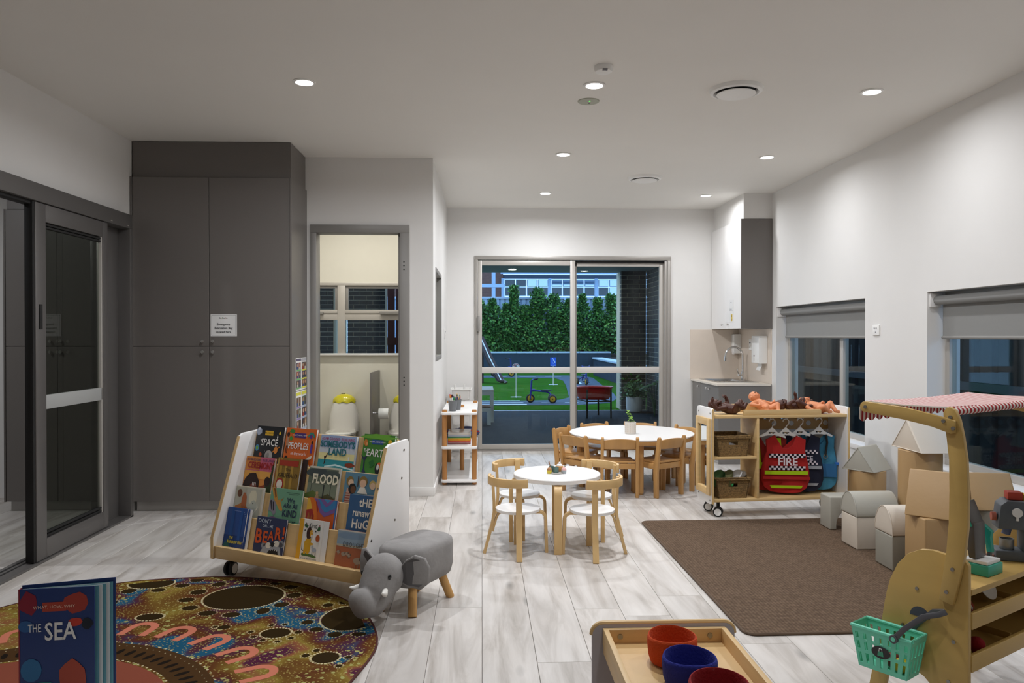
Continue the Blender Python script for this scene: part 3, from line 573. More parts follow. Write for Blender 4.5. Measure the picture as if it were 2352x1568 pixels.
def bricks(root, src_full, src_half, x0, x1, z0, z1, yoff, axis, fl=False):
    """courses of separate bricks on a face: axis 'x' face looks to -y; axis 'y' face looks to -x"""
    z = z0; k = 0
    while z < z1 - .05:
        x = x0; half = (k % 2 == 1)
        while x < x1 - .04:
            src, l = (src_half, BL / 2 - .006) if (half and x == x0) or (x1 - x < BL * .8) else (src_full, BL)
            if axis == 'x': inst(src, 'brick', root, (x, yoff, z))
            else: inst(src, 'brick', root, (yoff, x1 + x0 - x, z), R(-90))
            x += l + .012
        z += C_; k += 1
bf, bh = brick_mesh(BL), brick_mesh(BL / 2 - .006)
r = sroot('wall_brick_pier', (2.65, 14.5, G)); B().box(0, .48, .016, .5, 0, 2.64).build('mortar_core', r, M_mort, smooth=0)
bricks(r, bf, bh, 0, .48, .006, 2.64, 0, 'x')
bricks(r, bh, bh, .016, .14, .006, 2.64, -.004, 'y')
r = sroot('wall_brick_side', (3.13, 8.9, G)); B().box(.016, .3, 0, 5.6, 0, 2.64).build('mortar_core', r, M_mort, smooth=0)
bricks(r, bf, bh, 4.16, 5.6, .006, 2.64, 0, 'y'); 
r = sroot('wall_brick_far', (-3.4, 14.6, .85)); B().box(0, .6, .016, .4, 0, 1.66).box(.86, 1.56, .016, .4, 0, 1.66).build('mortar_core', r, M_mort, smooth=0)
bricks(r, bf, bh, 0, .6, .0, 1.66, 0, 'x'); bricks(r, bf, bh, .86, 1.56, .0, 1.66, 0, 'x')
bf.hide_render = True; bh.hide_render = True
for q in (bf, bh): bpy.data.objects.remove(q)
t = thing('timber_screen', 'dark red timber screen outside the bathroom window', 'screen', (-2.02, 15.2, 0))
for k in range(9): B().box(k * .16, k * .16 + .14, 0, .03, G, 2.4).build('board', t, mat('dark_red_timber', '#5a2a28', .7, var=.1))
B().box(0, 1.42, -.04, 0, 1.1, 1.25).build('rail', t, mat('dark_red_timber'))
# planter pot
t = thing('plant_pot', 'white round planter pot at the foot of the dark brick pier', 'pot', (2.82, 14.1, G)); B().lathe([(.10, 0), (.135, .02), (.15, .08), (.155, .2), (.152, .29), (.14, .29), (.138, .25), (.01, .25)], 32).build('pot', t, mat('pot_white', '#c9c6c4', .6))
t2 = thing('potted_bush', 'dark bushy plant growing in the white planter pot', 'plant', (2.82, 14.1, G + .252)); b = B(); rr = random.Random(9); leaf_cloud(b, 500, lambda r_: (r_.gauss(0, .085), r_.gauss(0, .08), abs(r_.gauss(.14, .09))), .07, rr); tag(b.build('foliage', t2, [M_leaf[0]], smooth=0), kind='stuff'); B().cyl((0, 0, 0), (0, 0, .12), .012, n=8).build('stem', t2, mat('bark'))
t = thing('broad_leaf_plant', 'dark broad-leaved plant against the brick side wall', 'plant', (3.02, 13.3, G)); 
for k in range(7):
    a = 2.2 + k * .45; b = B(); pts = [(0, 0, 0), (.04 * math.cos(a), .04 * math.sin(a), .25), (.13 * math.cos(a), .13 * math.sin(a), .45 + .03 * k), (.24 * math.cos(a), .24 * math.sin(a), .42 + .03 * k)]
    b.tube(pts[:3], .006, 6); b.ell(((pts[2][0] + pts[3][0]) / 2, (pts[2][1] + pts[3][1]) / 2, (pts[2][2] + pts[3][2]) / 2), (.1, .045, .008), 12, 6, rot=Matrix.Rotation(a, 3, 'Z') @ Matrix.Rotation(.2, 3, 'Y')); b.build('leaf', t, M_leaf[3])
# tables outside
def outtable(lab, nm, x0, x1, y0, y1, h, mt):
    t = thing(nm, lab, 'table' if 'table' in nm else 'bench', (x1, y0, G)); w = x0 - x1; d = y1 - y0; mm = mat('outdoor_grey', '#c6c4bf', .6)
    B().box(w, 0, 0, d, h - .025, h).build('top', t, mt, bevel=.003); B().box(w, 0, 0, .05, h - .09, h - .026).build('apron', t, mm)
    for x, y in ((-.055, 0), (-.055, d - .055), (w, 0), (w, d - .055)): B().box(x, x + .055, y, y + .055, 0, h - .09).build('leg', t, mm)
outtable('grey outdoor table cut off by the left edge of the sliding door', 'outdoor_table', -.6, .19, 12.5, 13.4, .53, mat('outdoor_top', '#bdbbb8', .5)); outtable('low grey outdoor bench with a brown seat in front of the outdoor table', 'outdoor_bench', -.6, .14, 12.12, 12.42, .30, mat('outdoor_seat', '#7a5a48', .5))
# red tub on a stand
t = thing('red_tub', 'red oval plastic tub on a black metal stand on the deck', 'tub', (1.955, 13.3, G)); M_red = mat('red_plastic', '#b3151b', .35)
b = B(); rg = lambda a, c, z: [(a * math.cos(q), c * math.sin(q), z) for q in [2 * math.pi * i / 40 for i in range(40)]]
b.loft([rg(.25, .19, .31), rg(.29, .23, .36), rg(.315, .25, .50), rg(.333, .27, .52), rg(.333, .27, .53), rg(.30, .235, .515), rg(.27, .21, .36), rg(.2, .16, .325)]); b.build('tub', t, M_red)
for x, y in ((-.16, -.27), (.25, -.27), (-.27, .3), (.12, .3)): B().box(x - .013, x + .013, y - .013, y + .013, 0, .49).build('leg', t, M_black)
B().tube([(-.16, -.27, .29), (.25, -.27, .29)], .012, 8).tube([(-.27, .3, .29), (.12, .3, .29)], .012, 8).tube([(-.16, -.27, .29), (-.27, .3, .29)], .012, 8).tube([(.25, -.27, .29), (.12, .3, .29)], .012, 8).build('ring_bar', t, M_black)
# tricycles
M_tb = mat('trike_blue', '#1d2f86', .4); M_ty = mat('trike_yellow', '#d6a31c', .5)
def trike(lab, loc, rz, s=1.):
    t = thing('tricycle', lab, 'tricycle', loc, rz, 'toddler tricycles in the yard'); t.scale = (s, s, s)
    for x, y, r in ((-.235, 0, .092), (.235, -.13, .088), (.215, .13, .088)):
        w = B().lathe([(r * .62, -.02), (r * .85, -.024), (r, -.01), (r, .01), (r * .85, .024), (r * .62, .02)], 28, cap=True).build('wheel', t, M_black); w.location = (x, y, r); w.rotation_euler.x = R(90)
        B().lathe([(r * .2, -.026), (r * .64, -.023), (r * .64, .023), (r * .2, .026)], 24).build('wheel_disc', w, M_ty); B().cyl((0, 0, -.03), (0, 0, .03), r * .16, n=10).build('hub', w, M_black)
    B().tube([(-.235, 0, .092), (-.225, 0, .25), (-.21, 0, .47)], .019, 10).tube([(-.235, -.05, .09), (-.23, -.04, .2)], .014, 8).build('fork', t, M_tb)
    B().tube([(-.17, 0, .26), (-.05, 0, .245), (.1, 0, .235), (.17, 0, .20), (.22, 0, .10)], .02, 10).tube([(.225, -.13, .088), (.2, -.09, .14), (.17, 0, .2), (.19, .09, .14), (.215, .13, .088)], .014, 8).cyl((-.218, 0, .26), (-.14, 0, .26), .03, n=14).build('frame', t, M_tb)
    B().tube([(-.12, -.11, .5), (-.19, -.09, .485), (-.21, 0, .47), (-.19, .09, .485), (-.12, .11, .5)], .012, 8).build('handlebar', t, M_tb)
    for y in (-.1, .1): B().cyl((-.15, y * 1.05, .493), (-.08, y * 1.12, .505), .018, n=10).build('grip', t, M_black)
    B().ell((.1, 0, .262), (.12, .075, .02), 18, 8).build('seat', t, mat('seat_black', '#20242c', .6))
    B().box(-.25, -.21, -.1, -.04, .07, .085).box(-.25, -.21, .04, .1, .09, .105).build('pedals', t, M_black)
trike('blue tricycle with yellow wheels on the near path, left of the mullion', (1.255, 16.1, G + .004), R(-6)); trike('blue tricycle beyond the no-turn sign, half hidden by the door rail', (.72, 26.3, G + .004), R(185), 1.25); trike('blue tricycle facing the house beyond the red tub', (2.95, 22.0, G + .004), R(95), 1.1)
# toy signs
t = thing('toy_road_sign', 'round white no-U-turn toy sign on a pole over a cross foot', 'sign', (.78, 17.55, G)); M_pole = mat('sign_pole', '#cfc6ae', .6)
B().cyl((0, 0, .02), (0, 0, .69), .012, n=10).build('pole', t, M_pole); B().box(-.125, .125, -.012, .012, 0, .02).box(-.012, .012, -.125, .125, 0, .02).build('cross_foot', t, M_white)
sg = B().cyl((0, -.012, .69), (0, -.004, .69), .09, n=32).build('disc', t, mat('sign_white', '#e8e8ea', .5)); pts = []
def ring(cx, cz, r0, r1, a0, a1, n=20): 
    A = [R(a0 + (a1 - a0) * i / n) for i in range(n + 1)]; return [(cx + r1 * math.cos(a), cz + r1 * math.sin(a)) for a in A] + [(cx + r0 * math.cos(a), cz + r0 * math.sin(a)) for a in reversed(A)]
k = art(t, 'sign_print', [('p', ring(0, .69, .068, .082, 0, 360, 32), '#b01c24'), ('p', ring(-.004, .70, .017, .034, 0, 180), '#15151a'), ('r', -.038, .66, -.021, .70, '#15151a'), ('r', .013, .668, .03, .70, '#15151a'), ('p', [(.005, .668), (.038, .668), (.0215, .64)], '#15151a'), ('p', [(-.058, .74), (-.048, .75), (.058, .64), (.048, .63)], '#b01c24')], 1, 1, -.0125, .0006)
t = thing('toy_parking_sign', 'blue wheelchair parking toy sign on a pole', 'sign', (2.05, 22.0, G)); B().cyl((0, 0, .02), (0, 0, .56), .014, n=10).build('pole', t, M_pole); B().box(-.13, .13, -.014, .014, 0, .02).box(-.014, .014, -.13, .13, 0, .02).build('cross_foot', t, M_white)
B().box(-.085, .085, -.016, -.004, .54, .79).build('board', t, mat('sign_blue', '#2458c8', .5))
art(t, 'sign_print', [('p', ring(.005, .655, .028, .038, 150, 380), '#eef0f4'), ('e', -.012, .755, .012, .012, '#eef0f4'), ('p', [(-.02, .74), (-.006, .74), (.0, .69), (.03, .69), (.05, .64), (.062, .65), (.04, .70), (.01, .705), (.008, .74)], '#eef0f4')], 1, 1, -.0165, .001)
letters(t, 'lettering', 'PARKING', .03, (0, -.02, .565), (R(90), 0, 0), flat('#eef0f4'), bold=.01)
t = thing('garden_slide', 'dark brown plastic slide with a white edge stripe on the turf', 'slide', (.55, 22.6, G)); M_sl = mat('slide_brown', '#3a2220', .5)
b = B(); pth = [(.1, 0, .04), (-.02, .1, .10), (-.35, .3, .75), (-.62, .5, 1.35)]
b.sweep(pth, .36, .04, (.5, .8, 0)); b.build('chute', t, M_sl); B().sweep([(p[0] + .02, p[1] - .2, p[2] + .02) for p in pth], .20, .04, (-1, 0, .6)).build('side_wall', t, M_sl); B().tube([(p[0] + .03, p[1] - .225, p[2] + .01) for p in pth], .018, 8).build('edge_stripe', t, M_white); B().box(-.7, -.5, .4, .7, 0, 1.33).build('tower', t, M_sl)
# passage beyond the side windows
t = thing('side_fence', 'dark blue ribbed metal fence outside the side windows', 'fence', (4.15, 2.4, G)); prof = []; y = 0
for k in range(50): prof += [(0, y), (0, y + .14), (.03, y + .165), (.03, y + .20)]; y += .23
B().loft([[(p[0], p[1], z) for p in prof] for z in (.0, 1.9)], close=False, cap=False).build('sheet', t, mat('dark_fence', '#20272e', .6), smooth=0); B().box(-.04, .0, 0, y, .95, 1.02).build('rail', t, mat('fence_rail', '#5f6a74', .5)); B().box(-.04, .05, 0, y, 1.88, 1.95).build('top_rail', t, mat('fence_rail'))
struct(B().box(3.12, 4.6, 1.5, 14.4, G - .05, G + .003).build('ground_passage', None, M_deck)); struct(B().box(3.12, 4.1, 1.5, 8.7, 2.45, 2.6).build('ceiling_eave_skyblock', None, mat('soffit_grey')))  # unseen eave, widened across the passage to keep sky light out
# ================================================================ small white table with bent-wood chairs
M_bent = mat('bent_birch', '#d9b67f', .4, var=.07, scale=12, stretch=(1, 1, .2))
def bent_leg(par, az, r_in, r_out, ztop, w, th, bend, splay=0., name='leg', zend=0.):
    """L-shaped laminated leg: runs out under the top, turns down with a radius"""
    c, s_ = math.cos(az), math.sin(az); P = [(r_in, ztop - th / 2)]
    for a in range(90, -1, -15): P.append((r_out - bend + bend * math.cos(R(a)), ztop - th / 2 - bend + bend * math.sin(R(a))))
    P.append((r_out + splay, zend))
    return B().sweep([(p[0] * c, p[0] * s_, p[1]) for p in P], w, th, (-s_, c, 0)).build(name, par, M_bent, bevel=.0015, seg=1)
TC = (.466, 4.755)
t = thing('round_toddler_table', 'small round white toddler table on four bent birch legs', 'table', (*TC, 0), R(-4))
B().lathe([(.262, .402), (.27, .406), (.27, .426), (.266, .43), (.01, .43)], 64).build('tabletop', t, M_white)
for k in range(4): bent_leg(t, R(-90 + 90 * k), .1, .285, .402, .046, .022, .045)
def bent_chair(lab, x, y, rz):
    t = thing('bent_wood_chair', lab, 'chair', (x, y, 0), rz, 'bent birch toddler chairs at the small table')
    B().lathe([(.128, .25), (.132, .253), (.132, .266), (.13, .268), (.01, .268)], 48).build('seat', t, M_white)
    for a in (45, -45): bent_leg(t, R(a), .06, .165, .25, .034, .017, .04, .006)                       # front legs, chair looks to +x
    for a in (135, -135):
        c, s_ = math.cos(R(a)), math.sin(R(a)); P = [(.198, 0), (.15, .18), (.141, .24), (.141, .30), (.150, .455)]
        B().sweep([(p[0] * c, p[0] * s_, p[1]) for p in P], .034, .017, (-s_, c, 0)).build('rear_leg', t, M_bent, bevel=.0015, seg=1)
        P = [(.06, .243), (.09, .243), (.105, .24), (.118, .228), (.128, .205), (.150, .13)]
        B().sweep([(p[0] * c, p[0] * s_, p[1]) for p in P], .034, .012, (-s_, c, 0)).build('leg_bracket', t, M_bent)
    P = [(.170 * math.cos(R(a)) , .170 * math.sin(R(a)), .437) for a in range(118, 243, 4)]
    B().sweep(P, .05, .016, (0, 0, 1)).build('backrest', t, M_bent, bevel=.004, seg=2); return t
for lab, x, y, rz in (('bent birch toddler chair with a white seat at the small table, front left', .212, 4.525, 45), ('bent birch toddler chair with a white seat at the small table, front right', .648, 4.478, 133),
                      ('bent birch toddler chair with a white seat at the small table, back left', .243, 4.955, -42), ('bent birch toddler chair with a white seat at the small table, back right', .70, 4.885, 222)): bent_chair(lab, x, y, R(rz))
# tea set
ts = thing('tea_tray', 'small round grey board under the toy tea things on the small table', 'tray', (TC[0] - .004, TC[1] - .01, .4302)); B().lathe([(.048, 0), (.052, .002), (.05, .005), (.01, .005)], 36).build('board', ts, mat('tray_grey', '#a8a49c', .6))
M_teal = mat('teal_cup', '#5d7b76', .6)
def toycup(lab, x, y, z0=.4354, h=.034, r=.0165):
    t = thing('toy_cup', lab, 'cup', (TC[0] + x, TC[1] + y, z0)); B().lathe([(r * .9, 0), (r, .002), (r, h), (r * .84, h), (r * .8, .006), (.001, .005)], 24).build('cup', t, M_teal); return t
toycup('teal wooden toy cup with a spoon in it on the small white table', -.033, .012); toycup('plain teal wooden toy cup at the middle of the small white table', -.007, -.02)
t = thing('toy_spoon', 'small brown wooden toy spoon leaning in a teal cup', 'spoon', (TC[0] - .035, TC[1] + .012, .443)); B().tube([(.004, 0, 0), (-.012, 0, .046)], .0028, 8).ell((-.013, 0, .05), (.004, .003, .006), 10, 6).build('spoon', t, mat('spoon_wood', '#9a6a40', .6))
def cupcake(lab, x, y, cb, ctop, cher, z0=.4354):
    t = thing('toy_cupcake', lab, 'toy food', (TC[0] + x, TC[1] + y, z0)); B().lathe([(.013, 0), (.0165, .02), (.015, .021)], 24).build('case', t, mat('case' + cb, cb, .6)); B().ell((0, 0, .022), (.016, .016, .016), 20, 10).build('icing', t, mat('icing' + ctop, ctop, .6)); B().ell((0, 0, .039), (.004, .004, .004), 10, 6).build('cherry', t, mat('ch' + cher, cher, .6))
cupcake('yellow toy cupcake with a brown top on the small white table', -.049, -.03, '#dcc63c', '#a87a50', '#a87a50', .4304); cupcake('pale toy cupcake with a pink top on the small white table', .041, -.03, '#a9b0b4', '#e0b0ac', '#e6c0bc', .4304)
t = thing('toy_teapot', 'white and wooden toy teapot with a knob lid on the small table', 'teapot', (TC[0] + .019, TC[1] + .026, .4354)); B().lathe([(.02, 0), (.026, .012), (.024, .03), (.012, .038)], 28).build('pot', t, mat('pot_wood', '#cf9a58', .5)); B().lathe([(.02, .034), (.016, .042), (.006, .046)], 24).ell((0, 0, .051), (.006, .006, .006), 12, 8).build('lid', t, M_white); B().tube([(.02, 0, .015), (.034, 0, .03), (.04, 0, .036)], [.006, .005, .004], 8).build('spout', t, mat('tray_grey'))

# ================================================================ big round table with beech chairs
BC = (1.29, 6.575)
t = thing('round_table', 'large round white table with a beech rim and round beech legs', 'table', (*BC, 0), R(-2))
B().lathe([(.525, .437), (.531, .441), (.531, .45), (.01, .45)], 72).build('tabletop', t, M_white); B().lathe([(.40, .405), (.527, .405), (.53, .41), (.53, .4365), (.40, .4365), (.40, .405)], 72, cap=False).build('rim', t, M_beech)
for k in range(4): a = R(-90 + 90 * k); B().lathe([(.02, 0), (.026, .012), (.03, .014), (.031, .404)], 24, (.44 * math.cos(a), .44 * math.sin(a))).build('leg', t, [M_beech])
def make_chair():
    t = thing('beech_chair', 'x', 'chair', (0, 0, 0), 0, 'beech toddler chairs at the large round table')   # looks to +y, origin between rear legs
    W = .138
    for s_ in (-1, 1):
        x = s_ * W; pr = [(-.012, 0), (.03, 0), (.034, .22), (.02, .30), (-.005, .46), (-.012, .478), (-.024, .485), (-.036, .478), (-.04, .462), (-.02, .30), (-.01, .2)]
        B().prism(pr, 'x', x - .012, x + .012).build('rear_leg', t, M_beech, bevel=.004, seg=2)
        B().prism([(.225, 0), (.265, 0), (.265, .232), (.22, .232)], 'x', x - .012, x + .012).build('front_leg', t, M_beech, bevel=.003)
        B().box(x - .01, x + .01, .03, .222, .225, .27).build('side_rail', t, M_beech, bevel=.003)
    b = B(); rings = []
    for i in range(9): q = -1 + i / 4.0; bow = .012 * (1 - q * q); x = q * (W - .013); rings.append([(x, -.02 - bow - .022 * 0, .388), (x, -.006 - bow, .388), (x, -.024 - bow, .460 + .9 * bow), (x, -.038 - bow, .460 + .9 * bow)])
    b.loft(rings); b.build('backrest', t, M_beech, bevel=.003)
    B().box(-W + .013, W - .013, .0, .02, .225, .27).build('back_rail', t, M_beech, bevel=.003)
    b = B(); rings = []
    for y, dz in ((-.002, .004), (.05, -.004), (.13, -.006), (.21, 0), (.262, -.002), (.27, -.01)): rings.append([(-W + .0125, y, .272 + dz), (W - .0125, y, .272 + dz), (W - .0125, y, .286 + dz), (-W + .0125, y, .286 + dz)])
    b.loft(rings); b.build('seat', t, M_beech, bevel=.003); return t
proto = make_chair(); firstc = True
for lab, x, y, rz in (('beech toddler chair at the large round table, seen square from behind, nearest the small table', 1.088, 6.02, -3),
                      ('beech toddler chair at the large round table, front left, next to the teapot table', .757, 6.22, -50), ('beech toddler chair at the large round table, front right, turned towards the left', 1.498, 6.06, 32),
                      ('beech toddler chair at the large round table, rightmost, beside the shelf mirror', 1.79, 6.37, 68), ('beech toddler chair at the large round table, back right, before the kitchen cupboard', 1.81, 6.73, 122),
                      ('beech toddler chair at the large round table, far side, right of the potted plant', 1.47, 7.06, 172), ('beech toddler chair at the large round table, far side, before the door mullion', 1.05, 7.04, 206), ('beech toddler chair at the large round table, leftmost, before the glass door', .72, 6.72, 236)):
    c = proto if firstc else copy_tree(proto); firstc = False; c['label'] = lab; c.location = (x, y, 0); c.rotation_euler.z = R(rz)
# potted plant on the table
PX = (1.262, 6.47); t = thing('planter_cup', 'off-white patterned plant pot on the large round table', 'pot', (*PX, .4503)); r = .048
B().lathe([(r * .92, 0), (r * .98, .004), (r, .10), (r * .92, .10), (r * .9, .085), (.002, .085)], 36).build('pot', t, mat('planter_cream', '#d9d3ca', .7, bump=.1, bscale=200))
b = B()
for k in range(14):
    a = 2 * math.pi * k / 14
    for j in range(5):
        for sg in (-1, 1):
            aa = a + sg * .07; z = .014 + j * .016; rr_ = r * (.975 + .025 * z / .1) + .0012; p = lambda da, dz: (rr_ * math.cos(aa + da), rr_ * math.sin(aa + da), z + dz)
            b.face([b.v(*p(-.02, 0)), b.v(*p(.03 * sg, .004)), b.v(*p(.06 * sg, .012)), b.v(*p(.0, .008))])
b.build('leaf_pattern', t, mat('pattern_tan', '#c3a184', .7), smooth=0)
t = thing('seedling', 'bright green leafy seedling growing in the patterned pot', 'plant', (*PX, .5355)); M_lg = mat('seedling_leaf', '#7fae2a', .5); b = B(); B().tube([(0, 0, -.0), (-.006, 0, .035), (-.012, 0, .07), (-.024, 0, .105)], .0016, 6).build('stem', t, M_lg)
rr = random.Random(2)
for x, y, z, s_ in ((-.028, 0, .11, .012), (-.018, -.004, .105, .012), (-.03, 0, .093, .011), (-.006, -.003, .088, .014), (-.018, 0, .08, .013), (.004, -.004, .075, .013), (-.012, -.006, .062, .014), (.008, 0, .052, .016), (-.004, -.01, .042, .016), (.014, -.004, .038, .016), (-.012, .004, .03, .014), (.02, .005, .03, .014), (.004, -.012, .022, .015), (.028, 0, .02, .01)):
    q = Matrix.Rotation(rr.uniform(0, 6), 3, 'Z') @ Matrix.Rotation(rr.uniform(-.7, .7), 3, 'Y'); B().ell((x, y, z), (s_, s_ * .75, .0018), 10, 6, rot=q).build('leaf', t, M_lg)
B().cyl((0, 0, .0), (0, 0, .003), r * .88, n=24).build('soil', t, mat('soil'))

# ================================================================ white shelf with oak posts
o = (-.195, 7.12, 0); t = thing('open_shelf', 'low white three-tier open shelf on round oak posts by the wall', 'shelf', o)
for z in (.045, .332, .625): B().prism(rrect(-.155, .155, -.56, .58, .03), 'z', z - .02, z).build('tier', t, M_white, bevel=.003)
for x, y in ((-.128, -.5), (.128, -.5), (-.128, .42), (.128, .42), (.01, -.03)): 
    z = 0
    B().lathe([(.019, 0), (.021, .006), (.021, .640), (.019, .645)], 20, (x, y)).build('post', t, M_oak)
M_cup = mat('pencil_cup', '#6f7275', .5)
CN = ['yellow', 'red', 'blue', 'green', 'orange', 'purple', 'brown', 'black', 'pink', 'turquoise']
PC = ['#d8b428', '#b0322a', '#2c5aa0', '#3a8a48', '#e08a2c', '#7a4a8a', '#8a5a34', '#222226', '#d06a8a', '#3aa0a8']
def pencup(lab, x, y, seed, markers):
    t = thing('pencil_cup', lab, 'cup', (x, y, .6255)); B().lathe([(.029, 0), (.031, .004), (.04, .088), (.042, .09), (.0385, .09), (.029, .006), (.001, .006)], 28).build('bucket', t, M_cup); rr = random.Random(seed)
    for k in range(10):
        a = rr.uniform(0, 6.283); q = rr.uniform(.004, .019); c_ = PC[k % 10]; b0 = (q * math.cos(a) * .8, q * math.sin(a) * .8, .012); tp = Vector((q * math.cos(a) * 2.0 + rr.uniform(-.008, .008), q * math.sin(a) * 1.9, .128 + rr.uniform(-.012, .02)))
        w = thing('marker' if markers else 'pencil', (CN[k] + (' capped felt marker standing in the front grey cup on the white shelf' if markers else ' wooden pencil standing in the rear grey cup on the white shelf')), 'pen', (x, y, .6255), 0, 'markers in the front cup' if markers else 'pencils in the rear cup')
        d = (tp - Vector(b0)).normalized()
        if markers: B().cyl(b0, tp - d * .025, .0048, n=8).build('barrel', w, M_whitep); B().cyl(tp - d * .025, tp, .0056, n=8).build('cap', w, mat('pen' + c_, c_, .5))
        else: B().cyl(b0, tp - d * .012, .0036, n=6).build('shaft', w, mat('pen' + c_, c_, .5)); B().cyl(tp - d * .012, tp, .0036, .0008, n=6).build('point', w, mat('bare_wood', '#d0a878', .6))
pencup('grey pencil bucket full of markers at the front of the white shelf', -.255, 6.70, 3, True); pencup('grey pencil bucket full of pencils behind the marker bucket', -.222, 6.84, 4, False)
z = .3325
for c_, th, nm in (('#8a5a5a', .012, 'maroon'), ('#c98a8e', .010, 'pink'), ('#d0502a', .010, 'red-orange'), ('#e09a24', .013, 'orange'), ('#e0c33a', .009, 'yellow'), ('#3c7a58', .013, 'green'), ('#a9b0bc', .015, 'pale blue')):
    t = thing('stacked_folder', nm + ' folder in the rainbow stack on the white shelf', 'folder', (-.30, 6.72, z), 0, 'rainbow stack of folders'); B().prism(rrect(0, .20, 0, .30, .01), 'z', 0, th - .0006).build('cover', t, mat('folder' + c_, c_, .5), bevel=.002); z += th
t = thing('white_tray', 'flat clear-topped tray on top of the rainbow stack', 'tray', (-.30, 6.72, z)); B().prism(rrect(0, .20, 0, .30, .012), 'z', 0, .018).build('tray', t, mat('clear_tray', '#c9c4bc', .15), bevel=.003)
t = thing('cloth_bag', 'dark blue cloth bag with red edging behind the folder stack', 'bag', (-.19, 7.3, .3325)); b = B(); b.ell((0, 0, .03), (.17, .2, .03), 24, 10, e=.8); b.ell((.05, .02, .06), (.09, .12, .025), 18, 8); b.build('bag', t, mat('navy_cloth', '#252c55', .9, bump=.3, bscale=40)); B().tube([(-.16, -.12, .055), (-.05, -.14, .066), (.06, -.13, .07), (.16, -.1, .05)], .006, 8).build('edging', t, mat('red_cloth', '#a0222a', .9))
# wire trolley
t = thing('bin_trolley', 'white wire trolley with two plastic bins against the back wall', 'trolley', (-.2, 8.24, 0)); M_wire = mat('white_wire', '#e6e4e0', .4)
B().tube([(-.09, 0, .10), (-.09, 0, .76)], .011, 8).tube([(.01, 0, .10), (.01, 0, .76)], .011, 8).build('upright', t, M_wire)
for x in (-.14, .1): B().tube([(x, -.16, .06), (x, -.1, .085), (x + .03, 0, .12), (x, .1, .085), (x, .16, .06)], .009, 8).build('foot', t, M_wire)
for x, y in ((-.14, -.16), (.1, -.16), (-.14, .16), (.1, .16)): B().cyl((x - .01, y, .022), (x + .01, y, .022), .022, n=16).cyl((x, y, .03), (x, y, .062), .006, n=8).build('castor', t, M_wire)
for z in (.60, .34):
    b = B(); q = lambda a, c_, zz: [(-.02 + p[0], p[1], zz) for p in rrect(-a, a, -c_, c_, .025)]
    b.loft([q(.085, .13, z), q(.10, .15, z + .12), q(.115, .165, z + .12), q(.115, .165, z + .112), q(.098, .148, z + .112), q(.088, .135, z + .01)], cap=True); b.build('bin', t, mat('translucent_bin', '#e9e7e3', .4))
# ================================================================ dress-up shelf (doll shelf); local x along the front, y to the back
DA = (1.611, 5.308); DR = R(4.8)
def dw(x, y, z): return (DA[0] + x * math.cos(DR) - y * math.sin(DR), DA[1] + x * math.sin(DR) + y * math.cos(DR), z)
t = thing('dress_up_shelf', 'birch dress-up shelf on castors with white ends and a mirror', 'shelf', (*DA, 0), DR); DD = .29
def endp(x0, x1): return B().prism([(p[0], p[1]) for p in rrect(0, DD, .095, .772, .035)], 'x', x0, x1).build('end_panel', t, [M_white], bevel=.002)
endp(-.002, .018); endp(1.012, 1.032)
for xa in (.0, 1.014): B().prism(rrect(-.003, -.0005, .10, .768, .001, 1), 'x', xa, xa + .016).build('panel_edging', t, M_birch)
B().box(.019, 1.011, .004, DD, .70, .72).build('top_board', t, M_birch, bevel=.002); B().box(.019, 1.011, .004, DD, .112, .132).build('bottom_board', t, M_birch, bevel=.002); B().box(.334, .352, .006, DD, .133, .699).build('divider', t, M_birch, bevel=.002); B().box(.019, .333, .006, DD, .41, .428).build('mid_shelf', t, M_birch, bevel=.002)
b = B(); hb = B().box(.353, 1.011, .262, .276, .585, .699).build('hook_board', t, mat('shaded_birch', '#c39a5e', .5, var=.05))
for k in range(5): B().cyl((.45 + k * .135, .2605, .63), (.45 + k * .135, .2617, .63), .019, n=20).build('finger_hole', hb, mat('hole_light', '#cfd3d6', .7))
B().prism([(.238, .721), (.82, .721), (.82, .752), (.812, .757), (.246, .757), (.238, .752)], 'y', .012, .026).build('tray_lip', t, M_birch, bevel=.002); B().box(.2, .75, .268, .282, .721, .778).build('tray_back', t, M_birch, bevel=.002)
B().box(.353, 1.011, .277, .282, .133, .584).build('back_panel', t, M_white)
# mirror on the left end
mi = B(); mi.box(-.022, -.003, .0, .05, .16, .70).box(-.022, -.003, .215, .26, .16, .70).box(-.022, -.003, .05, .215, .65, .70).box(-.022, -.003, .05, .215, .16, .21)
mf = mi.build('mirror_frame', t, M_birch, bevel=.002); B().box(-.008, -.005, .05, .215, .21, .65).build('mirror', mf, mat('mirror_glass', '#d8dad8', .03, 1.))
for y, z in ((.03, .735), (.25, .735), (.03, .12), (.25, .14)): B().cyl((-.0035, y, z), (-.0015, y, z), .006, n=10).build('screw_cap', t, M_screw)
def castor(par, x, y, top, r=.034, rz=.3):
    e = B(); e.cyl((x, y, r * 1.7), (x, y, top), .012, n=12); e.box(x - .018, x + .018, y - .012, y + .02, r * 1.2, r * 2.0); c = e.build('castor', par, M_black, bevel=.003)
    cx, sx = math.cos(rz), math.sin(rz)
    for s_ in (-1, 1):
        p0 = Vector((x + .008 * s_ * cx, y + .008 * s_ * sx, r)); p1 = Vector((x + .024 * s_ * cx, y + .024 * s_ * sx, r)); B().cyl(p0, p1, r, n=24).build('castor_wheel', c, M_black, bevel=.004)
        p2 = p1 + (p1 - p0).normalized() * .002; B().cyl(p1, p2, r * .72, n=24).build('hub_cap', c, M_whitep)
for x, y in ((.07, .06), (.97, .06), (.07, .24), (.97, .24)): castor(t, x, y, .112, .034, R(62))
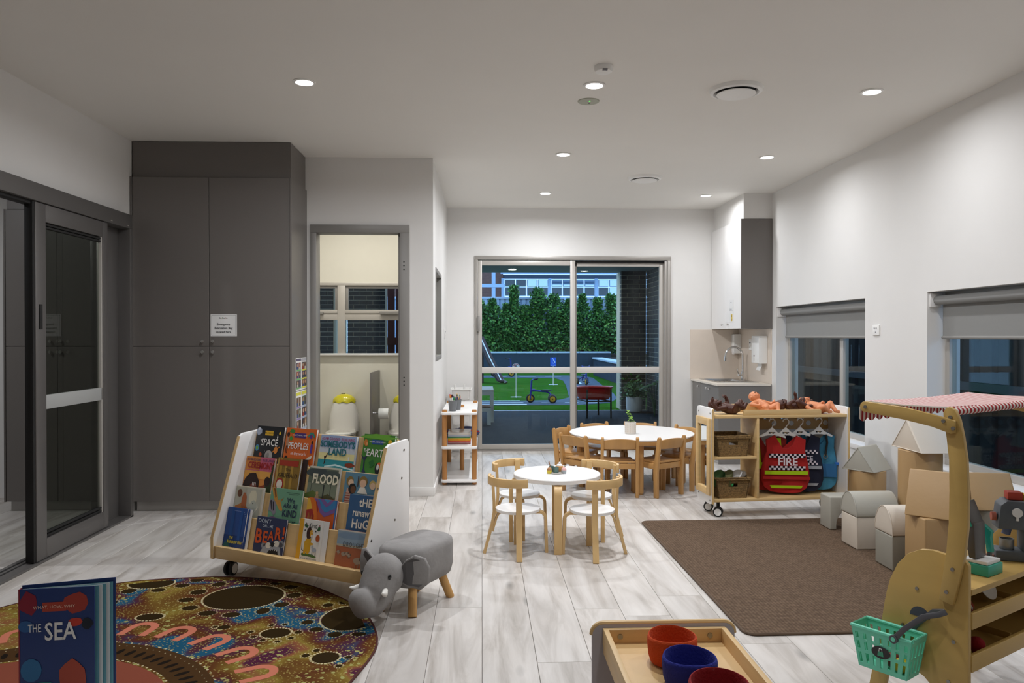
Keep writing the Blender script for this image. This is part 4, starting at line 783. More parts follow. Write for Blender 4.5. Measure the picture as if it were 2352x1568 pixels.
# hooks
for k, x in enumerate((.513, .645, .774, .911)):
    h = thing('coat_hook', ('chrome double hook on the dress-up shelf, %s from the divider' % ('first', 'second', 'third', 'fourth')[k]), 'hook', dw(x, .259, .672), DR, 'chrome hooks under the shelf top')
    B().cyl((0, -.001, 0), (0, -.006, 0), .012, n=14).tube([(0, -.006, .004), (0, -.05, .0), (0, -.062, .012)], .004, 8).build('stem', h, M_chrome); B().tube([(-.028, -.03, .008), (-.022, -.03, -.008), (0, -.02, -.012), (.022, -.03, -.008), (.028, -.03, .008)], .0035, 8).build('prongs', h, M_chrome)
# hangers and vests
def hanger(lab, x, y, rot):
    h = thing('toy_hanger', lab, 'hanger', dw(x, y, .553), DR + R(rot), 'white plastic hangers with a small logo')
    B().tube([(.0, 0, .055), (.004, 0, .075), (.02, 0, .092), (.022, 0, .112), (.008, 0, .128), (-.012, 0, .124), (-.02, 0, .108)], .0042, 8).build('hook', h, M_whitep)
    pr = [(-.016, .055), (.0, .068), (.016, .055), (.04, .03), (.098, .0), (.096, -.012), (.05, .002), (.025, .008), (-.025, .008), (-.05, .002), (-.096, -.012), (-.098, .0), (-.04, .03)]
    B().prism(pr, 'y', -.004, .004).build('body', h, M_whitep, bevel=.001, seg=1)
    for i, (dx, w_, c_) in enumerate(((-.022, .012, '#1c1c1e'), (-.009, .01, '#8a6a2c'), (.002, .012, '#5a4a2a'), (.015, .008, '#2c2c30'))): B().box(dx, dx + w_, -.0046, -.004, .02 + .004 * (i % 2), .032).build('logo_mark', h, flat(c_))
hanger('white toy hanger nearest the shelf divider', .502, .125, -14); hanger('white toy hanger carrying the red fire vest', .60, .11, -16); hanger('white toy hanger carrying the navy vest', .722, .135, -14); hanger('white toy hanger carrying the light blue vest, nearest the white end panel', .876, .15, -12)
def vest(lab, x, y, w, top, bot, colr, rot, prints, edge, curve=.012, bulge=.5, sh=.82, lip=0):
    t = thing('play_vest', lab, 'vest', dw(x, y, 0), DR + R(rot), 'dress-up vests on hangers'); H = top - bot; hw = w / 2; outl = []
    L = [(-.18, 1.0), (-.52 * sh * 1.45 if sh < 1 else -.6, .985), (-sh, .90), (-sh * .97, .72), (-.93, .52), (-1.0, .34), (-.99, .2), (-.86, .08), (-.6, .015), (-.3, .0)]
    L[1] = (-.45, .995); nk = [(.16, .80), (0, .765), (-.16, .80)]
    half = [(-.45, 1.0), (-sh, .93), (-sh * .98, .72), (-.92, .55), (-1.0, .36), (-.99, .2), (-.88, .09), (-.62, .02), (-.3, .0)]
    outl = half + [(-p[0], p[1]) for p in reversed(half)] + [(.30, .84), (.12, .775), (-.12, .775), (-.30, .84)]
    b = B(); f_, k_ = [], []
    yb = lambda px, pz: -curve * (1 - px * px) - .008 * math.sin(3 * px + 5 * pz)
    for s_, arr in ((0, f_), (1, k_)):
        for p in outl: arr.append(b.v(p[0] * hw, yb(*p) + s_ * .02, bot + p[1] * H))
    n = len(outl); b.face(f_); b.face(k_[::-1])
    for i in range(n): j = (i + 1) % n; b.face([f_[i], f_[j], k_[j], k_[i]])
    bmesh.ops.triangulate(b.bm, faces=b.bm.faces[:]); b.build('vest_cloth', t, mat('cloth' + colr, colr, .85, var=.08, scale=6, bump=.35, bscale=14), smooth=60)
    pt = [(p[0] * hw, yb(*p) + .01, bot + p[1] * H) for p in outl]; B().tube(pt + pt[:1], .0045, 6).build('binding', t, mat('cloth' + edge, edge, .85))
    return t, hw, H
def patch(t, name, hw, bot, H, x0, x1, z0, z1, col, y=-.022, skew=0): 
    b = B(); b.face([b.v(x0 * hw, y, bot + z0 * H), b.v(x1 * hw, y, bot + z0 * H), b.v((x1 - skew) * hw, y, bot + z1 * H), b.v((x0 + skew) * hw, y, bot + z1 * H)]); return b.build(name, t, flat(col, .6), smooth=0)
def checks(t, hw, bot, H, x0, x1, z0, dz, n, dark, ysh=-.0225):
    for r_ in range(2):
        for k in range(n):
            c_ = '#d9cdd2' if (k + r_) % 2 else dark
            if c_: patch(t, 'check_square', hw, bot, H, x0 + (x1 - x0) * k / n, x0 + (x1 - x0) * (k + 1) / n, z0 - r_ * dz, z0 + dz - r_ * dz, c_, ysh)
vest('dark red hi-vis vest with lime braces, hanging by the shelf divider', .50, .17, .30, .555, .155, '#a0241e', -14, None, '#23202a')
t1 = bpy.data.objects[-1] if False else None
tv, hw, H = vest('light blue play vest with a black strap, rightmost on the hooks', .875, .165, .285, .575, .155, '#3f86a8', -14, None, '#2f6f96')
B().tube([(.055, -.02, .56), (.062, -.024, .50), (.052, -.024, .43), (.05, -.024, .405)], .008, 8).build('strap', tv, M_black); ey = B().lathe([(.010, -.002), (.016, -.002), (.016, .002), (.010, .002), (.010, -.002)], 20, cap=False).build('eyelet', tv, M_steel); ey.location = (.05, -.026, .40); ey.rotation_euler.x = R(90)
patch(tv, 'pocket', hw, .155, H, -.5, .9, .22, .45, '#3a6fa0', -.0235); B().box(.12, .165, -.02, -.008, .335, .355).build('side_tape', tv, mat('blue_tape', '#2c6ac0', .7))
tv, hw, H = vest('navy play vest with chequered bands and grey reflective strips', .725, .135, .33, .565, .148, '#161a30', -13, None, '#101320')
checks(tv, hw, .148, H, -.62, .72, .70, .035, 15, None); checks(tv, hw, .148, H, -.62, .72, .51, .035, 15, None)
letters(tv, 'lettering', 'POLICE', .047, (.006, -.0235, .148 + .585 * H), (R(90), 0, 0), flat('#d5ccd6'), bold=.03)
patch(tv, 'reflective_strip', hw, .148, H, -.9, .88, .40, .455, '#a3a5aa'); patch(tv, 'reflective_strip', hw, .148, H, -.62, .68, .11, .155, '#a3a5aa', skew=-.08)
tv, hw, H = vest('red fire vest with lime strips and chequered bands', .592, .095, .335, .56, .15, '#a81712', -13, None, '#8a1712')
checks(tv, hw, .15, H, -.72, .80, .655, .035, 16, '#1c1a1e'); checks(tv, hw, .15, H, -.72, .80, .44, .035, 16, '#1c1a1e')
letters(tv, 'lettering', 'FIRE', .076, (.01, -.0245, .15 + .545 * H), (R(90), 0, 0), flat('#ddd0d4'), bold=.025)
patch(tv, 'lime_strip', hw, .15, H, -.9, .9, .325, .39, '#a9c81e', -.0235); patch(tv, 'lime_strip', hw, .15, H, -.62, .62, .085, .135, '#a9c81e', -.0235, skew=-.07)
B().box(-.97 * hw, .99 * hw, -.024, -.016, .15 + .24 * H, .15 + .285 * H).build('waist_tape', tv, mat('cloth#a81712')); patch(tv, 'pocket_patch', hw, .15, H, -.5, -.2, .16, .2, '#7e1410', -.0235)
hv = [o_ for o_ in bpy.data.objects if o_.name.startswith('play_vest') and 'braces' in o_.get('label', '')][0]
for sx in (-.075, .075): b = B(); b.face([b.v(sx - .018, -.022, .32), b.v(sx + .018, -.022, .32), b.v(sx + .006, -.022, .54), b.v(sx - .03, -.022, .54)]); b.build('lime_brace', hv, flat('#a9c81e', .6), smooth=0)
b = B(); b.face([b.v(-.14, -.0225, .315), b.v(.14, -.0225, .315), b.v(.14, -.0225, .36), b.v(-.14, -.0225, .36)]); b.build('lime_band', hv, flat('#a9c81e', .6), smooth=0)
# seagrass baskets
def weave():
    m = bpy.data.materials.new('seagrass_weave'); m.use_nodes = True; nt = m.node_tree; N, L = nt.nodes, nt.links; b = N['Principled BSDF']; tc = N.new('ShaderNodeTexCoord')
    w = N.new('ShaderNodeTexWave'); w.bands_direction = 'Z'; w.inputs['Scale'].default_value = 42; w.inputs['Distortion'].default_value = 5; w.inputs['Detail'].default_value = 2; w.inputs['Detail Scale'].default_value = 8; L.new(tc.outputs['Object'], w.inputs[0])
    v = N.new('ShaderNodeTexNoise'); v.inputs['Scale'].default_value = 90; L.new(tc.outputs['Object'], v.inputs[0]); a = N.new('ShaderNodeMath'); a.operation = 'MULTIPLY_ADD'; L.new(w.outputs[1], a.inputs[0]); a.inputs[1].default_value = .6; L.new(v.outputs[0], a.inputs[2])
    r = N.new('ShaderNodeValToRGB'); r.color_ramp.elements[0].position = .35; r.color_ramp.elements[0].color = lin('#3a2a16'); r.color_ramp.elements[1].position = .95; r.color_ramp.elements[1].color = lin('#a5824e'); L.new(a.outputs[0], r.inputs[0]); L.new(r.outputs[0], b.inputs['Base Color']); b.inputs['Roughness'].default_value = .8
    bp = N.new('ShaderNodeBump'); bp.inputs['Strength'].default_value = .8; bp.inputs['Distance'].default_value = .006; L.new(a.outputs[0], bp.inputs['Height']); L.new(bp.outputs[0], b.inputs['Normal']); return m
M_weave = weave()
def seabasket(lab, x, z, hole):
    t = thing('seagrass_basket', lab, 'basket', dw(x, .02, z), DR, 'woven seagrass baskets'); b = B(); wt, wb_, H, dt, db, th = .126, .104, .148, .235, .20, .008
    q = lambda w_, d_, zz, c_: [(-w_ + c_, c_, zz), (w_ - c_, c_, zz), (w_ - c_, d_ - c_, zz), (-w_ + c_, d_ - c_, zz)]
    # front wall is built around a real hand hole
    hx, h0, h1 = .034, .083, .108; lerp = lambda z_: (wb_ + (wt - wb_) * z_ / H)
    def fr(y): return [[(-lerp(zz), y, zz), (lerp(zz), y, zz)] for zz in (0, H)]
    for xa, xb, za, zb in ((-1, -hx, 0, H), (hx, 1, 0, H), (-hx, hx, 0, h0), (-hx, hx, h1, H)):
        X = lambda v, zz: -lerp(zz) if v == -1 else (lerp(zz) if v == 1 else v); Y = lambda zz: .012 * (1 - zz / H)
        b.loft([[(X(xa, za), Y(za), za), (X(xb, za), Y(za), za), (X(xb, za), Y(za) + th, za), (X(xa, za), Y(za) + th, za)], [(X(xa, zb), Y(zb), zb), (X(xb, zb), Y(zb), zb), (X(xb, zb), Y(zb) + th, zb), (X(xa, zb), Y(zb) + th, zb)]])
    for s_ in (-1, 1): b.loft([[(s_ * wb_, .012, 0), (s_ * (wb_ - th), .012, 0), (s_ * (wb_ - th), db, 0), (s_ * wb_, db, 0)], [(s_ * wt, 0, H), (s_ * (wt - th), 0, H), (s_ * (wt - th), dt, H), (s_ * wt, dt, H)]])
    b.loft([[(-wb_, db, 0), (wb_, db, 0), (wb_, db - th, 0), (-wb_, db - th, 0)], [(-wt, dt, H), (wt, dt, H), (wt, dt - th, H), (-wt, dt - th, H)]]); b.box(-wb_, wb_, .012, db, 0, .006)
    b.build('basket_wall', t, M_weave); rim = B()
    rim.tube([(-wt, 0, H - .004), (wt, 0, H - .004), (wt, dt, H - .004), (-wt, dt, H - .004), (-wt, 0, H - .004)], .007, 8); rim.tube([(-wt + .002, -.002, H - .016), (wt - .002, -.002, H - .016)], .006, 8); rim.build('rim', t, M_weave); return t
seabasket('woven seagrass basket on the middle shelf of the dress-up shelf, upper one', .168, .4285, True); seabasket('woven seagrass basket full of shoes at the bottom of the dress-up shelf', .166, .1325, True)
t = thing('toy_basket_cloth', 'pale folded cloth lying in the upper seagrass basket', 'cloth', dw(.16, .12, .436), DR); B().ell((0, 0, .04), (.08, .07, .04), 18, 8).build('cloth', t, mat('pale_cloth', '#8f8f93', .9))
for i, (x, y, z, c_, rz, l) in enumerate(((.09, .10, .245, '#3c5a2c', 40, 'dark green slipper sticking out of the lower basket'), (.165, .09, .245, '#5a5a34', 60, 'olive green slipper in the middle of the lower basket'))):
    t = thing('slipper', l, 'slipper', dw(x, y, z), DR + R(rz)); b = B(); b.loft([[(px * (1 - .15 * k) , py * (1 - .1 * k), zz) for px, py in [(-.07, -.02), (-.04, -.03), (.03, -.032), (.07, -.02), (.08, 0), (.07, .02), (.03, .032), (-.04, .03), (-.07, .02)]] for k, zz in ((0, 0), (0, .02), (1, .05), (3, .065))]); so = b.build('upper', t, mat('slip' + c_, c_, .85)); B().tube([(-.07, -.028, .012), (.03, -.036, .012), (.075, -.02, .012), (.084, 0, .012), (.075, .02, .012), (.03, .036, .012), (-.07, .028, .012)], .007, 8).build('edging', t, mat('green_edge', '#2c8a4a', .7)); t.rotation_euler.y = R(-28)
t = thing('white_shoe', 'whitish soft shoe at the right of the lower seagrass basket', 'shoe', dw(.235, .10, .25), DR + R(20)); b = B(); b.ell((0, 0, .03), (.06, .045, .04), 18, 10); b.ell((.04, 0, .02), (.04, .04, .025), 16, 8); b.build('upper', t, mat('shoe_white', '#b9b4ac', .8, bump=.3, bscale=30)); B().tube([(-.02, -.045, .03), (0, -.05, .05), (.02, -.045, .06)], .005, 6).build('lace', t, M_white); t.rotation_euler.y = R(-25)

# ================================================================ baby dolls
def doll(lab, loc, rz, skin, J, face=(0, 0, 1)):
    """one continuous body grown from overlapping capsules by a voxel remesh; J = joint positions"""
    t = thing('baby_doll', lab, 'doll', loc, rz, 'baby dolls on the shelf top'); b = B(); V = lambda k: Vector(J[k])
    def cap(a, c_, r0, r1):
        r0 *= 1.13; r1 *= 1.13; b.cyl(a, c_, r0, r1, 14); b.ell(a, (r0,) * 3, 12, 8); b.ell(c_, (r1,) * 3, 12, 8)
    cap(V('pelvis'), V('belly'), .031, .034); cap(V('belly'), V('chest'), .034, .031); cap(V('chest'), V('neck'), .027, .016)
    hd = V('head'); b.ell(hd, (.040, .036, .037), 20, 12); fd = Vector(J['face']).normalized(); up = (hd - V('neck')).normalized(); sd = fd.cross(up).normalized()
    b.ell(hd + up * .010 - fd * .006, (.040, .040, .038), 18, 10); b.ell(hd + fd * .030 - up * .012, (.016, .016, .012), 12, 8)
    for s_ in (-1, 1): b.ell(hd + sd * .038 * s_ - up * .004, (.006, .009, .010), 10, 6); b.ell(hd + fd * .028 + sd * .016 * s_ - up * .012, (.012, .012, .012), 10, 6)
    b.ell(hd + fd * .037 - up * .004, (.006, .006, .005), 8, 6)
    for s_ in 'LR':
        cap(V('chest') * .9 + V('sh' + s_) * .1, V('sh' + s_), .02, .016); cap(V('sh' + s_), V('el' + s_), .0155, .0135); cap(V('el' + s_), V('wr' + s_), .0135, .0095); d = (V('ha' + s_) - V('wr' + s_)); cap(V('wr' + s_), V('wr' + s_) + d * .45, .0095, .0115)
        dn = d.normalized(); q = dn.orthogonal().normalized(); tip = V('wr' + s_) + d * .5
        for k in range(4): b.cyl(tip + q * (k - 1.5) * .0058, tip + q * (k - 1.5) * .008 + d * (.52 - .06 * abs(k - 1.3)), .0036, .0028, 6)
        b.cyl(V('wr' + s_) + d * .3 + q * .008, V('wr' + s_) + d * .62 + q * .021, .004, .003, 6)
        cap(V('pelvis'), V('hi' + s_), .026, .023); cap(V('hi' + s_), V('kn' + s_), .0225, .0185); cap(V('kn' + s_), V('an' + s_), .0175, .0115); cap(V('an' + s_), V('to' + s_), .0125, .0095)
    o = b.build('body', t, mat('skin' + skin, skin, .42, var=.03))
    m = o.modifiers.new('remesh', 'REMESH'); m.mode = 'VOXEL'; m.voxel_size = .0022; m.use_smooth_shade = True; m = o.modifiers.new('smooth', 'SMOOTH'); m.iterations = 3; m.factor = .5
    for s_ in (-1, 1): B().ell(hd + fd * .0365 + sd * .014 * s_ + up * .004, (.0042, .0042, .0042), 10, 6).build('eye', t, mat('doll_eye', '#1a1210', .2))
    B().ell(hd + fd * .0445 - up * .017, (.006, .003, .003), 10, 6).build('mouth', t, mat('mouth' + skin, '#7a3026' if skin[1] < '8' else '#b0563e', .5)); return t
BR, LI = '#4a2517', '#d98a5c'
# 1: dark doll on its back, head to the left, arms up, knees drawn up
doll('dark brown baby doll on its back with both arms raised, leftmost on the shelf', dw(.14, .125, .721), DR, BR, dict(pelvis=(.062, -.03, .034), belly=(.03, -.012, .037), chest=(-.0, .0, .047), neck=(-.03, .012, .056), head=(-.055, .03, .066), face=(.5, -.45, .75), shL=(-.01, -.04, .046), elL=(-.075, -.06, .04), wrL=(-.112, -.05, .088), haL=(-.102, -.045, .128), shR=(.012, .04, .055), elR=(.05, .06, .078), wrR=(.034, .055, .118), haR=(.006, .05, .127), hiL=(.062, -.06, .035), knL=(.062, -.09, .074), anL=(.11, -.09, .05), toL=(.128, -.09, .08), hiR=(.09, -.02, .036), knR=(.12, .0, .085), anR=(.128, -.02, .04), toR=(.135, -.03, .078)))
# 2: light doll seated against the back lip, lying back
doll('light-skinned baby doll sitting behind the lip with its head tipped back', dw(.445, .188, .721), DR, LI, dict(pelvis=(.03, -.03, .034), belly=(.012, -.0, .05), chest=(-.004, .02, .066), neck=(-.018, .035, .083), head=(-.022, .05, .108), face=(.2, -.35, .9), shL=(-.045, .0, .072), elL=(-.085, -.03, .062), wrL=(-.05, -.06, .058), haL=(-.02, -.07, .06), shR=(.04, .025, .072), elR=(.085, .02, .06), wrR=(.098, -.01, .07), haR=(.09, -.025, .088), hiL=(.0, -.055, .036), knL=(-.002, -.10, .046), anL=(-.0, -.118, .014), toL=(0, -.138, .014), hiR=(.06, -.05, .036), knR=(.095, -.07, .062), anR=(.085, -.105, .022), toR=(.10, -.12, .016)))
# 3: dark doll on its back, head left, one arm up
doll('dark brown baby doll on its back with one arm up, in the tray', dw(.69, .165, .721), DR, BR, dict(pelvis=(.045, -.01, .034), belly=(.01, 0, .037), chest=(-.025, .01, .044), neck=(-.055, .015, .05), head=(-.085, .02, .055), face=(.2, -.5, .8), shL=(-.035, -.035, .044), elL=(-.07, -.055, .06), wrL=(-.045, -.06, .085), haL=(-.02, -.055, .09), shR=(-.02, .045, .05), elR=(.045, .05, .075), wrR=(.04, .05, .115), haR=(.03, .05, .15), hiL=(.045, -.042, .036), knL=(.005, -.06, .08), anL=(.07, -.07, .05), toL=(.10, -.07, .055), hiR=(.075, .02, .036), knR=(.08, .02, .09), anR=(.118, .0, .055), toR=(.128, -.02, .085)))
# 4: light doll lying back, legs over the edge
doll('light-skinned baby doll lying back with its feet at the front edge, rightmost', dw(.835, .10, .721), DR, LI, dict(pelvis=(.02, -.025, .034), belly=(.0, .01, .042), chest=(-.02, .04, .05), neck=(-.035, .065, .06), head=(-.045, .095, .073), face=(.45, -.1, .9), shL=(-.06, .02, .052), elL=(-.085, -.02, .045), wrL=(-.07, -.05, .03), haL=(-.055, -.068, .018), shR=(.02, .05, .054), elR=(.065, .05, .06), wrR=(.06, .02, .072), haR=(.04, .0, .08), hiL=(-.005, -.05, .036), knL=(.005, -.085, .052), anL=(.045, -.085, .02), toL=(.062, -.082, .018), hiR=(.055, -.03, .036), knR=(.085, -.03, .072), anR=(.10, -.075, .022), toR=(.12, -.083, .016)))
# ================================================================ picture book stand; local x along the front, y to the back
BA = (-1.408, 4.113); BR_ = R(-29.3); TB = .22; LEAN = math.atan(TB)
ZK = [.31, .434, .58, .752]; DK = [.105, .175, .245, .31]
t = thing('book_stand', 'birch and white display stand on castors holding four rows of picture books', 'shelf', (*BA, 0), BR_)
side = [(0, .095), (.377, .095), (.377, .735), (.365, .752), (.21, .742), (.187, .728), (.0, .21)]
for x0, x1 in ((-.04, -.022), (.955, .973)):
    B().prism(side, 'x', x0, x1).build('side_panel', t, M_white, bevel=.004); B().sweep([((x0 + x1) / 2, y, z) for y, z in ((-.0015, .098), (-.0015, .21), (.186, .7285))], .018, .004, (1, 0, 0)).build('panel_edging', t, M_birch)
for y, z in ((.33, .70), (.11, .60 - .06), (.31, .56), (.25, .36), (.06, .3)): B().cyl((.9728, y, z), (.9745, y, z), .006, n=10).build('screw_cap', t, M_screw)
B().box(-.021, .954, .003, .018, .10, .165).build('front_lip', t, M_birch, bevel=.003); B().box(-.021, .954, .019, .37, .10, .118).build('base_board', t, M_birch, bevel=.002); B().box(-.021, .954, .019, .066, .1185, .154).build('front_ledge', t, M_birch)
for k in range(4):
    zb = (.119, .215, .35, .49)[k]; f = lambda z: DK[k] - TB * (ZK[k] - z)
    B().loft([[(-.021, f(zb), zb), (.954, f(zb), zb), (.954, f(zb) + .009, zb), (-.021, f(zb) + .009, zb)], [(-.021, f(ZK[k]), ZK[k]), (.954, f(ZK[k]), ZK[k]), (.954, f(ZK[k]) + .009, ZK[k]), (-.021, f(ZK[k]) + .009, ZK[k])]]).build('backboard', t, M_birch, bevel=.001, seg=1)
    if k: zl = (0, .25, .38, .525)[k]; B().box(-.021, .954, DK[k - 1] - TB * (ZK[k - 1] - zl) + .0095, DK[k] - TB * (ZK[k] - zl) - .0005, zl - .012, zl).build('ledge', t, M_birch)
B().box(-.021, .954, .32, .334, .67, .742).build('top_rail', t, M_birch, bevel=.002)
for x, y in ((.03, .07), (.9, .06), (.03, .31), (.9, .31)): castor(t, x, y, .10, .036, R(15))
ROWS = ['lowest row', 'second row', 'third row', 'top row']
def bl(x, y, z): c, s_ = math.cos(BR_), math.sin(BR_); return (BA[0] + x * c - y * s_, BA[1] + x * s_ + y * c, z)
def book(tier, s0, s1, ztop, col, label, shapes=(), texts=(), th=.010, zbot=None, pages=0., spine=None):
    zb = zbot or (.1545, .2515, .3815, .5265)[tier]; c_ = math.cos(LEAN); h = (ztop - zb) / c_; w = s1 - s0
    yb = DK[tier] - TB * (ZK[tier] - zb) - (th + .0015) / c_
    t = thing('picture_book', label, 'book', bl(s0, yb, zb), BR_, 'picture books facing out on the stand'); t.rotation_euler = (-LEAN, 0, BR_)
    B().box(0, w, 0, .0018, 0, h).box(0, w, th - .0018, th, 0, h).box(0, .0018, .0018, th - .0018, 0, h).build('cover', t, mat('cover' + col, col, .4), bevel=.0004, seg=1)
    B().box(.002, w - .002, .002, th - .002, .002, h - .002).build('pages', t, M_paper)
    if pages: B().loft([[(w * .9, -.001, 0), (w, .004, 0), (w + pages, .006, 0), (w + pages, .0065, 0)], [(w * .9, -.001, h), (w, .004, h), (w + pages, .006, h), (w + pages, .0065, h)]]).build('open_page', t, M_paper)
    if shapes: art(t, 'cover_art', shapes, w, h, -.0006, .00009)
    yy = -.0009 - .00009 * len(shapes)
    for i, (s_, x, z, size, colr, *ex) in enumerate(texts):
        kw = ex[0] if ex else {}
        letters(t, 'title', s_, size, (x * w, yy, z * h), (R(90), kw.pop('tilt', 0), 0), flat(colr), **kw)
    return t
E_ = lambda *a: ('e', *a)
def blob(cx, cy, rx, ry, n=11, seed=1, j=.18):
    r_ = random.Random(seed); return [(cx + rx * (1 + r_.uniform(-j, j)) * math.cos(2 * math.pi * i / n), cy + ry * (1 + r_.uniform(-j, j)) * math.sin(2 * math.pi * i / n)) for i in range(n)]
wht = '#ece9e4'
# --- top row
book(3, .0, .202, .777, '#15171c', 'black picture book with planets on its cover, leftmost in the top row',
     [('r', .32, .80, .62, .90, '#e0b02c'), ('p', blob(.10, .88, .10, .08, 12, 3), '#aab4c8'), E_(.08, .93, .05, .03, '#dfe4ee'), E_(.10, .52, .07, .07, '#3f86c0'), ('p', blob(.1, .52, .045, .05, 8, 4), '#6fae4a'), E_(.55, .36, .14, .13, '#a8a4a0'), ('p', blob(.52, .37, .06, .06, 8, 5), '#8b8885'), E_(.25, .38, .055, .045, '#b84a22'), ('p', [(.68, .44), (.92, .56), (.9, .58), (.66, .46)], '#c87a2c'), E_(.79, .50, .07, .075, '#e08a3a'), E_(.86, .86, .035, .035, '#e8c23a'), ('p', [(.77, .77), (.8, .72), (.82, .78), (.79, .83)], wht), ('p', blob(.16, .14, .2, .05, 10, 6), '#4a6a98'), ('r', .14, .16, .27, .25, '#b9a898'), ('p', [(.68, .30), (.75, .22), (.8, .26), (.72, .33)], '#e6dcae'), E_(.9, .24, .03, .03, '#6a6a70')] + [E_(x, y, .008, .006, wht) for x, y in ((.3, .62), (.7, .68), (.4, .46), (.9, .68), (.2, .7), (.62, .2), (.46, .1))],
     [('SPACE', .53, .645, .054, wht, dict(bold=.015, sx=.82)), ('WHAT, HOW, WHY', .47, .85, .0115, '#3a3016', {})], .016)
book(3, .219, .432, .777, '#d9661e', 'orange picture book about peoples with small figures on its cover, in the top row',
     [('r', .28, .80, .66, .90, '#4a2c78'), ('p', blob(.2, .93, .10, .04, 9, 1), '#3d8a3a'), ('p', blob(.18, .78, .05, .05, 8, 2), '#4a9a40'), E_(.08, .86, .045, .05, '#3a2218'), ('r', .04, .62, .12, .81, '#b98a6a'), ('r', .05, .46, .07, .62, '#3a2218'), ('r', .09, .46, .11, .62, '#3a2218'), ('p', [(.72, .84), (.8, .93), (.9, .93), (.97, .84), (.93, .82), (.88, .89), (.81, .88), (.76, .82)], '#3a8a78'), E_(.84, .84, .04, .04, '#5a3a90'), ('r', .86, .50, .93, .68, '#5a3a90'), E_(.9, .72, .03, .035, '#2a1a18'), ('p', [(.65, .30), (.85, .42), (.95, .45), (.93, .38), (.8, .34), (.92, .22), (.86, .16), (.7, .27)], '#e6dcc8'), ('p', blob(.09, .2, .09, .14, 10, 3), '#3a1e16'), E_(.1, .36, .05, .05, '#20120e'), ('p', blob(.25, .22, .10, .12, 9, 7, .4), '#3f7a34'), E_(.3, .16, .05, .05, '#e0d8c8'), E_(.3, .16, .03, .035, '#5a2a1e'), E_(.47, .26, .035, .04, '#2a1612'), ('r', .43, .12, .52, .23, '#7ab04a'), E_(.63, .2, .05, .05, '#4a2a1c'), ('r', .57, .06, .69, .16, '#dcb888'), ('p', blob(.83, .03, .15, .1, 10, 8), '#b8481c'), E_(.87, .07, .06, .08, '#2a1814')],
     [('PEOPLES', .46, .62, .049, wht, dict(bold=.015, sx=.78)), ('of the world', .5, .465, .026, wht, dict(sx=.85)), ('WHAT, HOW, WHY', .47, .85, .0115, wht, {})], .016)
book(3, .468, .705, .755, '#9fb4d8', 'blue and sand coloured seaside picture book with teal lettering, in the top row',
     [('r', 0, .44, 1, .60, '#e9e0a0'), ('r', 0, .60, 1, .72, '#c9d0d8'), ('r', 0, .12, 1, .45, '#2f8f98'), ('p', [(.2, .30), (.5, .36), (1, .28), (1, .25), (.5, .32), (.2, .27)], '#cfe6e6'), ('p', [(0, .22), (.4, .27), (1, .18), (1, .15), (.4, .24), (0, .19)], '#cfe6e6'), ('p', [(0, 0), (1, 0), (1, .16), (.6, .14), (.3, .06), (0, .04)], '#d98a4a'), ('p', blob(.9, .36, .14, .05, 10, 2), '#8a3a1e'), E_(.12, .16, .07, .075, '#a8743a'), E_(.18, .50, .02, .03, '#2a1612'), ('p', [(.17, .48), (.2, .48), (.27, .60), (.25, .6), (.2, .52), (.21, .4), (.19, .34), (.17, .34), (.18, .42)], '#3a1e14'), E_(.33, .18, .06, .07, '#3a1c14'), ('r', .26, .0, .4, .12, '#6a3220'), E_(.64, .17, .045, .06, '#3a1c14'), ('r', .58, .0, .71, .12, '#6a2c1c'), E_(.87, .14, .045, .06, '#2a1612'), ('p', [(.76, 0), (.9, .02), (.86, .1), (.8, .1)], '#5a2a1c'), E_(.45, .05, .035, .035, '#1a1210'), ('p', [(.83, .53), (.87, .56), (.88, .48), (.85, .44)], '#e8e8e4')],
     [('ADAM GOODES · ELLIE LAING', .5, .91, .0205, '#a83a5a', dict(bold=.012, sx=.8)), ("SOMEBODY'S", .5, .79, .046, '#236e78', dict(bold=.03, sx=.84)), ('LAND', .52, .62, .05, '#236e78', dict(bold=.03, sx=.9))], .018)
book(3, .75, .945, .774, '#3f7f2c', 'green jungle picture book half behind the right side panel, rightmost in the top row',
     [('p', blob(.5, .95, .5, .06, 14, 2, .4), '#6fae3a'), ('r', .28, .80, .64, .89, '#27539a'), ('p', blob(.09, .82, .07, .07, 9, 4), '#c87a34'), E_(.12, .80, .04, .03, '#e0a060'), ('p', [(-.02, .58), (.08, .52), (.16, .58), (.2, .6), (.12, .46), (.13, .3), (.2, .2), (.18, .12), (.06, .12), (.04, .2), (.09, .3), (.08, .46), (.0, .54)], '#2b3550'), ('p', blob(.4, .1, .42, .1, 14, 6, .3), '#23622a'), E_(.56, .32, .09, .12, '#1e1e22'), E_(.6, .40, .06, .05, '#d8602c'), E_(.56, .35, .04, .06, wht), ('p', blob(.35, .4, .1, .09, 9, 9, .5), '#2a6a30'), E_(.86, .86, .06, .05, '#e8c22c'), ('r', .2, 0, .6, .035, '#a9c4e0'), E_(.3, .03, .05, .03, '#d8702c')],
     [('THE', .13, .66, .026, wht, dict(bold=.01, sx=.7)), ('EARTH', .50, .62, .053, wht, dict(bold=.015, sx=.85)), ('WHAT, HOW, WHY', .46, .845, .0115, wht, {})], .016)
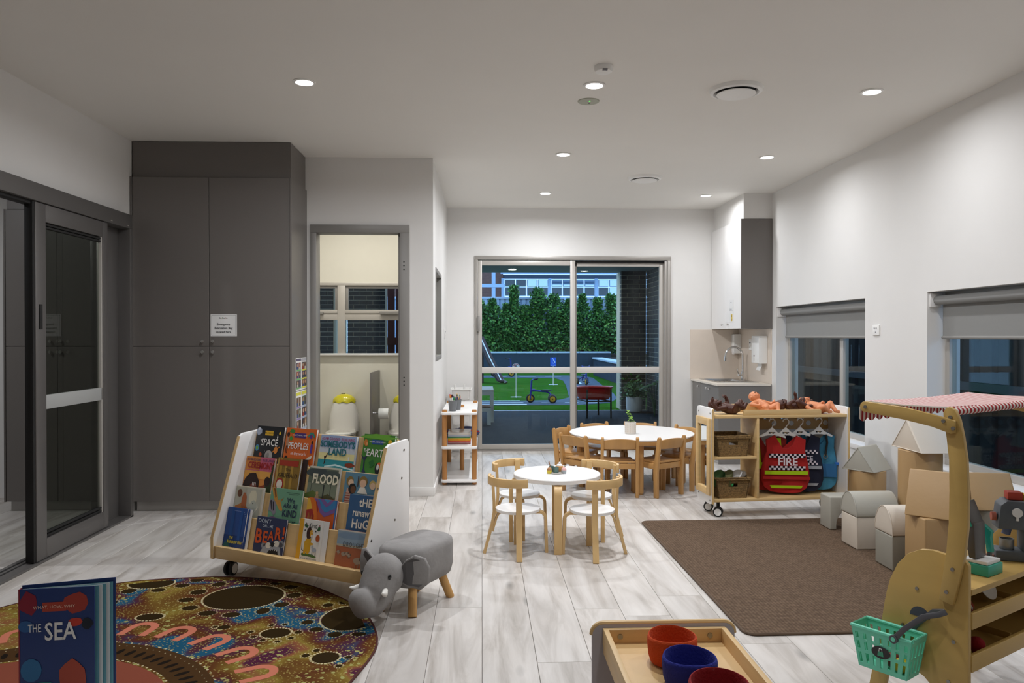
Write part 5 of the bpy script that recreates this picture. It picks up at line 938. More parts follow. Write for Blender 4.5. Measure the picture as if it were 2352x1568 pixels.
# --- third row
book(2, -.018, .191, .613, '#d98a3a', 'sunset coloured picture book with a dark-haired head and red lettering',
     [('r', 0, .62, 1, 1, '#c8607a'), ('r', 0, .70, .5, 1, '#d8883c'), ('r', 0, .50, 1, .68, '#e0a24a'), ('r', 0, 0, 1, .2, '#4a140e'), ('p', [(.5, .3), (.8, .4), (1, .3), (1, 0), (.5, 0)], '#8a3a1c'), ('p', [(.98, .95), (1, .95), (1, .1), (.55, .12), (.75, .3), (.9, .5)], '#2e3a1e'), ('p', blob(.30, .34, .28, .30, 16, 4, .08), '#2a130e'), E_(.38, .22, .15, .19, '#7a3420'), E_(.34, .26, .02, .025, wht), E_(.46, .25, .02, .025, wht), E_(.84, .46, .10, .11, '#2a130e'), ('r', .34, .34, .36, .42, wht), ('r', .39, .34, .41, .42, wht), ('r', .44, .34, .46, .41, wht)],
     [('ADAM GOODES · ELLIE LAING', .5, .93, .018, '#4a3a68', dict(bold=.012, sx=.8)), ('CEREMONY', .54, .80, .046, '#a01c1c', dict(bold=.035, sx=.76))], .016)
book(2, .213, .373, .621, '#8a6a24', 'gold and brown woodland picture book with an open dark page, in the third row',
     [('r', .1, 0, .22, 1, '#a8842e'), ('r', .35, .0, .45, .9, '#b8943c'), ('r', .62, 0, .72, .9, '#b08a34'), ('r', .0, 0, .06, 1, '#b8944a'), ('r', .08, .83, .92, .95, '#a8341c'), E_(.2, .42, .18, .14, '#a8281c'), E_(.2, .42, .13, .105, '#e6ded0'), ('p', blob(.9, .1, .06, .1, 8, 3), '#b8281c'), ('r', 0, 0, 1, .05, '#4a3a18')],
     [('The', .5, .745, .022, '#241a10', {}), ('GRUFFALO', .52, .62, .034, '#241a10', dict(bold=.01, sx=.8))], .014)
t = thing('dark_page', 'dark brown loose endpaper behind the gold woodland picture book', 'page', bl(.369, DK[2] - TB * (ZK[2] - .3815) - .003, .3815), BR_); t.rotation_euler = (-LEAN, 0, BR_); B().box(.006, .041, -.0005, .0010, 0, .243).build('page', t, mat('dark_brown_card', '#2a120c', .5))
book(2, .441, .646, .594, '#cfcbb8', 'grey-green picture book of a flooded forest with cream lettering',
     [('r', .0, .0, .95, .955, '#5f6a58'), ('p', blob(.3, .85, .4, .1, 12, 2), '#3f4a4a'), ('p', blob(.75, .8, .25, .12, 12, 5), '#4a5550'), ('r', .0, .3, .95, .6, '#76806c'), ('p', blob(.2, .25, .25, .16, 12, 3), '#5f7038'), ('p', blob(.7, .2, .25, .16, 12, 4), '#4a4a2a'), ('r', .52, .25, .56, .58, '#2f3430'), ('r', .75, .3, .77, .7, '#4a5248'), ('r', .12, .4, .13, .9, '#454d48'), ('p', blob(.36, .24, .07, .12, 9, 8), '#a08a68'), E_(.35, .37, .045, .04, '#b09468'), ('p', [(.3, 0), (.5, .16), (.8, .2), (.95, .1), (.95, 0)], '#3f4226')],
     [('FLOOD', .56, .70, .066, '#eee8cc', dict(bold=.035, sx=.78))], .014)
book(2, .682, .89, .582, '#5f8aa0', 'blue picture book with four children holding a board, rightmost in the third row',
     [('p', [(.05, 0), (.22, 0), (.24, .55), (.1, .62)], '#c9a08c'), ('p', [(.05, 0), (.2, 0), (.2, .05), (.05, .05)], '#9a4a3a'), E_(.17, .78, .11, .12, '#8a7038'), E_(.2, .74, .085, .09, '#e6c4a4'), E_(.26, .6, .12, .13, '#1e1a18'), E_(.29, .58, .08, .09, '#6a452a'), E_(.57, .80, .13, .13, '#8a7038'), E_(.57, .75, .10, .10, '#e0b898'), ('p', [(.42, .5), (.5, .66), (.64, .66), (.74, .5)], '#ece4d4'), E_(.86, .74, .1, .11, '#c8b06a'), E_(.87, .71, .08, .085, '#e6c4a4'), ('p', [(.22, .3), (.34, .47), (1, .5), (1, .28), (.3, .2)], '#bdb8ae'), ('r', .4, .66, .43, .92, '#4a3a34')]
     + [('r', .06, .05 + .06 * i, .22, .07 + .06 * i, '#9a4a3a') for i in range(8)],
     [('S', .40, .345, .04, '#d0622a', {}), ('T', .5, .325, .036, '#2a3a2a', {}), ('A', .6, .32, .034, '#7aa83a', {}), ('R', .7, .315, .036, '#5a5a30', {}), ('T', .8, .31, .034, '#c04a2a', {}), ('IN', .92, .31, .034, '#3a5a90', {})], .014)
# --- second row
book(1, -.018, .178, .462, '#cfc9b4', 'pale picture book with an orange and a white painted animal, leftmost in the second row',
     [('r', 0, 0, .96, .965, '#b9b8a8'), ('p', blob(.3, .3, .28, .3, 13, 3), '#c07a3c'), ('p', blob(.36, .6, .1, .25, 9, 4), '#b8683a'), ('p', blob(.35, .3, .12, .18, 10, 9), '#d8a05c'), ('p', blob(.66, .72, .14, .2, 12, 5), '#d9d3b8'), ('p', blob(.72, .4, .18, .26, 12, 6), '#b9bcae'), ('p', [(.6, .2), (.9, .5), (.82, .7), (.86, .5), (.56, .1)], '#e8e4d0'), E_(.16, .82, .09, .1, '#6a4226'), ('p', [(.66, .62), (.72, .6), (.7, .58)], '#20201c'), ('p', [(.52, .42), (.57, .47), (.56, .4)], '#20201c'), ('p', [(.64, .36), (.7, .42), (.67, .34)], '#20201c')], (), .018)
book(1, .229, .449, .471, '#6fa383', 'sage green picture book with a giraffe and zebra and dark lettering',
     [('p', [(.02, 1.0), (.14, 1.0), (.22, .8), (.26, .72), (.32, .74), (.44, .52), (.42, .48), (.34, .5), (.22, .64), (.16, .7), (.08, .85)], '#c8903c'), ('p', [(.08, .99), (.13, .98), (.2, .8), (.17, .76)], '#7a4a1c'), ('p', [(.36, .74), (.44, .8), (.38, .7)], '#a8742e'), ('p', [(.0, .70), (.08, .74), (.2, .66), (.24, .42), (.18, .36), (.08, .46), (.0, .45)], '#8a8690'), ('p', [(.02, .69), (.06, .71), (.12, .5), (.09, .48)], '#2f2c34'), ('p', [(.1, .68), (.14, .67), (.18, .48), (.15, .46)], '#2f2c34'), ('p', blob(.17, .22, .22, .12, 12, 7), '#7a5a80'), ('p', [(.62, .0), (.6, .14), (.68, .2), (.8, .1), (.86, .0)], '#3a2a14'), ('p', [(.64, .1), (.68, .17), (.78, .09), (.74, .04)], '#d8b028'), ('r', .5, .915, .92, .925, '#3a5a4a'), ('r', .58, .885, .86, .893, '#3a5a4a')] + [('r', .50 + .05 * i, .25 + .01 * (i % 3), .535 + .05 * i, .275 + .008 * (i % 2), '#30404a') for i in range(9)],
     [('We', .68, .74, .036, '#20284a', dict(bold=.015)), ('ARe All', .68, .615, .036, '#20284a', dict(bold=.015, sx=.85)), ('KIND', .68, .44, .052, '#20284a', dict(bold=.015, sx=.8))], .012)
book(1, .49, .684, .444, '#c85a1e', 'orange picture book with blue and purple painted waves',
     [('p', [(0, 1), (.3, 1), (.4, .7), (.3, .4), (.3, 0), (0, 0)], '#a02a24'), ('p', [(0, .98), (.12, 1), (.2, .72), (0, .68)], '#e0b03a'), ('p', [(.06, 1), (.26, 1), (.34, .74), (.42, .4), (.3, .3), (.28, .55)], '#d8701e'), ('p', [(.2, 1), (1, 1), (1, .72), (.8, .62), (.62, .55), (.45, .66), (.32, .9)], '#7a5a98'), ('p', [(.3, 1), (1, 1), (1, .82), (.82, .74), (.64, .66), (.5, .76), (.4, .95)], '#3a7fb4'), ('p', [(.42, 1), (.9, 1), (.76, .86), (.64, .80), (.54, .88)], '#7a5a98'), ('p', [(.55, 1), (.8, 1), (.68, .9)], '#3f8fc0'), ('p', [(.06, .5), (.1, .64), (.14, .5), (.12, .3), (.04, .3)], '#a8602a'), ('p', [(.16, .44), (.21, .6), (.25, .44), (.22, .24), (.14, .24)], '#a8602a'), ('p', [(.25, .36), (.29, .48), (.33, .34), (.3, .18), (.24, .18)], '#a8602a'), ('p', blob(.78, .34, .06, .05, 9, 2), '#6a4a34'), E_(.75, .27, .03, .05, '#d8a06a'), ('r', .72, .1, .8, .22, '#6f8a34'), ('r', .62, .02, .95, .06, '#c8882c'), ('r', .96, 0, 1, 1, '#2f6fb0')], (), .014)
book(1, .755, .915, .484, '#2f5a86', 'slate blue picture book with large cream lettering, rightmost in the second row',
     [('p', blob(.86, .17, .12, .12, 11, 3), '#8a4a2c'), E_(.87, .19, .09, .09, '#dca88a'), ('r', .74, 0, 1, .06, '#a84a24')],
     [('tHE', .66, .84, .056, '#ece6d8', dict(bold=.02, sx=.9)), ('runaw', .52, .63, .050, '#ece6d8', dict(bold=.02, sx=.82)), ('HuG', .54, .40, .062, '#ece6d8', dict(bold=.02, sx=.9))], .012)
# --- lowest row
book(0, -.018, .142, .356, '#16468e', 'deep blue underwater picture book with yellow lettering, leftmost in the lowest row',
     [('r', .0, .0, 1, .3, '#123a7a'), ('r', .2, .3, .35, 1, '#1c539c'), ('r', .6, .2, .72, 1, '#1a4f98'), ('p', [(.02, 0), (.1, .16), (.14, .1), (.24, .24), (.3, .05), (.34, 0)], '#1e5a5a'), ('p', [(.62, 0), (.72, .2), (.78, .08), (.88, .22), (.95, .04), (1, 0)], '#2a3f7a'), E_(.8, .86, .012, .01, '#8ab0d8'), E_(.83, .8, .01, .008, '#8ab0d8'), E_(.77, .9, .008, .008, '#8ab0d8'), ('r', .32, .915, .62, .925, '#8aa0d0')],
     [('THE', .34, .235, .018, '#d8c83a', dict(bold=.03, sx=.8)), ('RAINBOW FISH', .52, .13, .021, '#d8c83a', dict(bold=.03, sx=.72))], .012, pages=.014)
book(0, .199, .407, .330, '#2a3358', 'navy picture book with big orange letters and a shouting grey koala',
     [('p', blob(.40, .20, .13, .12, 12, 3, .06), '#8a8e96'), ('p', blob(.90, .30, .12, .11, 12, 4, .06), '#8a8e96'), ('p', blob(.41, .18, .08, .08, 10, 5, .06), '#4a4c55'), ('p', blob(.90, .28, .07, .07, 10, 6, .06), '#4a4c55'), ('p', [(.26, 0), (.34, .16), (.5, .26), (.75, .27), (.9, .18), (.94, 0)], '#9a9ea6'), E_(.50, .22, .09, .085, '#dcd8cc'), E_(.76, .30, .09, .09, '#dcd8cc'), E_(.56, .23, .013, .015, '#18181a'), E_(.70, .29, .013, .015, '#18181a'), ('p', blob(.63, .26, .065, .07, 10, 7, .1), '#1a1a1e'), ('p', [(.5, .0), (.55, .09), (.68, .14), (.82, .11), (.86, 0)], '#121214')] + [('p', [(x, .10 + d), (x + .035, .11 + d), (x + .018, .07 + d)], wht) for x, d in ((.58, .0), (.65, .022), (.72, .02), (.78, .01))],
     [("DON'T", .28, .88, .029, '#c9d2de', dict(bold=.01)), ('CALL ME', .40, .745, .019, '#c9d2de', dict(bold=.01)), ('B', .14, .42, .10, '#d8571a', dict(bold=.03, sx=.85)), ('E', .36, .42, .082, '#d8571a', dict(bold=.03, sx=.85)), ('A', .55, .48, .066, '#d8571a', dict(bold=.03, sx=.85)), ('R', .77, .56, .082, '#d8571a', dict(bold=.03, sx=.85)), ('!', .95, .60, .08, '#d8571a', dict(bold=.03))], .010)
book(0, .492, .647, .348, '#e9e6df', 'white picture book with a yellow spine strip and a lion drawing',
     [('r', 0, 0, .17, 1, '#e0a41e'), ('p', blob(.28, .84, .07, .06, 8, 2, .5), '#2f5a34'), ('p', blob(.83, .80, .07, .07, 8, 3, .5), '#2f5a34'), E_(.31, .88, .025, .02, '#b07a80'), E_(.84, .87, .025, .02, '#b07a80'), ('p', [(.22, .12), (.25, .16), (.7, .15), (.86, .1), (.8, .07), (.5, .09), (.26, .09)], '#4a6a2c'), ('p', [(.30, .14), (.30, .44), (.42, .56), (.56, .54), (.56, .2), (.5, .14), (.44, .14), (.42, .2), (.38, .14)], '#d8a41e'), ('p', blob(.45, .66, .12, .15, 12, 4, .1), '#3a1e14'), E_(.54, .66, .07, .09, '#d8a030'), E_(.57, .60, .04, .03, wht), E_(.56, .685, .014, .015, '#f2f0ea'), ('p', [(.5, .44), (.68, .42), (.66, .38), (.5, .36)], '#d8a41e'), ('p', [(.2, .38), (.24, .24), (.3, .22), (.3, .2), (.22, .22)], '#3a1e14'), E_(.74, .26, .10, .055, '#a8b0bc'), E_(.66, .33, .04, .04, '#a8b0bc'), ('r', .66, .13, .68, .22, '#7a828e'), ('r', .8, .13, .82, .22, '#7a828e'), E_(.83, .56, .085, .085, '#b0521e'), ('p', blob(.26, .72, .03, .025, 7, 3, .4), '#2a2a2a'), ('p', blob(.72, .72, .03, .025, 7, 4, .4), '#2a2a2a')],
     [('Kind', .58, .85, .036, '#2a2622', dict(sx=.8)), ('A book about kindness', .56, .035, .011, '#2a2622', {})], .008, pages=.03)
book(0, .746, .925, .324, '#a8603c', 'rust and blue picture book with sheep on dry ground, rightmost in the lowest row',
     [('r', 0, .55, 1, .965, '#8fa4b4'), ('p', blob(.5, .85, .5, .1, 12, 2), '#7f97ae'), ('r', 0, .965, 1, 1, '#d3cfc6'), ('r', 0, .54, 1, .60, '#b3ac98'), ('p', [(0, 0), (1, 0), (1, .5), (.5, .52), (0, .55)], '#a8603c')] + [q for x, y, s_, g_ in ((.1, .38, .06, 1), (.28, .34, .08, 2), (.40, .36, .06, 3), (.48, .32, .06, 4), (.78, .2, .13, 5)) for q in (('p', blob(x, y, s_, s_ * .75, 10, g_), '#a3907c'), E_(x + s_ * .7, y + s_ * .4, s_ * .35, s_ * .35, '#6a5a4c'), ('r', x - s_ * .5, y - s_ * 1.4, x - s_ * .35, y - s_ * .5, '#8a7868'), ('r', x + s_ * .3, y - s_ * 1.4, x + s_ * .45, y - s_ * .5, '#8a7868'))],
     [('DROUGHT', .60, .61, .030, '#2e2a28', dict(sx=.78, spacing=1.25))], .012)
# ================================================================ elephant stool; looks to +x, left side +y
M_plush = mat('grey_plush', '#8d8a88', .9, var=.10, scale=14, bump=.15, bscale=60); M_plushd = mat('dark_plush', '#5c5a5b', .9, var=.06)
t = thing('elephant_stool', 'grey plush elephant stool with wooden log legs beside the book stand', 'stool', (-.323, 3.677, 0), R(-119.4))
ov = lambda a, c, z: [(-.02 + a * math.copysign(abs(math.cos(q)) ** .55, math.cos(q)), c * math.copysign(abs(math.sin(q)) ** .55, math.sin(q)), z) for q in [2 * math.pi * i / 40 for i in range(40)]]
B().loft([ov(.155, .095, .118), ov(.18, .118, .13), ov(.192, .128, .17), ov(.193, .129, .27), ov(.188, .124, .292), ov(.17, .108, .306), ov(.10, .06, .312)]).build('body', t, M_plush, smooth=60)
b = B(); b.ell((.245, 0, .205), (.098, .092, .098), 24, 16); b.ell((.28, 0, .17), (.08, .078, .078), 20, 14); path = [(.27, 0, .185), (.31, 0, .138), (.345, -.003, .108), (.382, -.006, .110), (.405, -.008, .140)]
b.tube(path, [.088, .08, .07, .058, .050], 16); b.ell(path[-1], (.050, .050, .050), 14, 10); o_ = b.build('head', t, M_plush)
m = o_.modifiers.new('remesh', 'REMESH'); m.mode = 'VOXEL'; m.voxel_size = .006; m.use_smooth_shade = True; m = o_.modifiers.new('smooth', 'SMOOTH'); m.iterations = 14; m.factor = .5
for s_ in (-1, 1):
    pr = [(-.02, -.02), (.03, -.045), (.085, -.055), (.112, -.03), (.118, .04), (.10, .085), (.06, .10), (.02, .075), (-.015, .03)]
    rr_ = Matrix.Rotation(R(90) if s_ > 0 else R(-90), 3, 'Z'); b = B(); rings = []
    for k, (off, sc) in enumerate(((-.009, .96), (-.004, 1.0), (.004, 1.0), (.009, .96))):
        ring_ = []
        for x, z in pr: cx, cz = .05 + (x - .05) * sc, .02 + (z - .02) * sc; p = Vector((.205 - .04 * (cx / .1) + off + .012 * math.sin(cx * 25), s_ * (.075 + cx), .20 + cz)); ring_.append(tuple(p))
        rings.append(ring_)
    b.loft(rings); er = b.build('ear', t, M_plush, smooth=60)
    b = B(); b.face([b.v(.205 - .04 * (x / .1) + .0105 + .012 * math.sin(x * 25), s_ * (.075 + x * .9 + .003), .20 + .02 + (z - .02) * .84) for x, z in pr]); b.build('inner_ear', er, M_plushd, smooth=0)
    p0 = Vector((.325, s_ * .066, .168)); B().tube([p0, p0 + Vector((.022, s_ * .016, -.006)), p0 + Vector((.05, s_ * .022, .006))], [.014, .013, .003], 12).ell(p0, (.014, .014, .014), 12, 8).build('tusk', t, mat('felt_white', '#e6e3dc', .8))
    B().ell((.300, s_ * .0745, .222), (.010, .006, .012), 14, 8).build('eye', t, mat('eye_black', '#0c0c0c', .25))
M_log = mat('log_leg', '#c89a5c', .6, var=.18, scale=9, stretch=(1, 1, .5))
for x, y in ((.135, .082), (.135, -.082), (-.145, .09), (-.145, -.09)): B().cyl((x * .82, y * .8, .13), (x * 1.12, y * 1.12, 0), .021, .020, 18).build('leg', t, M_log)

# ================================================================ brown rug and printed round rug
def rugmat():
    m = bpy.data.materials.new('brown_woven_rug'); m.use_nodes = True; nt = m.node_tree; N, L = nt.nodes, nt.links; b = N['Principled BSDF']; tc = N.new('ShaderNodeTexCoord'); v = N.new('ShaderNodeTexVoronoi'); v.inputs['Scale'].default_value = 62; v.inputs['Randomness'].default_value = .25; L.new(tc.outputs['Object'], v.inputs[0])
    r = N.new('ShaderNodeValToRGB'); r.color_ramp.elements[0].position = .1; r.color_ramp.elements[0].color = lin('#86705c'); r.color_ramp.elements[1].position = .75; r.color_ramp.elements[1].color = lin('#4f3f32'); L.new(v.outputs['Distance'], r.inputs[0])
    n = N.new('ShaderNodeTexNoise'); n.inputs['Scale'].default_value = 5; L.new(tc.outputs['Object'], n.inputs[0]); mr = N.new('ShaderNodeMapRange'); mr.inputs['To Min'].default_value = .9; mr.inputs['To Max'].default_value = 1.1; L.new(n.outputs[0], mr.inputs[0]); sc = N.new('ShaderNodeVectorMath'); sc.operation = 'SCALE'; L.new(r.outputs[0], sc.inputs[0]); L.new(mr.outputs[0], sc.inputs['Scale']); L.new(sc.outputs[0], b.inputs['Base Color'])
    b.inputs['Roughness'].default_value = .9; b.inputs['Specular IOR Level'].default_value = .15; bp = N.new('ShaderNodeBump'); bp.invert = True; bp.inputs['Strength'].default_value = .7; bp.inputs['Distance'].default_value = .004; L.new(v.outputs['Distance'], bp.inputs['Height']); L.new(bp.outputs[0], b.inputs['Normal']); return m
t = thing('brown_rug', 'brown woven rectangular rug under the soft play blocks', 'rug', (1.93, 4.235, 0), R(1.0)); rp = rrect(-.82, .80, -1.0, 1.0, .05, 6)
B().prism(rp, 'z', 0.0005, .010).build('pile', t, rugmat()); B().tube([(p[0], p[1], .006) for p in rp] + [(rp[0][0], rp[0][1], .006)], .0065, 8).build('bound_edge', t, mat('rug_binding', '#5c4a3a', .85))
def dotmat():
    m = bpy.data.materials.new('dot_painting_print'); m.use_nodes = True; nt = m.node_tree; N, L = nt.nodes, nt.links; b = N['Principled BSDF']; tc = N.new('ShaderNodeTexCoord'); n = N.new('ShaderNodeTexNoise'); n.inputs['Scale'].default_value = 2.6; n.inputs['Detail'].default_value = 2; n.inputs['Distortion'].default_value = .6; L.new(tc.outputs['Object'], n.inputs[0])
    r = N.new('ShaderNodeValToRGB'); r.color_ramp.interpolation = 'LINEAR'; e = r.color_ramp.elements; cols = ((.30, '#164e68'), (.40, '#1d5470'), (.43, '#4a2638'), (.48, '#5a3018'), (.54, '#6e5020'), (.60, '#84702e'), (.65, '#865236'), (.71, '#4f2038'))
    e[0].position, e[0].color = cols[0][0], lin(cols[0][1]); e[1].position, e[1].color = cols[-1][0], lin(cols[-1][1])
    for p, c in cols[1:-1]: k = e.new(p); k.color = lin(c)
    L.new(n.outputs[0], r.inputs[0]); prev = r.outputs[0]
    for sc_, c, th, fac in ((75, '#a89a58', .30, .65), (30, '#a3a062', .26, .8)):
        v = N.new('ShaderNodeTexVoronoi'); v.inputs['Scale'].default_value = sc_; L.new(tc.outputs['Object'], v.inputs[0]); g = N.new('ShaderNodeMath'); g.operation = 'LESS_THAN'; g.inputs[1].default_value = th; L.new(v.outputs['Distance'], g.inputs[0])
        msk = N.new('ShaderNodeMath'); msk.operation = 'MULTIPLY'; L.new(g.outputs[0], msk.inputs[0])
        if sc_ == 30:
            n3 = N.new('ShaderNodeTexNoise'); n3.inputs['Scale'].default_value = 3.1; L.new(tc.outputs['Object'], n3.inputs[0]); g3 = N.new('ShaderNodeMath'); g3.operation = 'GREATER_THAN'; g3.inputs[1].default_value = .5; L.new(n3.outputs[0], g3.inputs[0]); L.new(g3.outputs[0], msk.inputs[1])
        else: msk.inputs[1].default_value = fac
        mx = N.new('ShaderNodeMixRGB'); L.new(msk.outputs[0], mx.inputs[0]); L.new(prev, mx.inputs[1]); mx.inputs[2].default_value = lin(c); prev = mx.outputs[0]
    L.new(prev, b.inputs['Base Color']); b.inputs['Roughness'].default_value = .9; b.inputs['Specular IOR Level'].default_value = .1; return m
t = thing('round_rug', 'round rug printed with an earthy dot painting in front of the book stand', 'rug', (-1.44, 3.11, 0))
NP = 90; edge = [(1.0 * (1 + .006 * math.sin(7 * a) + .004 * math.sin(13 * a + 1)) * math.cos(a), 1.0 * (1 + .006 * math.sin(7 * a) + .004 * math.sin(13 * a + 1)) * math.sin(a)) for a in [2 * math.pi * i / NP for i in range(NP)]]
B().prism(edge, 'z', .0005, .006).build('rug_base', t, dotmat()); B().tube([(p[0], p[1], .004) for p in edge + edge[:1]], .005, 8).build('bound_edge', t, mat('rug_edge', '#4a1812', .85))
DISC = [(0.278, 0.673, 0.187, 0.171), (0.842, 0.375, 0.124, 0.15), (-0.262, 0.90, 0.11, 0.08), (0.555, 0.208, 0.061, 0.053), (0.82, -0.054, 0.053, 0.051), (-0.066, 0.421, 0.057, 0.042), (-0.048, 0.95, 0.031, 0.034), (0.09, 0.872, 0.032, 0.035), (0.22, 0.92, 0.03, 0.033), (0.381, 0.88, 0.03, 0.027), (0.47, 0.818, 0.034, 0.031), (0.516, 0.687, 0.033, 0.034), (0.488, 0.56, 0.033, 0.032), (0.425, 0.479, 0.029, 0.039), (0.295, 0.434, 0.038, 0.03), (0.177, 0.459, 0.038, 0.03), (0.071, 0.532, 0.035, 0.029), (0.013, 0.643, 0.036, 0.029), (0.028, 0.755, 0.037, 0.035), (-0.184, 0.793, 0.032, 0.028), (-0.091, 0.861, 0.034, 0.029), (-0.324, 0.786, 0.033, 0.036), (-0.329, 0.615, 0.024, 0.033), (0.311, 0.283, 0.026, 0.023), (0.649, 0.455, 0.027, 0.026), (0.662, 0.328, 0.026, 0.026), (0.711, 0.545, 0.024, 0.023), (0.721, 0.242, 0.028, 0.025), (0.811, 0.183, 0.03, 0.028), (0.914, 0.183, 0.03, 0.02), (0.649, 0.214, 0.013, 0.017), (0.633, 0.151, 0.011, 0.011), (0.586, 0.116, 0.01, 0.011), (0.52, 0.132, 0.01, 0.012), (0.909, -0.054, 0.013, 0.013), (0.887, -0.133, 0.012, 0.012), (0.769, 0.019, 0.012, 0.013), (0.736, -0.03, 0.015, 0.016), (0.471, 0.17, 0.011, 0.011), (0.78, 0.575, 0.022, 0.021), (0.513, 0.298, 0.01, 0.012), (0.569, 0.306, 0.01, 0.012), (0.444, 0.225, 0.01, 0.013), (0.27, 0.289, 0.009, 0.012)]
bd, bw_ = B(), B(); Z0 = .0064
def inside(x, y): return x * x + y * y < .965 ** 2
for i, (x, y, a, c) in enumerate(DISC):
    pts = [(x + a * math.cos(q), y + c * math.sin(q)) for q in [2 * math.pi * k / 24 for k in range(24)]]; pts = [p if inside(*p) else tuple(v * .965 / math.hypot(*p) for v in p) for p in pts]
    bd.face([bd.v(p[0], p[1], Z0) for p in pts]); n = max(10, int((a + c) * 260)); rd = .0055 if a > .05 else .0036
    for k in range(n):
        q = 2 * math.pi * k / n; px, py = x + (a + .006) * math.cos(q), y + (c + .006) * math.sin(q)
        if inside(px, py): bw_.face([bw_.v(px + rd * math.cos(u), py + rd * math.sin(u), Z0 + .0003) for u in [2 * math.pi * j / 6 for j in range(6)]])
RCx, RCy = -.2, -.6
bp_, bm1, bm2 = B(), B(), B()
for k, az in enumerate((-20, -4, 12, 28, 42, 55, 68, 80, 95, 112, 130)):
    az = R(az); c, s_ = math.cos(az), math.sin(az); P = []
    for u, v in [(-.055, -.05), (.02, -.05)] + [(.03 + .05 * math.cos(R(q)), .05 * math.sin(R(q))) for q in range(-75, 76, 25)] + [(.02, .05), (-.055, .05)]: rr0 = .875 + u; P.append((RCx + rr0 * c - v * s_, RCy + rr0 * s_ + v * c, .0066))
    if all(inside(p[0], p[1]) for p in P): bp_.sweep(P, .034, .0004, (0, 0, 1)) if False else None
    if all(inside(p[0], p[1]) for p in P):
        L_, R__ = [], []
        for i, p in enumerate(P):
            d = (Vector(P[min(i + 1, len(P) - 1)]) - Vector(P[max(0, i - 1)])).normalized(); n_ = Vector((-d.y, d.x, 0)) * .017; L_.append(Vector(p) + n_); R__.append(Vector(p) - n_)
        for i in range(len(P) - 1): bp_.face([bp_.v(*L_[i]), bp_.v(*L_[i + 1]), bp_.v(*R__[i + 1]), bp_.v(*R__[i])])
def band(b, r0, r1, z, a0=-25, a1=165, n=60):
    for i in range(n):
        q0, q1 = R(a0 + (a1 - a0) * i / n), R(a0 + (a1 - a0) * (i + 1) / n); pts = [(RCx + r * math.cos(q), RCy + r * math.sin(q)) for r, q in ((r0, q0), (r1, q0), (r1, q1), (r0, q1))]
        if all(inside(*p) for p in pts): b.face([b.v(p[0], p[1], z) for p in pts])
band(bm1, .60, .74, .0064); band(bm2, .30, .585, .0064)
for i in range(70):
    q = R(-25 + 190 * i / 70)
    for rad, rd in ((.745, .0055), (.595, .005), (.715, .003)):
        px, py = RCx + rad * math.cos(q), RCy + rad * math.sin(q)
        if inside(px, py): bw_.face([bw_.v(px + rd * math.cos(u), py + rd * math.sin(u), .0069) for u in [2 * math.pi * j / 6 for j in range(6)]])
bk_ = B()
for i in range(44):
    q = R(-25 + 190 * i / 44); px, py = RCx + .66 * math.cos(q), RCy + .66 * math.sin(q)
    if inside(px * 1.03, py * 1.03): bk_.face([bk_.v(px + .03 * math.cos(u) * math.cos(q) - .012 * math.sin(u) * math.sin(q), py + .03 * math.cos(u) * math.sin(q) + .012 * math.sin(u) * math.cos(q), .0067) for u in [2 * math.pi * j / 10 for j in range(10)]])
for b_, nm, c in ((bd, 'dark_spots', '#2c1f06'), (bw_, 'white_dots', '#cfc39a'), (bp_, 'pink_arches', '#c87860'), (bm1, 'brown_band', '#4a3218'), (bm2, 'rose_centre', '#8a4a38'), (bk_, 'black_ovals', '#1c140c')): tag(b_.build(nm, t, flat(c, .9), smooth=0), kind='stuff')

# ================================================================ soft play blocks
V = {'cream': mat('cream_vinyl', '#d3c8b9', .45, bump=.05, bscale=40), 'grey': mat('grey_vinyl', '#9a978c', .45, bump=.05, bscale=40), 'tan': mat('tan_vinyl', '#b08f63', .45, bump=.05, bscale=40), 'sage': mat('sage_vinyl', '#aeaba0', .45, bump=.05, bscale=40)}
def soft(lab, nm, cat, loc, rz, fill, col): t = thing(nm, lab, cat, loc, R(rz), 'soft vinyl play blocks'); b = B(); fill(b); o = b.build('cushion', t, V[col], bevel=.009, seg=3, smooth=50); return t
def seam(t, pts, col): B().tube(pts, .0035, 6).build('piping', t, V[col])
arch = lambda w, h, n=16: [(w / 2 * math.cos(math.pi * i / n), h * math.sin(math.pi * i / n)) for i in range(n + 1)]
RZ = .0105
def cubeblk(lab, x, y, w, d, h, col, z=RZ):
    t = soft(lab, 'soft_block', 'play block', (x, y, z), 0, lambda b: b.box(0, w, 0, d, 0, h), col); seam(t, [(.004, .004, h - .003), (w - .004, .004, h - .003)], col); seam(t, [(.004, .004, .004), (.004, .004, h - .004)], col); return t
cubeblk('cream vinyl play cube under the sage half-round block', 2.223, 4.455, .26, .2, .192, 'cream'); cubeblk('grey vinyl play cube under the cream half-round block', 2.215, 4.046, .285, .185, .187, 'grey')
def halfr(lab, x, y, w, d, h, col, z): t = soft(lab, 'half_round_block', 'play block', (x, y, z), 0, lambda b: b.loft([[(X, d / 2 + p[0], p[1]) for p in arch(d, h)] for X in (0, w)]), col); seam(t, [(.002, d / 2 + p[0] * .98, p[1] * .98) for p in arch(d, h)], col)
halfr('sage half-round play block on top of the cream cube', 2.22, 4.453, .265, .204, .138, 'sage', RZ + .193); halfr('cream half-round play block on top of the grey cube', 2.213, 4.044, .288, .19, .15, 'cream', RZ + .188)
archp = [(0, 0), (.045, 0)] + [(.2 - .155 * math.cos(math.pi * i / 12), .03 + .13 * math.sin(math.pi * i / 12)) for i in range(13)] + [(.355, 0), (.4, 0), (.4, .217), (0, .217)]
soft('sage arch-shaped play block at the back end of the row', 'arch_block', 'play block', (2.278, 4.925, RZ), 0, lambda b: b.prism(archp, 'y', 0, .15), 'sage')
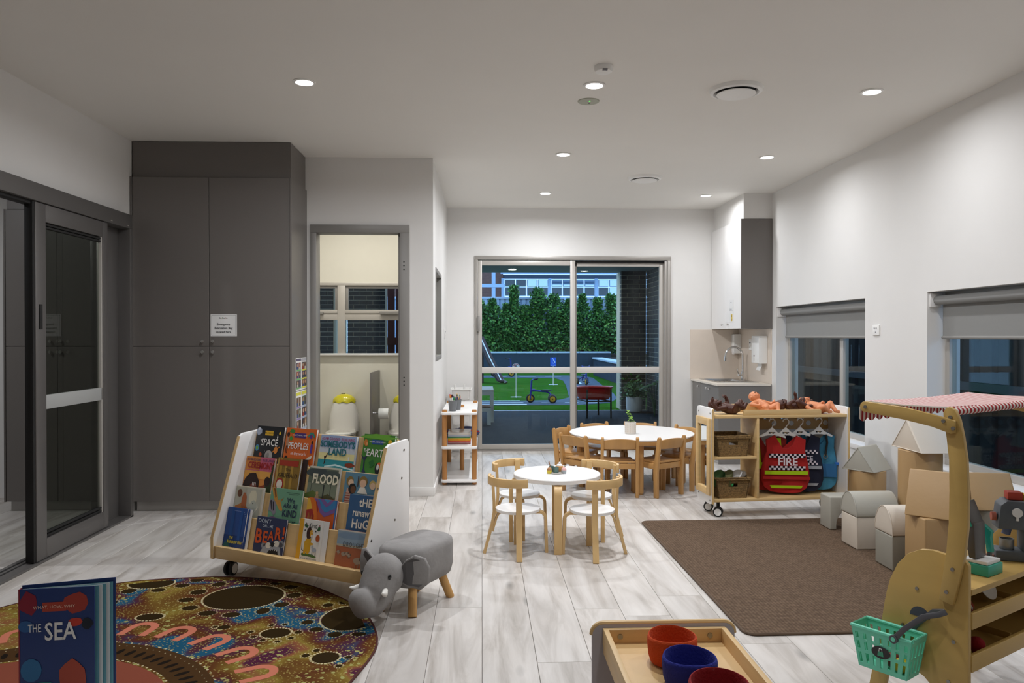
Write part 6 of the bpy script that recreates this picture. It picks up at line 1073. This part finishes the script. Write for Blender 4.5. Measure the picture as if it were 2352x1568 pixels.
def cylb(lab, x, y, r, h, col, z=RZ): t = soft(lab, 'cylinder_block', 'play block', (x, y, z), 0, lambda b: b.cyl((0, 0, 0), (0, 0, h), r, n=36), col); seam(t, [((r - .003) * math.cos(2 * math.pi * i / 36), (r - .003) * math.sin(2 * math.pi * i / 36), h - .002) for i in range(37)], col)
def prismb(lab, x, y, w, l, h, col, z, rz):
    t = soft(lab, 'roof_block', 'play block', (x, y, z), rz, lambda b: b.prism([(-w / 2, 0), (w / 2, 0), (.006, h), (-.006, h)], 'y', -l / 2, l / 2), col); seam(t, [(-w / 2 + .006, -l / 2, .004), (w / 2 - .006, -l / 2, .004), (0, -l / 2, h - .006), (-w / 2 + .006, -l / 2, .004)], col)
cylb('short tan cylinder block under the sage roof-shaped block', 2.70, 5.26, .118, .346, 'tan', .0005); prismb('sage roof-shaped play block on the short tan cylinder', 2.70, 5.27, .235, .245, .165, 'sage', .3475, -55)
cylb('tall tan cylinder block under the white roof-shaped block', 2.625, 4.49, .12, .588, 'tan'); prismb('white roof-shaped play block on the tall tan cylinder', 2.665, 4.49, .33, .25, .185, 'cream', .6, -90)
cubeblk('tall tan play box under the tan roof-shaped block', 2.235, 3.775, .22, .19, .345, 'tan'); prismb('tan roof-shaped play block on the tan box beside the stall post', 2.36, 3.87, .23, .27, .225, 'tan', .357, 48)
cylb('grey cylinder block nearest the side window', 2.70, 3.99, .1, .355, 'grey'); prismb('tan roof-shaped play block on the grey cylinder by the window', 2.69, 3.99, .2, .24, .185, 'tan', .367, 82)
# ================================================================ market stall; local x along the counter (away), y into the stall's depth
SO = (1.505, 2.293); SR = R(31.5); SL = .62
M_ply = mat('stall_ply', '#c3a15c', .42, var=.06, scale=4, stretch=(1, 1, 3)); M_plye = mat('stall_ply_edge', '#a9854c', .5)
def sw(x, y, z): return (SO[0] + x * math.cos(SR) - y * math.sin(SR), SO[1] + x * math.sin(SR) + y * math.cos(SR), z)
t = thing('market_stall', 'birch ply toy market stall with a red and white striped awning', 'play stall', (*SO, 0), SR)
outl = [(0, 0), (.085, 0)] + [(.18 - .085 * math.cos(R(a)), .115 + .085 * math.sin(R(a))) for a in range(0, 181, 20)] + [(.275, 0), (.345, 0), (.324, .09), (.292, .25), (.268, .40), (.262, .43), (.25, .475), (.225, .53), (.19, .572), (.15, .594), (.11, .60), (.06, .595), (.012, .588), (.002, .577)]
def with_hole(b, poly, x0, x1):      # plate with a half-round hand hole, built as two pieces that meet at the hole's centre line
    pass
hole = [(.118, .377), (.182, .377)] + [(.15 + .032 * math.cos(R(a)), .377 + .032 * math.sin(R(a))) for a in range(15, 166, 15)]
for side, (xa, xb) in enumerate(((-.018, 0), (SL, SL + .018))):
    pn = B().prism(outl, 'x', xa, xb).build('side_panel', t, M_ply, bevel=.002)
    xs = xa - .0012 if side == 0 else xb + .0012
    B().prism(hole, 'x', min(xs, xs + .0015), max(xs, xs + .0015)).build('hand_hole', pn, mat('hole_dark', '#4a4d58', .7))
    for w_, z in ((.16, .465), (.045, .33), (.06, .2), (.3, .21)): B().cyl((xa - .002, w_, z), (xa + .001, w_, z), .006, n=10).build('bolt', pn, M_screw)
    px0, px1 = (-.036, -.0185) if side == 0 else (SL + .0185, SL + .036)
    ctr = [(.061, .452, .042), (.046, .53, .05), (.033, .61, .054), (.025, .70, .056), (.024, .80, .055), (.027, .90, .052), (.036, .97, .05), (.046, 1.02, .048), (.053, 1.048, .036), (.056, 1.06, .012)]
    L_, R__ = [], []
    for i, (w_, z, wd) in enumerate(ctr):
        a, c = ctr[max(0, i - 1)], ctr[min(len(ctr) - 1, i + 1)]; d = Vector((c[0] - a[0], c[1] - a[1])).normalized(); n_ = Vector((-d.y, d.x)) * wd / 2; L_.append((w_ + n_.x, z + n_.y)); R__.append((w_ - n_.x, z - n_.y))
    po = B().prism(L_ + R__[::-1], 'x', px0, px1).build('curved_post', t, M_ply, bevel=.002)
    for w_, z in ((.04, .56), (.058, .485), (.048, 1.03)): B().cyl((px0 - .003, w_, z), (px0 + .001, w_, z), .006, n=12).build('bolt', po, M_screw)
    ax0, ax1 = (-.050, -.0365) if side == 0 else (SL + .0365, SL + .05)
    ap = [(.028, .985), (.04, .980), (.10, .997), (.19, 1.011), (.32, 1.024)] + [(.323 + .018 * math.cos(R(a)), 1.042 + .018 * math.sin(R(a))) for a in range(-70, 91, 20)] + [(.19, 1.051), (.10, 1.036), (.028, 1.021)]
    ar = B().prism(ap, 'x', ax0, ax1).build('awning_arm', t, M_ply, bevel=.002)
    for w_, z in ((.033, .998), (.062, 1.018), (.32, 1.042)): B().cyl((ax0 - .003, w_, z), (ax0 + .001, w_, z), .006, n=12).build('bolt', ar, M_screw)
def stripes():
    m = bpy.data.materials.new('red_white_stripe'); m.use_nodes = True; nt = m.node_tree; N, L = nt.nodes, nt.links; b = N['Principled BSDF']; tc = N.new('ShaderNodeTexCoord'); sx = N.new('ShaderNodeSeparateXYZ'); L.new(tc.outputs['Object'], sx.inputs[0]); f = N.new('ShaderNodeMath'); f.operation = 'MULTIPLY'; f.inputs[1].default_value = 1 / .0235; L.new(sx.outputs[0], f.inputs[0]); g = N.new('ShaderNodeMath'); g.operation = 'FRACT'; L.new(f.outputs[0], g.inputs[0]); h = N.new('ShaderNodeMath'); h.operation = 'GREATER_THAN'; h.inputs[1].default_value = .5; L.new(g.outputs[0], h.inputs[0]); mx = N.new('ShaderNodeMixRGB'); L.new(h.outputs[0], mx.inputs[0]); mx.inputs[1].default_value = lin('#a8141c'); mx.inputs[2].default_value = lin('#e6e0da'); L.new(mx.outputs[0], b.inputs['Base Color']); b.inputs['Roughness'].default_value = .8; return m
M_str = stripes(); x0, x1 = -.034, SL + .034
b = B(); sec = [(.052, 1.050), (.06, 1.062), (.10, 1.060), (.2, 1.058), (.3, 1.061), (.325, 1.063), (.345, 1.052), (.350, 1.035), (.3455, 1.034), (.340, 1.050), (.325, 1.058), (.2, 1.054), (.07, 1.056), (.058, 1.046)]
b.loft([[(x0 + (x1 - x0) * i / 12, p[0], p[1] - .006 * math.sin(math.pi * i / 12)) for p in sec] for i in range(13)]); b.build('awning_cloth', t, M_str)
b = B(); n = 14; top, bot = [], []
for i in range(n * 6 + 1):
    u = i / (n * 6); x = x0 + (x1 - x0) * u; top.append(b.v(x, .351, 1.04)); bot.append(b.v(x, .353, 1.000 - .012 * abs(math.sin(math.pi * n * u))))
for i in range(n * 6): b.face([top[i], top[i + 1], bot[i + 1], bot[i]])
va = b.build('awning_valance', t, M_str, smooth=0); so = va.modifiers.new('thick', 'SOLIDIFY'); so.thickness = .0015
B().cyl((x0, .052, 1.045), (x1, .052, 1.045), .012, n=16).build('front_roller', t, M_str); B().cyl((x0, .335, 1.042), (x1, .335, 1.042), .011, n=14).build('back_roller', t, M_ply)
# counter and bins
B().box(.0005, SL - .0005, .0, .232, .482, .50).build('counter', t, M_ply, bevel=.002); B().box(.0005, SL - .0005, .2325, .244, .19, .481).build('back_panel', t, M_ply)
for zt, zb in ((.427, .377), (.297, .245)):
    B().box(.0005, SL - .0005, -.002, .012, zb, zt).build('bin_lip', t, M_ply, bevel=.002); B().loft([[(.001, .0125, zb + .004), (SL - .001, .0125, zb + .004), (SL - .001, .0125, zb + .012), (.001, .0125, zb + .012)], [(.001, .232, zb + .045), (SL - .001, .232, zb + .045), (SL - .001, .232, zb + .053), (.001, .232, zb + .053)]]).build('bin_floor', t, M_ply)
    B().box(.30, .306, .02, .23, zb + .03, zt).build('bin_divider', t, M_ply)
# goods in the bins
def ball(lab, x, y, z, r, c, nm='felt_ball'): t = thing(nm, lab, 'toy ball', sw(x, y, z), SR, 'felt balls in the stall bin'); B().ell((0, 0, 0), (r, r, r), 20, 12).build('felt', t, mat('felt' + c, c, .95, bump=.3, bscale=120)); return t
ball('yellow felt ball in the lower stall bin', .035, .045, .288, .026, '#c9b420'); ball('dark red felt ball in the lower stall bin', .125, .045, .288, .027, '#a01c24'); ball('purple felt ball at the back of the lower stall bin', .075, .10, .297, .026, '#4a2050'); ball('black felt ball next to the yellow one in the lower bin', .052, .098, .294, .022, '#1c1a20')
t = thing('toy_packet', 'red and white toy food packet in the upper stall bin', 'toy food', sw(.12, .06, .396), SR + R(20)); B().box(-.03, .03, -.012, .012, 0, .045).build('packet', t, mat('packet_red', '#b8361c', .4), bevel=.003); B().box(-.03, -.005, -.0127, -.012, .005, .04).build('label', t, M_white); t.rotation_euler.x = R(-35)
t = thing('toy_tomato', 'dark red toy vegetable at the left of the upper stall bin', 'toy food', sw(.045, .05, .412), SR); B().ell((0, 0, 0), (.028, .026, .022), 18, 10).build('flesh', t, mat('tomato', '#6a2018', .5)); B().ell((0, 0, .021), (.008, .008, .004), 10, 6).build('stalk', t, mat('stalk', '#4a5a24', .7))
t = thing('toy_plate', 'white toy dish at the right of the upper stall bin', 'dish', sw(.24, .07, .45), SR); B().lathe([(.005, -.004), (.03, -.004), (.045, .004), (.045, .006), (.03, -.001), (.005, -.001)], 28).build('dish', t, M_whitep); t.rotation_euler.x = R(60)
# toy till with scanner on the counter
M_tg = mat('till_grey', '#55524f', .4); M_mint = mat('till_mint', '#3fae95', .45)
t = thing('toy_till', 'grey and mint toy cash register on the stall counter', 'toy till', sw(.215, .08, .5005), SR)
B().prism([(-.05, 0), (.05, 0), (.05, .02), (.03, .035), (-.05, .035)], 'x', -.045, .055).build('base', t, M_mint, bevel=.003); B().prism([(-.045, .036), (.03, .036), (.046, .022), (.05, .03), (.036, .045), (-.045, .048)], 'x', -.04, .05).build('keypad', t, M_whitep, bevel=.002)
B().prism([(-.01, .05), (.012, .05), (.03, .15), (.012, .17), (-.005, .165)], 'x', -.043, .03).build('screen_housing', t, M_tg, bevel=.004); B().prism([(.0, .155), (.012, .152), (.045, .225), (.033, .23)], 'x', -.045, .035).build('display_back', t, M_mint, bevel=.002); B().prism([(-.002, .155), (.0, .155), (.033, .23), (.030, .231)], 'x', -.043, .033).build('display', t, M_tg, bevel=.001)
B().box(.05, .075, -.02, .03, .0, .03).build('card_reader', t, M_tg, bevel=.003)
t2 = thing('toy_scanner', 'teal toy barcode scanner hanging on the toy till', 'toy scanner', sw(.287, .08, .555), SR); B().prism([(-.012, 0), (.006, 0), (.012, .05), (.03, .062), (.038, .085), (.018, .092), (-.01, .07), (-.006, .05)], 'x', -.009, .011).build('grip', t2, mat('teal_plastic', '#1fa08c', .4), bevel=.003); B().prism([(.03, .064), (.038, .084), (.041, .083), (.033, .063)], 'x', -.007, .009).build('lens', t2, M_dark); B().box(-.006, .008, -.005, .004, -.0545, 0).build('cradle', t2, M_tg)
# coffee machine
M_cm = mat('slate_paint', '#5c6268', .5); t = thing('toy_coffee_machine', 'grey wooden toy coffee machine at the far end of the counter', 'toy appliance', sw(.47, .085, .5005), SR + R(-52)); t.scale = (1.15, 1.15, 1.1)
cmo = [(-.055, 0), (.075, 0), (.075, .16), (-.035, .16), (-.05, .145), (-.055, .10), (-.05, .065), (-.055, .06)]
b = B(); b.box(-.055, .075, -.035, .035, 0, .032); b.box(.018, .075, -.035, .035, .032, .10); b.prism([(-.05, .10), (.075, .10), (.075, .19), (-.025, .19), (-.042, .175)], 'y', -.035, .035); b.build('housing', t, M_cm, bevel=.004)
B().cyl((-.015, 0, .10), (-.02, 0, .078), .012, n=16).build('spout', t, mat('spout_blue', '#6f7aa0', .5)); B().cyl((.0, -.036, .155), (.0, -.044, .155), .014, n=18).box(-.003, .003, -.042, -.036, .13, .15).build('dial', t, M_whitep); B().box(-.02, .02, -.02, .02, .191, .215).build('red_button', t, mat('button_red', '#b8402c', .5), bevel=.002); B().box(.022, .03, -.02, .02, .191, .21).build('yellow_button', t, mat('button_yellow', '#d8c030', .5)); B().cyl((-.062, -.01, .135), (-.05, -.01, .135), .014, n=16).build('side_knob', t, mat('knob_rose', '#b0604c', .5))
t = thing('toy_mug', 'silver toy mug standing in the toy coffee machine', 'cup', sw(.455, .10, .5360), SR); B().lathe([(.021, 0), (.023, .003), (.023, .036), (.020, .036), (.019, .004), (.001, .004)], 24).build('mug', t, mat('mug_silver', '#9a9a98', .35, .4))
t = thing('toy_biscuit', 'small brown toy biscuit on the counter by the coffee machine', 'toy food', sw(.41, .135, .5005), SR); B().lathe([(.016, 0), (.018, .006), (.014, .014), (.003, .016)], 20).build('biscuit', t, mat('biscuit', '#8a5a48', .6))
# mint shopping basket hanging on the stall's near side
M_bk = mat('mint_plastic', '#74dcbb', .4); t = thing('shopping_basket', 'mint green toy shopping basket with a grey handle hanging on the stall', 'basket', sw(-.075, .222, .195), SR + R(4))
LX, LY, HH = .05, .098, .13; tp = .78
def wall_slots(b, p0, p1, q0, q1, cols, rows):
    """wall between bottom edge p0-p1 and top edge q0-q1, made of bars so the slots are real holes"""
    P = lambda u, v: Vector(p0) * (1 - u) * (1 - v) + Vector(p1) * u * (1 - v) + Vector(q0) * (1 - u) * v + Vector(q1) * u * v
    nrm = (Vector(p1) - Vector(p0)).cross(Vector(q0) - Vector(p0)).normalized() * .0022
    def bar(u0, u1, v0, v1): a = [P(u0, v0), P(u1, v0), P(u1, v1), P(u0, v1)]; b.loft([[tuple(x - nrm) for x in a], [tuple(x + nrm) for x in a]])
    ue = [0] + sum([[(k + .30) / cols, (k + .70) / cols] for k in range(cols)], []) + [1]
    for i in range(0, len(ue), 2): bar(ue[i], ue[i + 1], 0, 1)
    for k in range(cols):
        for v0, v1 in rows: bar((k + .30) / cols, (k + .70) / cols, v0, v1)
b = B(); bt = [(-LX * tp, -LY * tp, 0), (LX * tp, -LY * tp, 0), (LX * tp, LY * tp, 0), (-LX * tp, LY * tp, 0)]; tq = [(-LX, -LY, HH), (LX, -LY, HH), (LX, LY, HH), (-LX, LY, HH)]
for i, (cols, rows) in enumerate(((4, [(0, .12), (.48, .54), (.86, 1)]), (7, [(0, .1), (.36, .44), (.64, .70), (.86, 1)]), (4, [(0, .12), (.48, .54), (.86, 1)]), (7, [(0, .1), (.36, .44), (.64, .70), (.86, 1)]))): j = (i + 1) % 4; wall_slots(b, bt[i], bt[j], tq[i], tq[j], cols, rows)
b.box(-LX * tp, LX * tp, -LY * tp, LY * tp, -.002, .003); b.build('basket_shell', t, M_bk, smooth=0); B().tube(tq + tq[:1], .006, 8).build('rim', t, M_bk)
hd = [(-LX - .008, -.045, HH - .004), (-LX - .004, -.075, HH + .035), (-LX + .012, -.125, HH + .085), (-LX + .03, -.165, HH + .10), (0, -.175, HH + .105), (LX - .03, -.165, HH + .10), (LX - .012, -.125, HH + .085), (LX - .004, -.075, HH + .035), (LX + .008, -.045, HH - .004)]
B().sweep(hd, .017, .007, (0, .7, .7)).build('handle', t, mat('handle_grey', '#55555a', .5), bevel=.002)
for s_ in (-1, 1): B().cyl((s_ * LX, -.045, HH - .004), (s_ * (LX + .013), -.045, HH - .004), .013, n=18).build('pivot', t, mat('handle_grey')); B().cyl((s_ * (LX + .013), -.045, HH - .004), (s_ * (LX + .0145), -.045, HH - .004), .007, n=14).build('pivot_cap', t, M_bk)
em = B().prism([(.03 * math.cos(2 * math.pi * i / 24), .066 + .019 * math.sin(2 * math.pi * i / 24)) for i in range(24)], 'x', -LX * .89 - .007, -LX * .89 - .0035).build('oval_badge', t, mat('badge_dark', '#2c2a2c', .5)); xx = -LX * .89 - .0075
B().prism([(-.010, .055), (.010, .055), (.008, .070), (-.008, .070)], 'x', xx - .0006, xx).build('bag_mark', em, mat('mark_green', '#3f9a78', .5)); B().tube([(xx - .0003, -.005, .070), (xx - .0003, -.004, .079), (xx - .0003, .004, .079), (xx - .0003, .005, .070)], .0011, 6).build('bag_mark_handle', em, M_whitep)
B().tube([(.07, -.02, HH + .004), (.058, -.02, HH + .012), (.047, -.02, HH + .010)], .004, 8).build('hanging_clip', t, M_screw)
for k, (x, y, c, l) in enumerate(((-.01, -.05, '#c9a81e', 'yellow toy pepper lying in the mint shopping basket'), (.01, -.01, '#7a2018', 'dark red toy apple lying in the mint shopping basket'))): q = thing('toy_vegetable', l, 'toy food', sw(-.075 + x, .222 + y, .2255), SR); B().ell((0, 0, 0), (.025, .026, .024), 16, 10).build('flesh', q, mat('veg' + c, c, .5)); B().cyl((0, 0, .022), (.002, 0, .032), .004, n=8).build('stalk', q, mat('stalk'))

# ================================================================ near trolley with felt bowls
t = thing('tray_trolley', 'birch tray trolley with pale grey end panels nearest the camera', 'trolley', (.525, 2.19, 0)); ZT = .447
B().prism(rrect(-.208, .208, .09, ZT + .004, .032), 'y', 0, .016).build('end_panel', t, [mat('grey_laminate', '#b8b3b8', .45)], bevel=.002); B().prism(rrect(-.208, .208, .09, ZT + .004, .032), 'y', -.84, -.824).build('end_panel', t, mat('grey_laminate'), bevel=.002)
B().tube([(x, .008, z + .0005) for x, z in rrect(-.2075, .2075, .09, ZT + .004, .032)[:12]], .0078, 8).build('panel_edging', t, M_birch)
B().box(-.178, .178, -.016, -.001, ZT - .055, ZT - .006).build('tray_end', t, M_birch, bevel=.0015); B().box(-.178, .178, -.823, -.808, ZT - .055, ZT - .006).build('tray_end', t, M_birch, bevel=.0015)
for xa in (-.178, .163): B().box(xa, xa + .015, -.8075, -.0165, ZT - .075, ZT - .004).build('tray_side', t, M_birch, bevel=.0015)
B().box(-.163, .163, -.8075, -.0165, ZT - .055, ZT - .045).build('tray_floor', t, M_birch); B().box(-.178, .178, -.8, -.001, .12, .135).build('lower_shelf', t, M_birch)
for x in (-.13, .13): B().cyl((x, -.0165, ZT - .026), (x, -.019, ZT - .026), .0075, n=14).build('bolt', t, M_screw)
for x, y in ((-.15, -.05), (.15, -.05), (-.15, -.77), (.15, -.77)): castor(t, x, y, .12, .034, .2)
ZF = ZT - .0445
def felt_bowl(lab, x, y, r, c, dark):
    t = thing('felt_bowl', lab, 'bowl', (x, y, ZF), 0, 'felt bowls on the tray trolley'); M_f = mat('felt' + c, c, .95, var=.06, scale=30, bump=.35, bscale=150); n = 40
    rg = lambda rad, z, k=0: [(rad * (1 + .012 * math.sin(2 * q + r * 90)) * math.cos(q), rad * (1 + .012 * math.sin(3 * q)) * math.sin(q), z + .0025 * math.sin(2 * q + x * 9) * k) for q in [2 * math.pi * i / n for i in range(n)]]
    B().loft([rg(r * .7, 0), rg(r * .88, .006), rg(r * .96, .022), rg(r, .05), rg(r * 1.0, .068, 1), rg(r * .97, .075, 1), rg(r * .92, .076, 1), rg(r * .88, .07, 1), rg(r * .86, .03), rg(r * .72, .010), rg(r * .1, .008)]).build('bowl', t, M_f, smooth=70)
    for dx, dy, sd_ in ((-.018, -.012, 'left'), (.02, .004, 'right')): q = thing('wool_ball', sd_ + ' one of the two wool balls inside the ' + dark + ' felt bowl', 'toy ball', (x + dx, y + dy, ZF + .0265), 0, 'wool balls in the %s bowl' % dark); B().ell((0, 0, 0), (.0165, .0165, .0165), 18, 12).build('ball', q, M_f)
felt_bowl('orange-red felt bowl at the far end of the tray', .512, 2.04, .067, '#c2440f', 'orange-red'); felt_bowl('royal blue felt bowl in the middle of the tray', .522, 1.902, .069, '#1b2480', 'royal blue'); felt_bowl('dark red felt bowl nearest the camera on the tray', .553, 1.762, .071, '#8a0f16', 'dark red')
# ================================================================ near white shelf with the standing blue book
t = thing('low_white_shelf', 'low white shelf top at the bottom left corner', 'shelf', (-1.05, 1.66, 0)); B().prism(rrect(-.45, .29, -.30, .25, .03), 'z', .412, .43).build('top', t, M_white, bevel=.003)
for x in (-.44, .27): B().box(x, x + .018, -.29, .24, 0, .412).build('side_panel', t, M_birch)
B().box(-.42, .27, -.28, .23, .12, .138).build('shelf_board', t, M_white); B().box(-.42, .27, .222, .234, .138, .412).build('back_board', t, M_white)
t = thing('open_picture_book', 'large dark blue sea picture book standing open in the near corner', 'book', (-1.062, 1.80, .4305), R(7)); w, h = .160, .268
B().box(0, w, 0, .003, 0, h).build('front_cover', t, mat('sea_blue', '#18336e', .4), bevel=.0006, seg=1)
bk = B().box(.0, w + .035, 0, .003, 0, h + .006).build('back_cover', t, mat('sea_blue'), bevel=.0006, seg=1); bk.location = (0, .012, 0); bk.rotation_euler.z = R(9)
for k in range(5): pg = B().box(.002, w + .006 + .006 * k, 0, .0012, .003, h - .002).build('page', t, mat('sea_page' if k % 2 else 'sea_page2', '#d8dcdc' if k % 2 else '#5f9aa8', .6)); pg.location = (0, .004 + .0016 * k, 0); pg.rotation_euler.z = R(2 + 1.4 * k)
B().box(-.003, 0, 0, .016, 0, h).build('spine', t, mat('sea_spine', '#8a1c2c', .4))
art(t, 'cover_art', [('p', blob(.12, .88, .12, .1, 10, 3), '#8a1c30'), ('p', blob(.75, .86, .16, .09, 10, 5), '#a83a2c'), ('r', .3, .80, .62, .88, '#b0402c'), ('e', .08, .68, .1, .05, '#2c5a90'), ('p', blob(.9, .68, .08, .05, 9, 6), '#0e1626'), ('p', blob(.75, .70, .1, .04, 9, 8), '#c83a28'), ('e', .15, .3, .14, .1, '#2c6a98'), ('p', blob(.7, .22, .2, .15, 12, 4), '#b04a34'), ('p', blob(.3, .1, .2, .1, 12, 2), '#2c7a80')], w, h, -.0006, .0001)
letters(t, 'title', 'THE', .026, (.20 * w, -.0022, .66 * h), (R(90), 0, 0), flat(wht), bold=.01, sx=.6); letters(t, 'title', 'SEA', .058, (.54 * w, -.0022, .62 * h), (R(90), 0, 0), flat(wht), bold=.012, sx=.72); letters(t, 'series_line', 'WHAT, HOW, WHY', .010, (.46 * w, -.0022, .84 * h), (R(90), 0, 0), flat('#e8c8b0'))
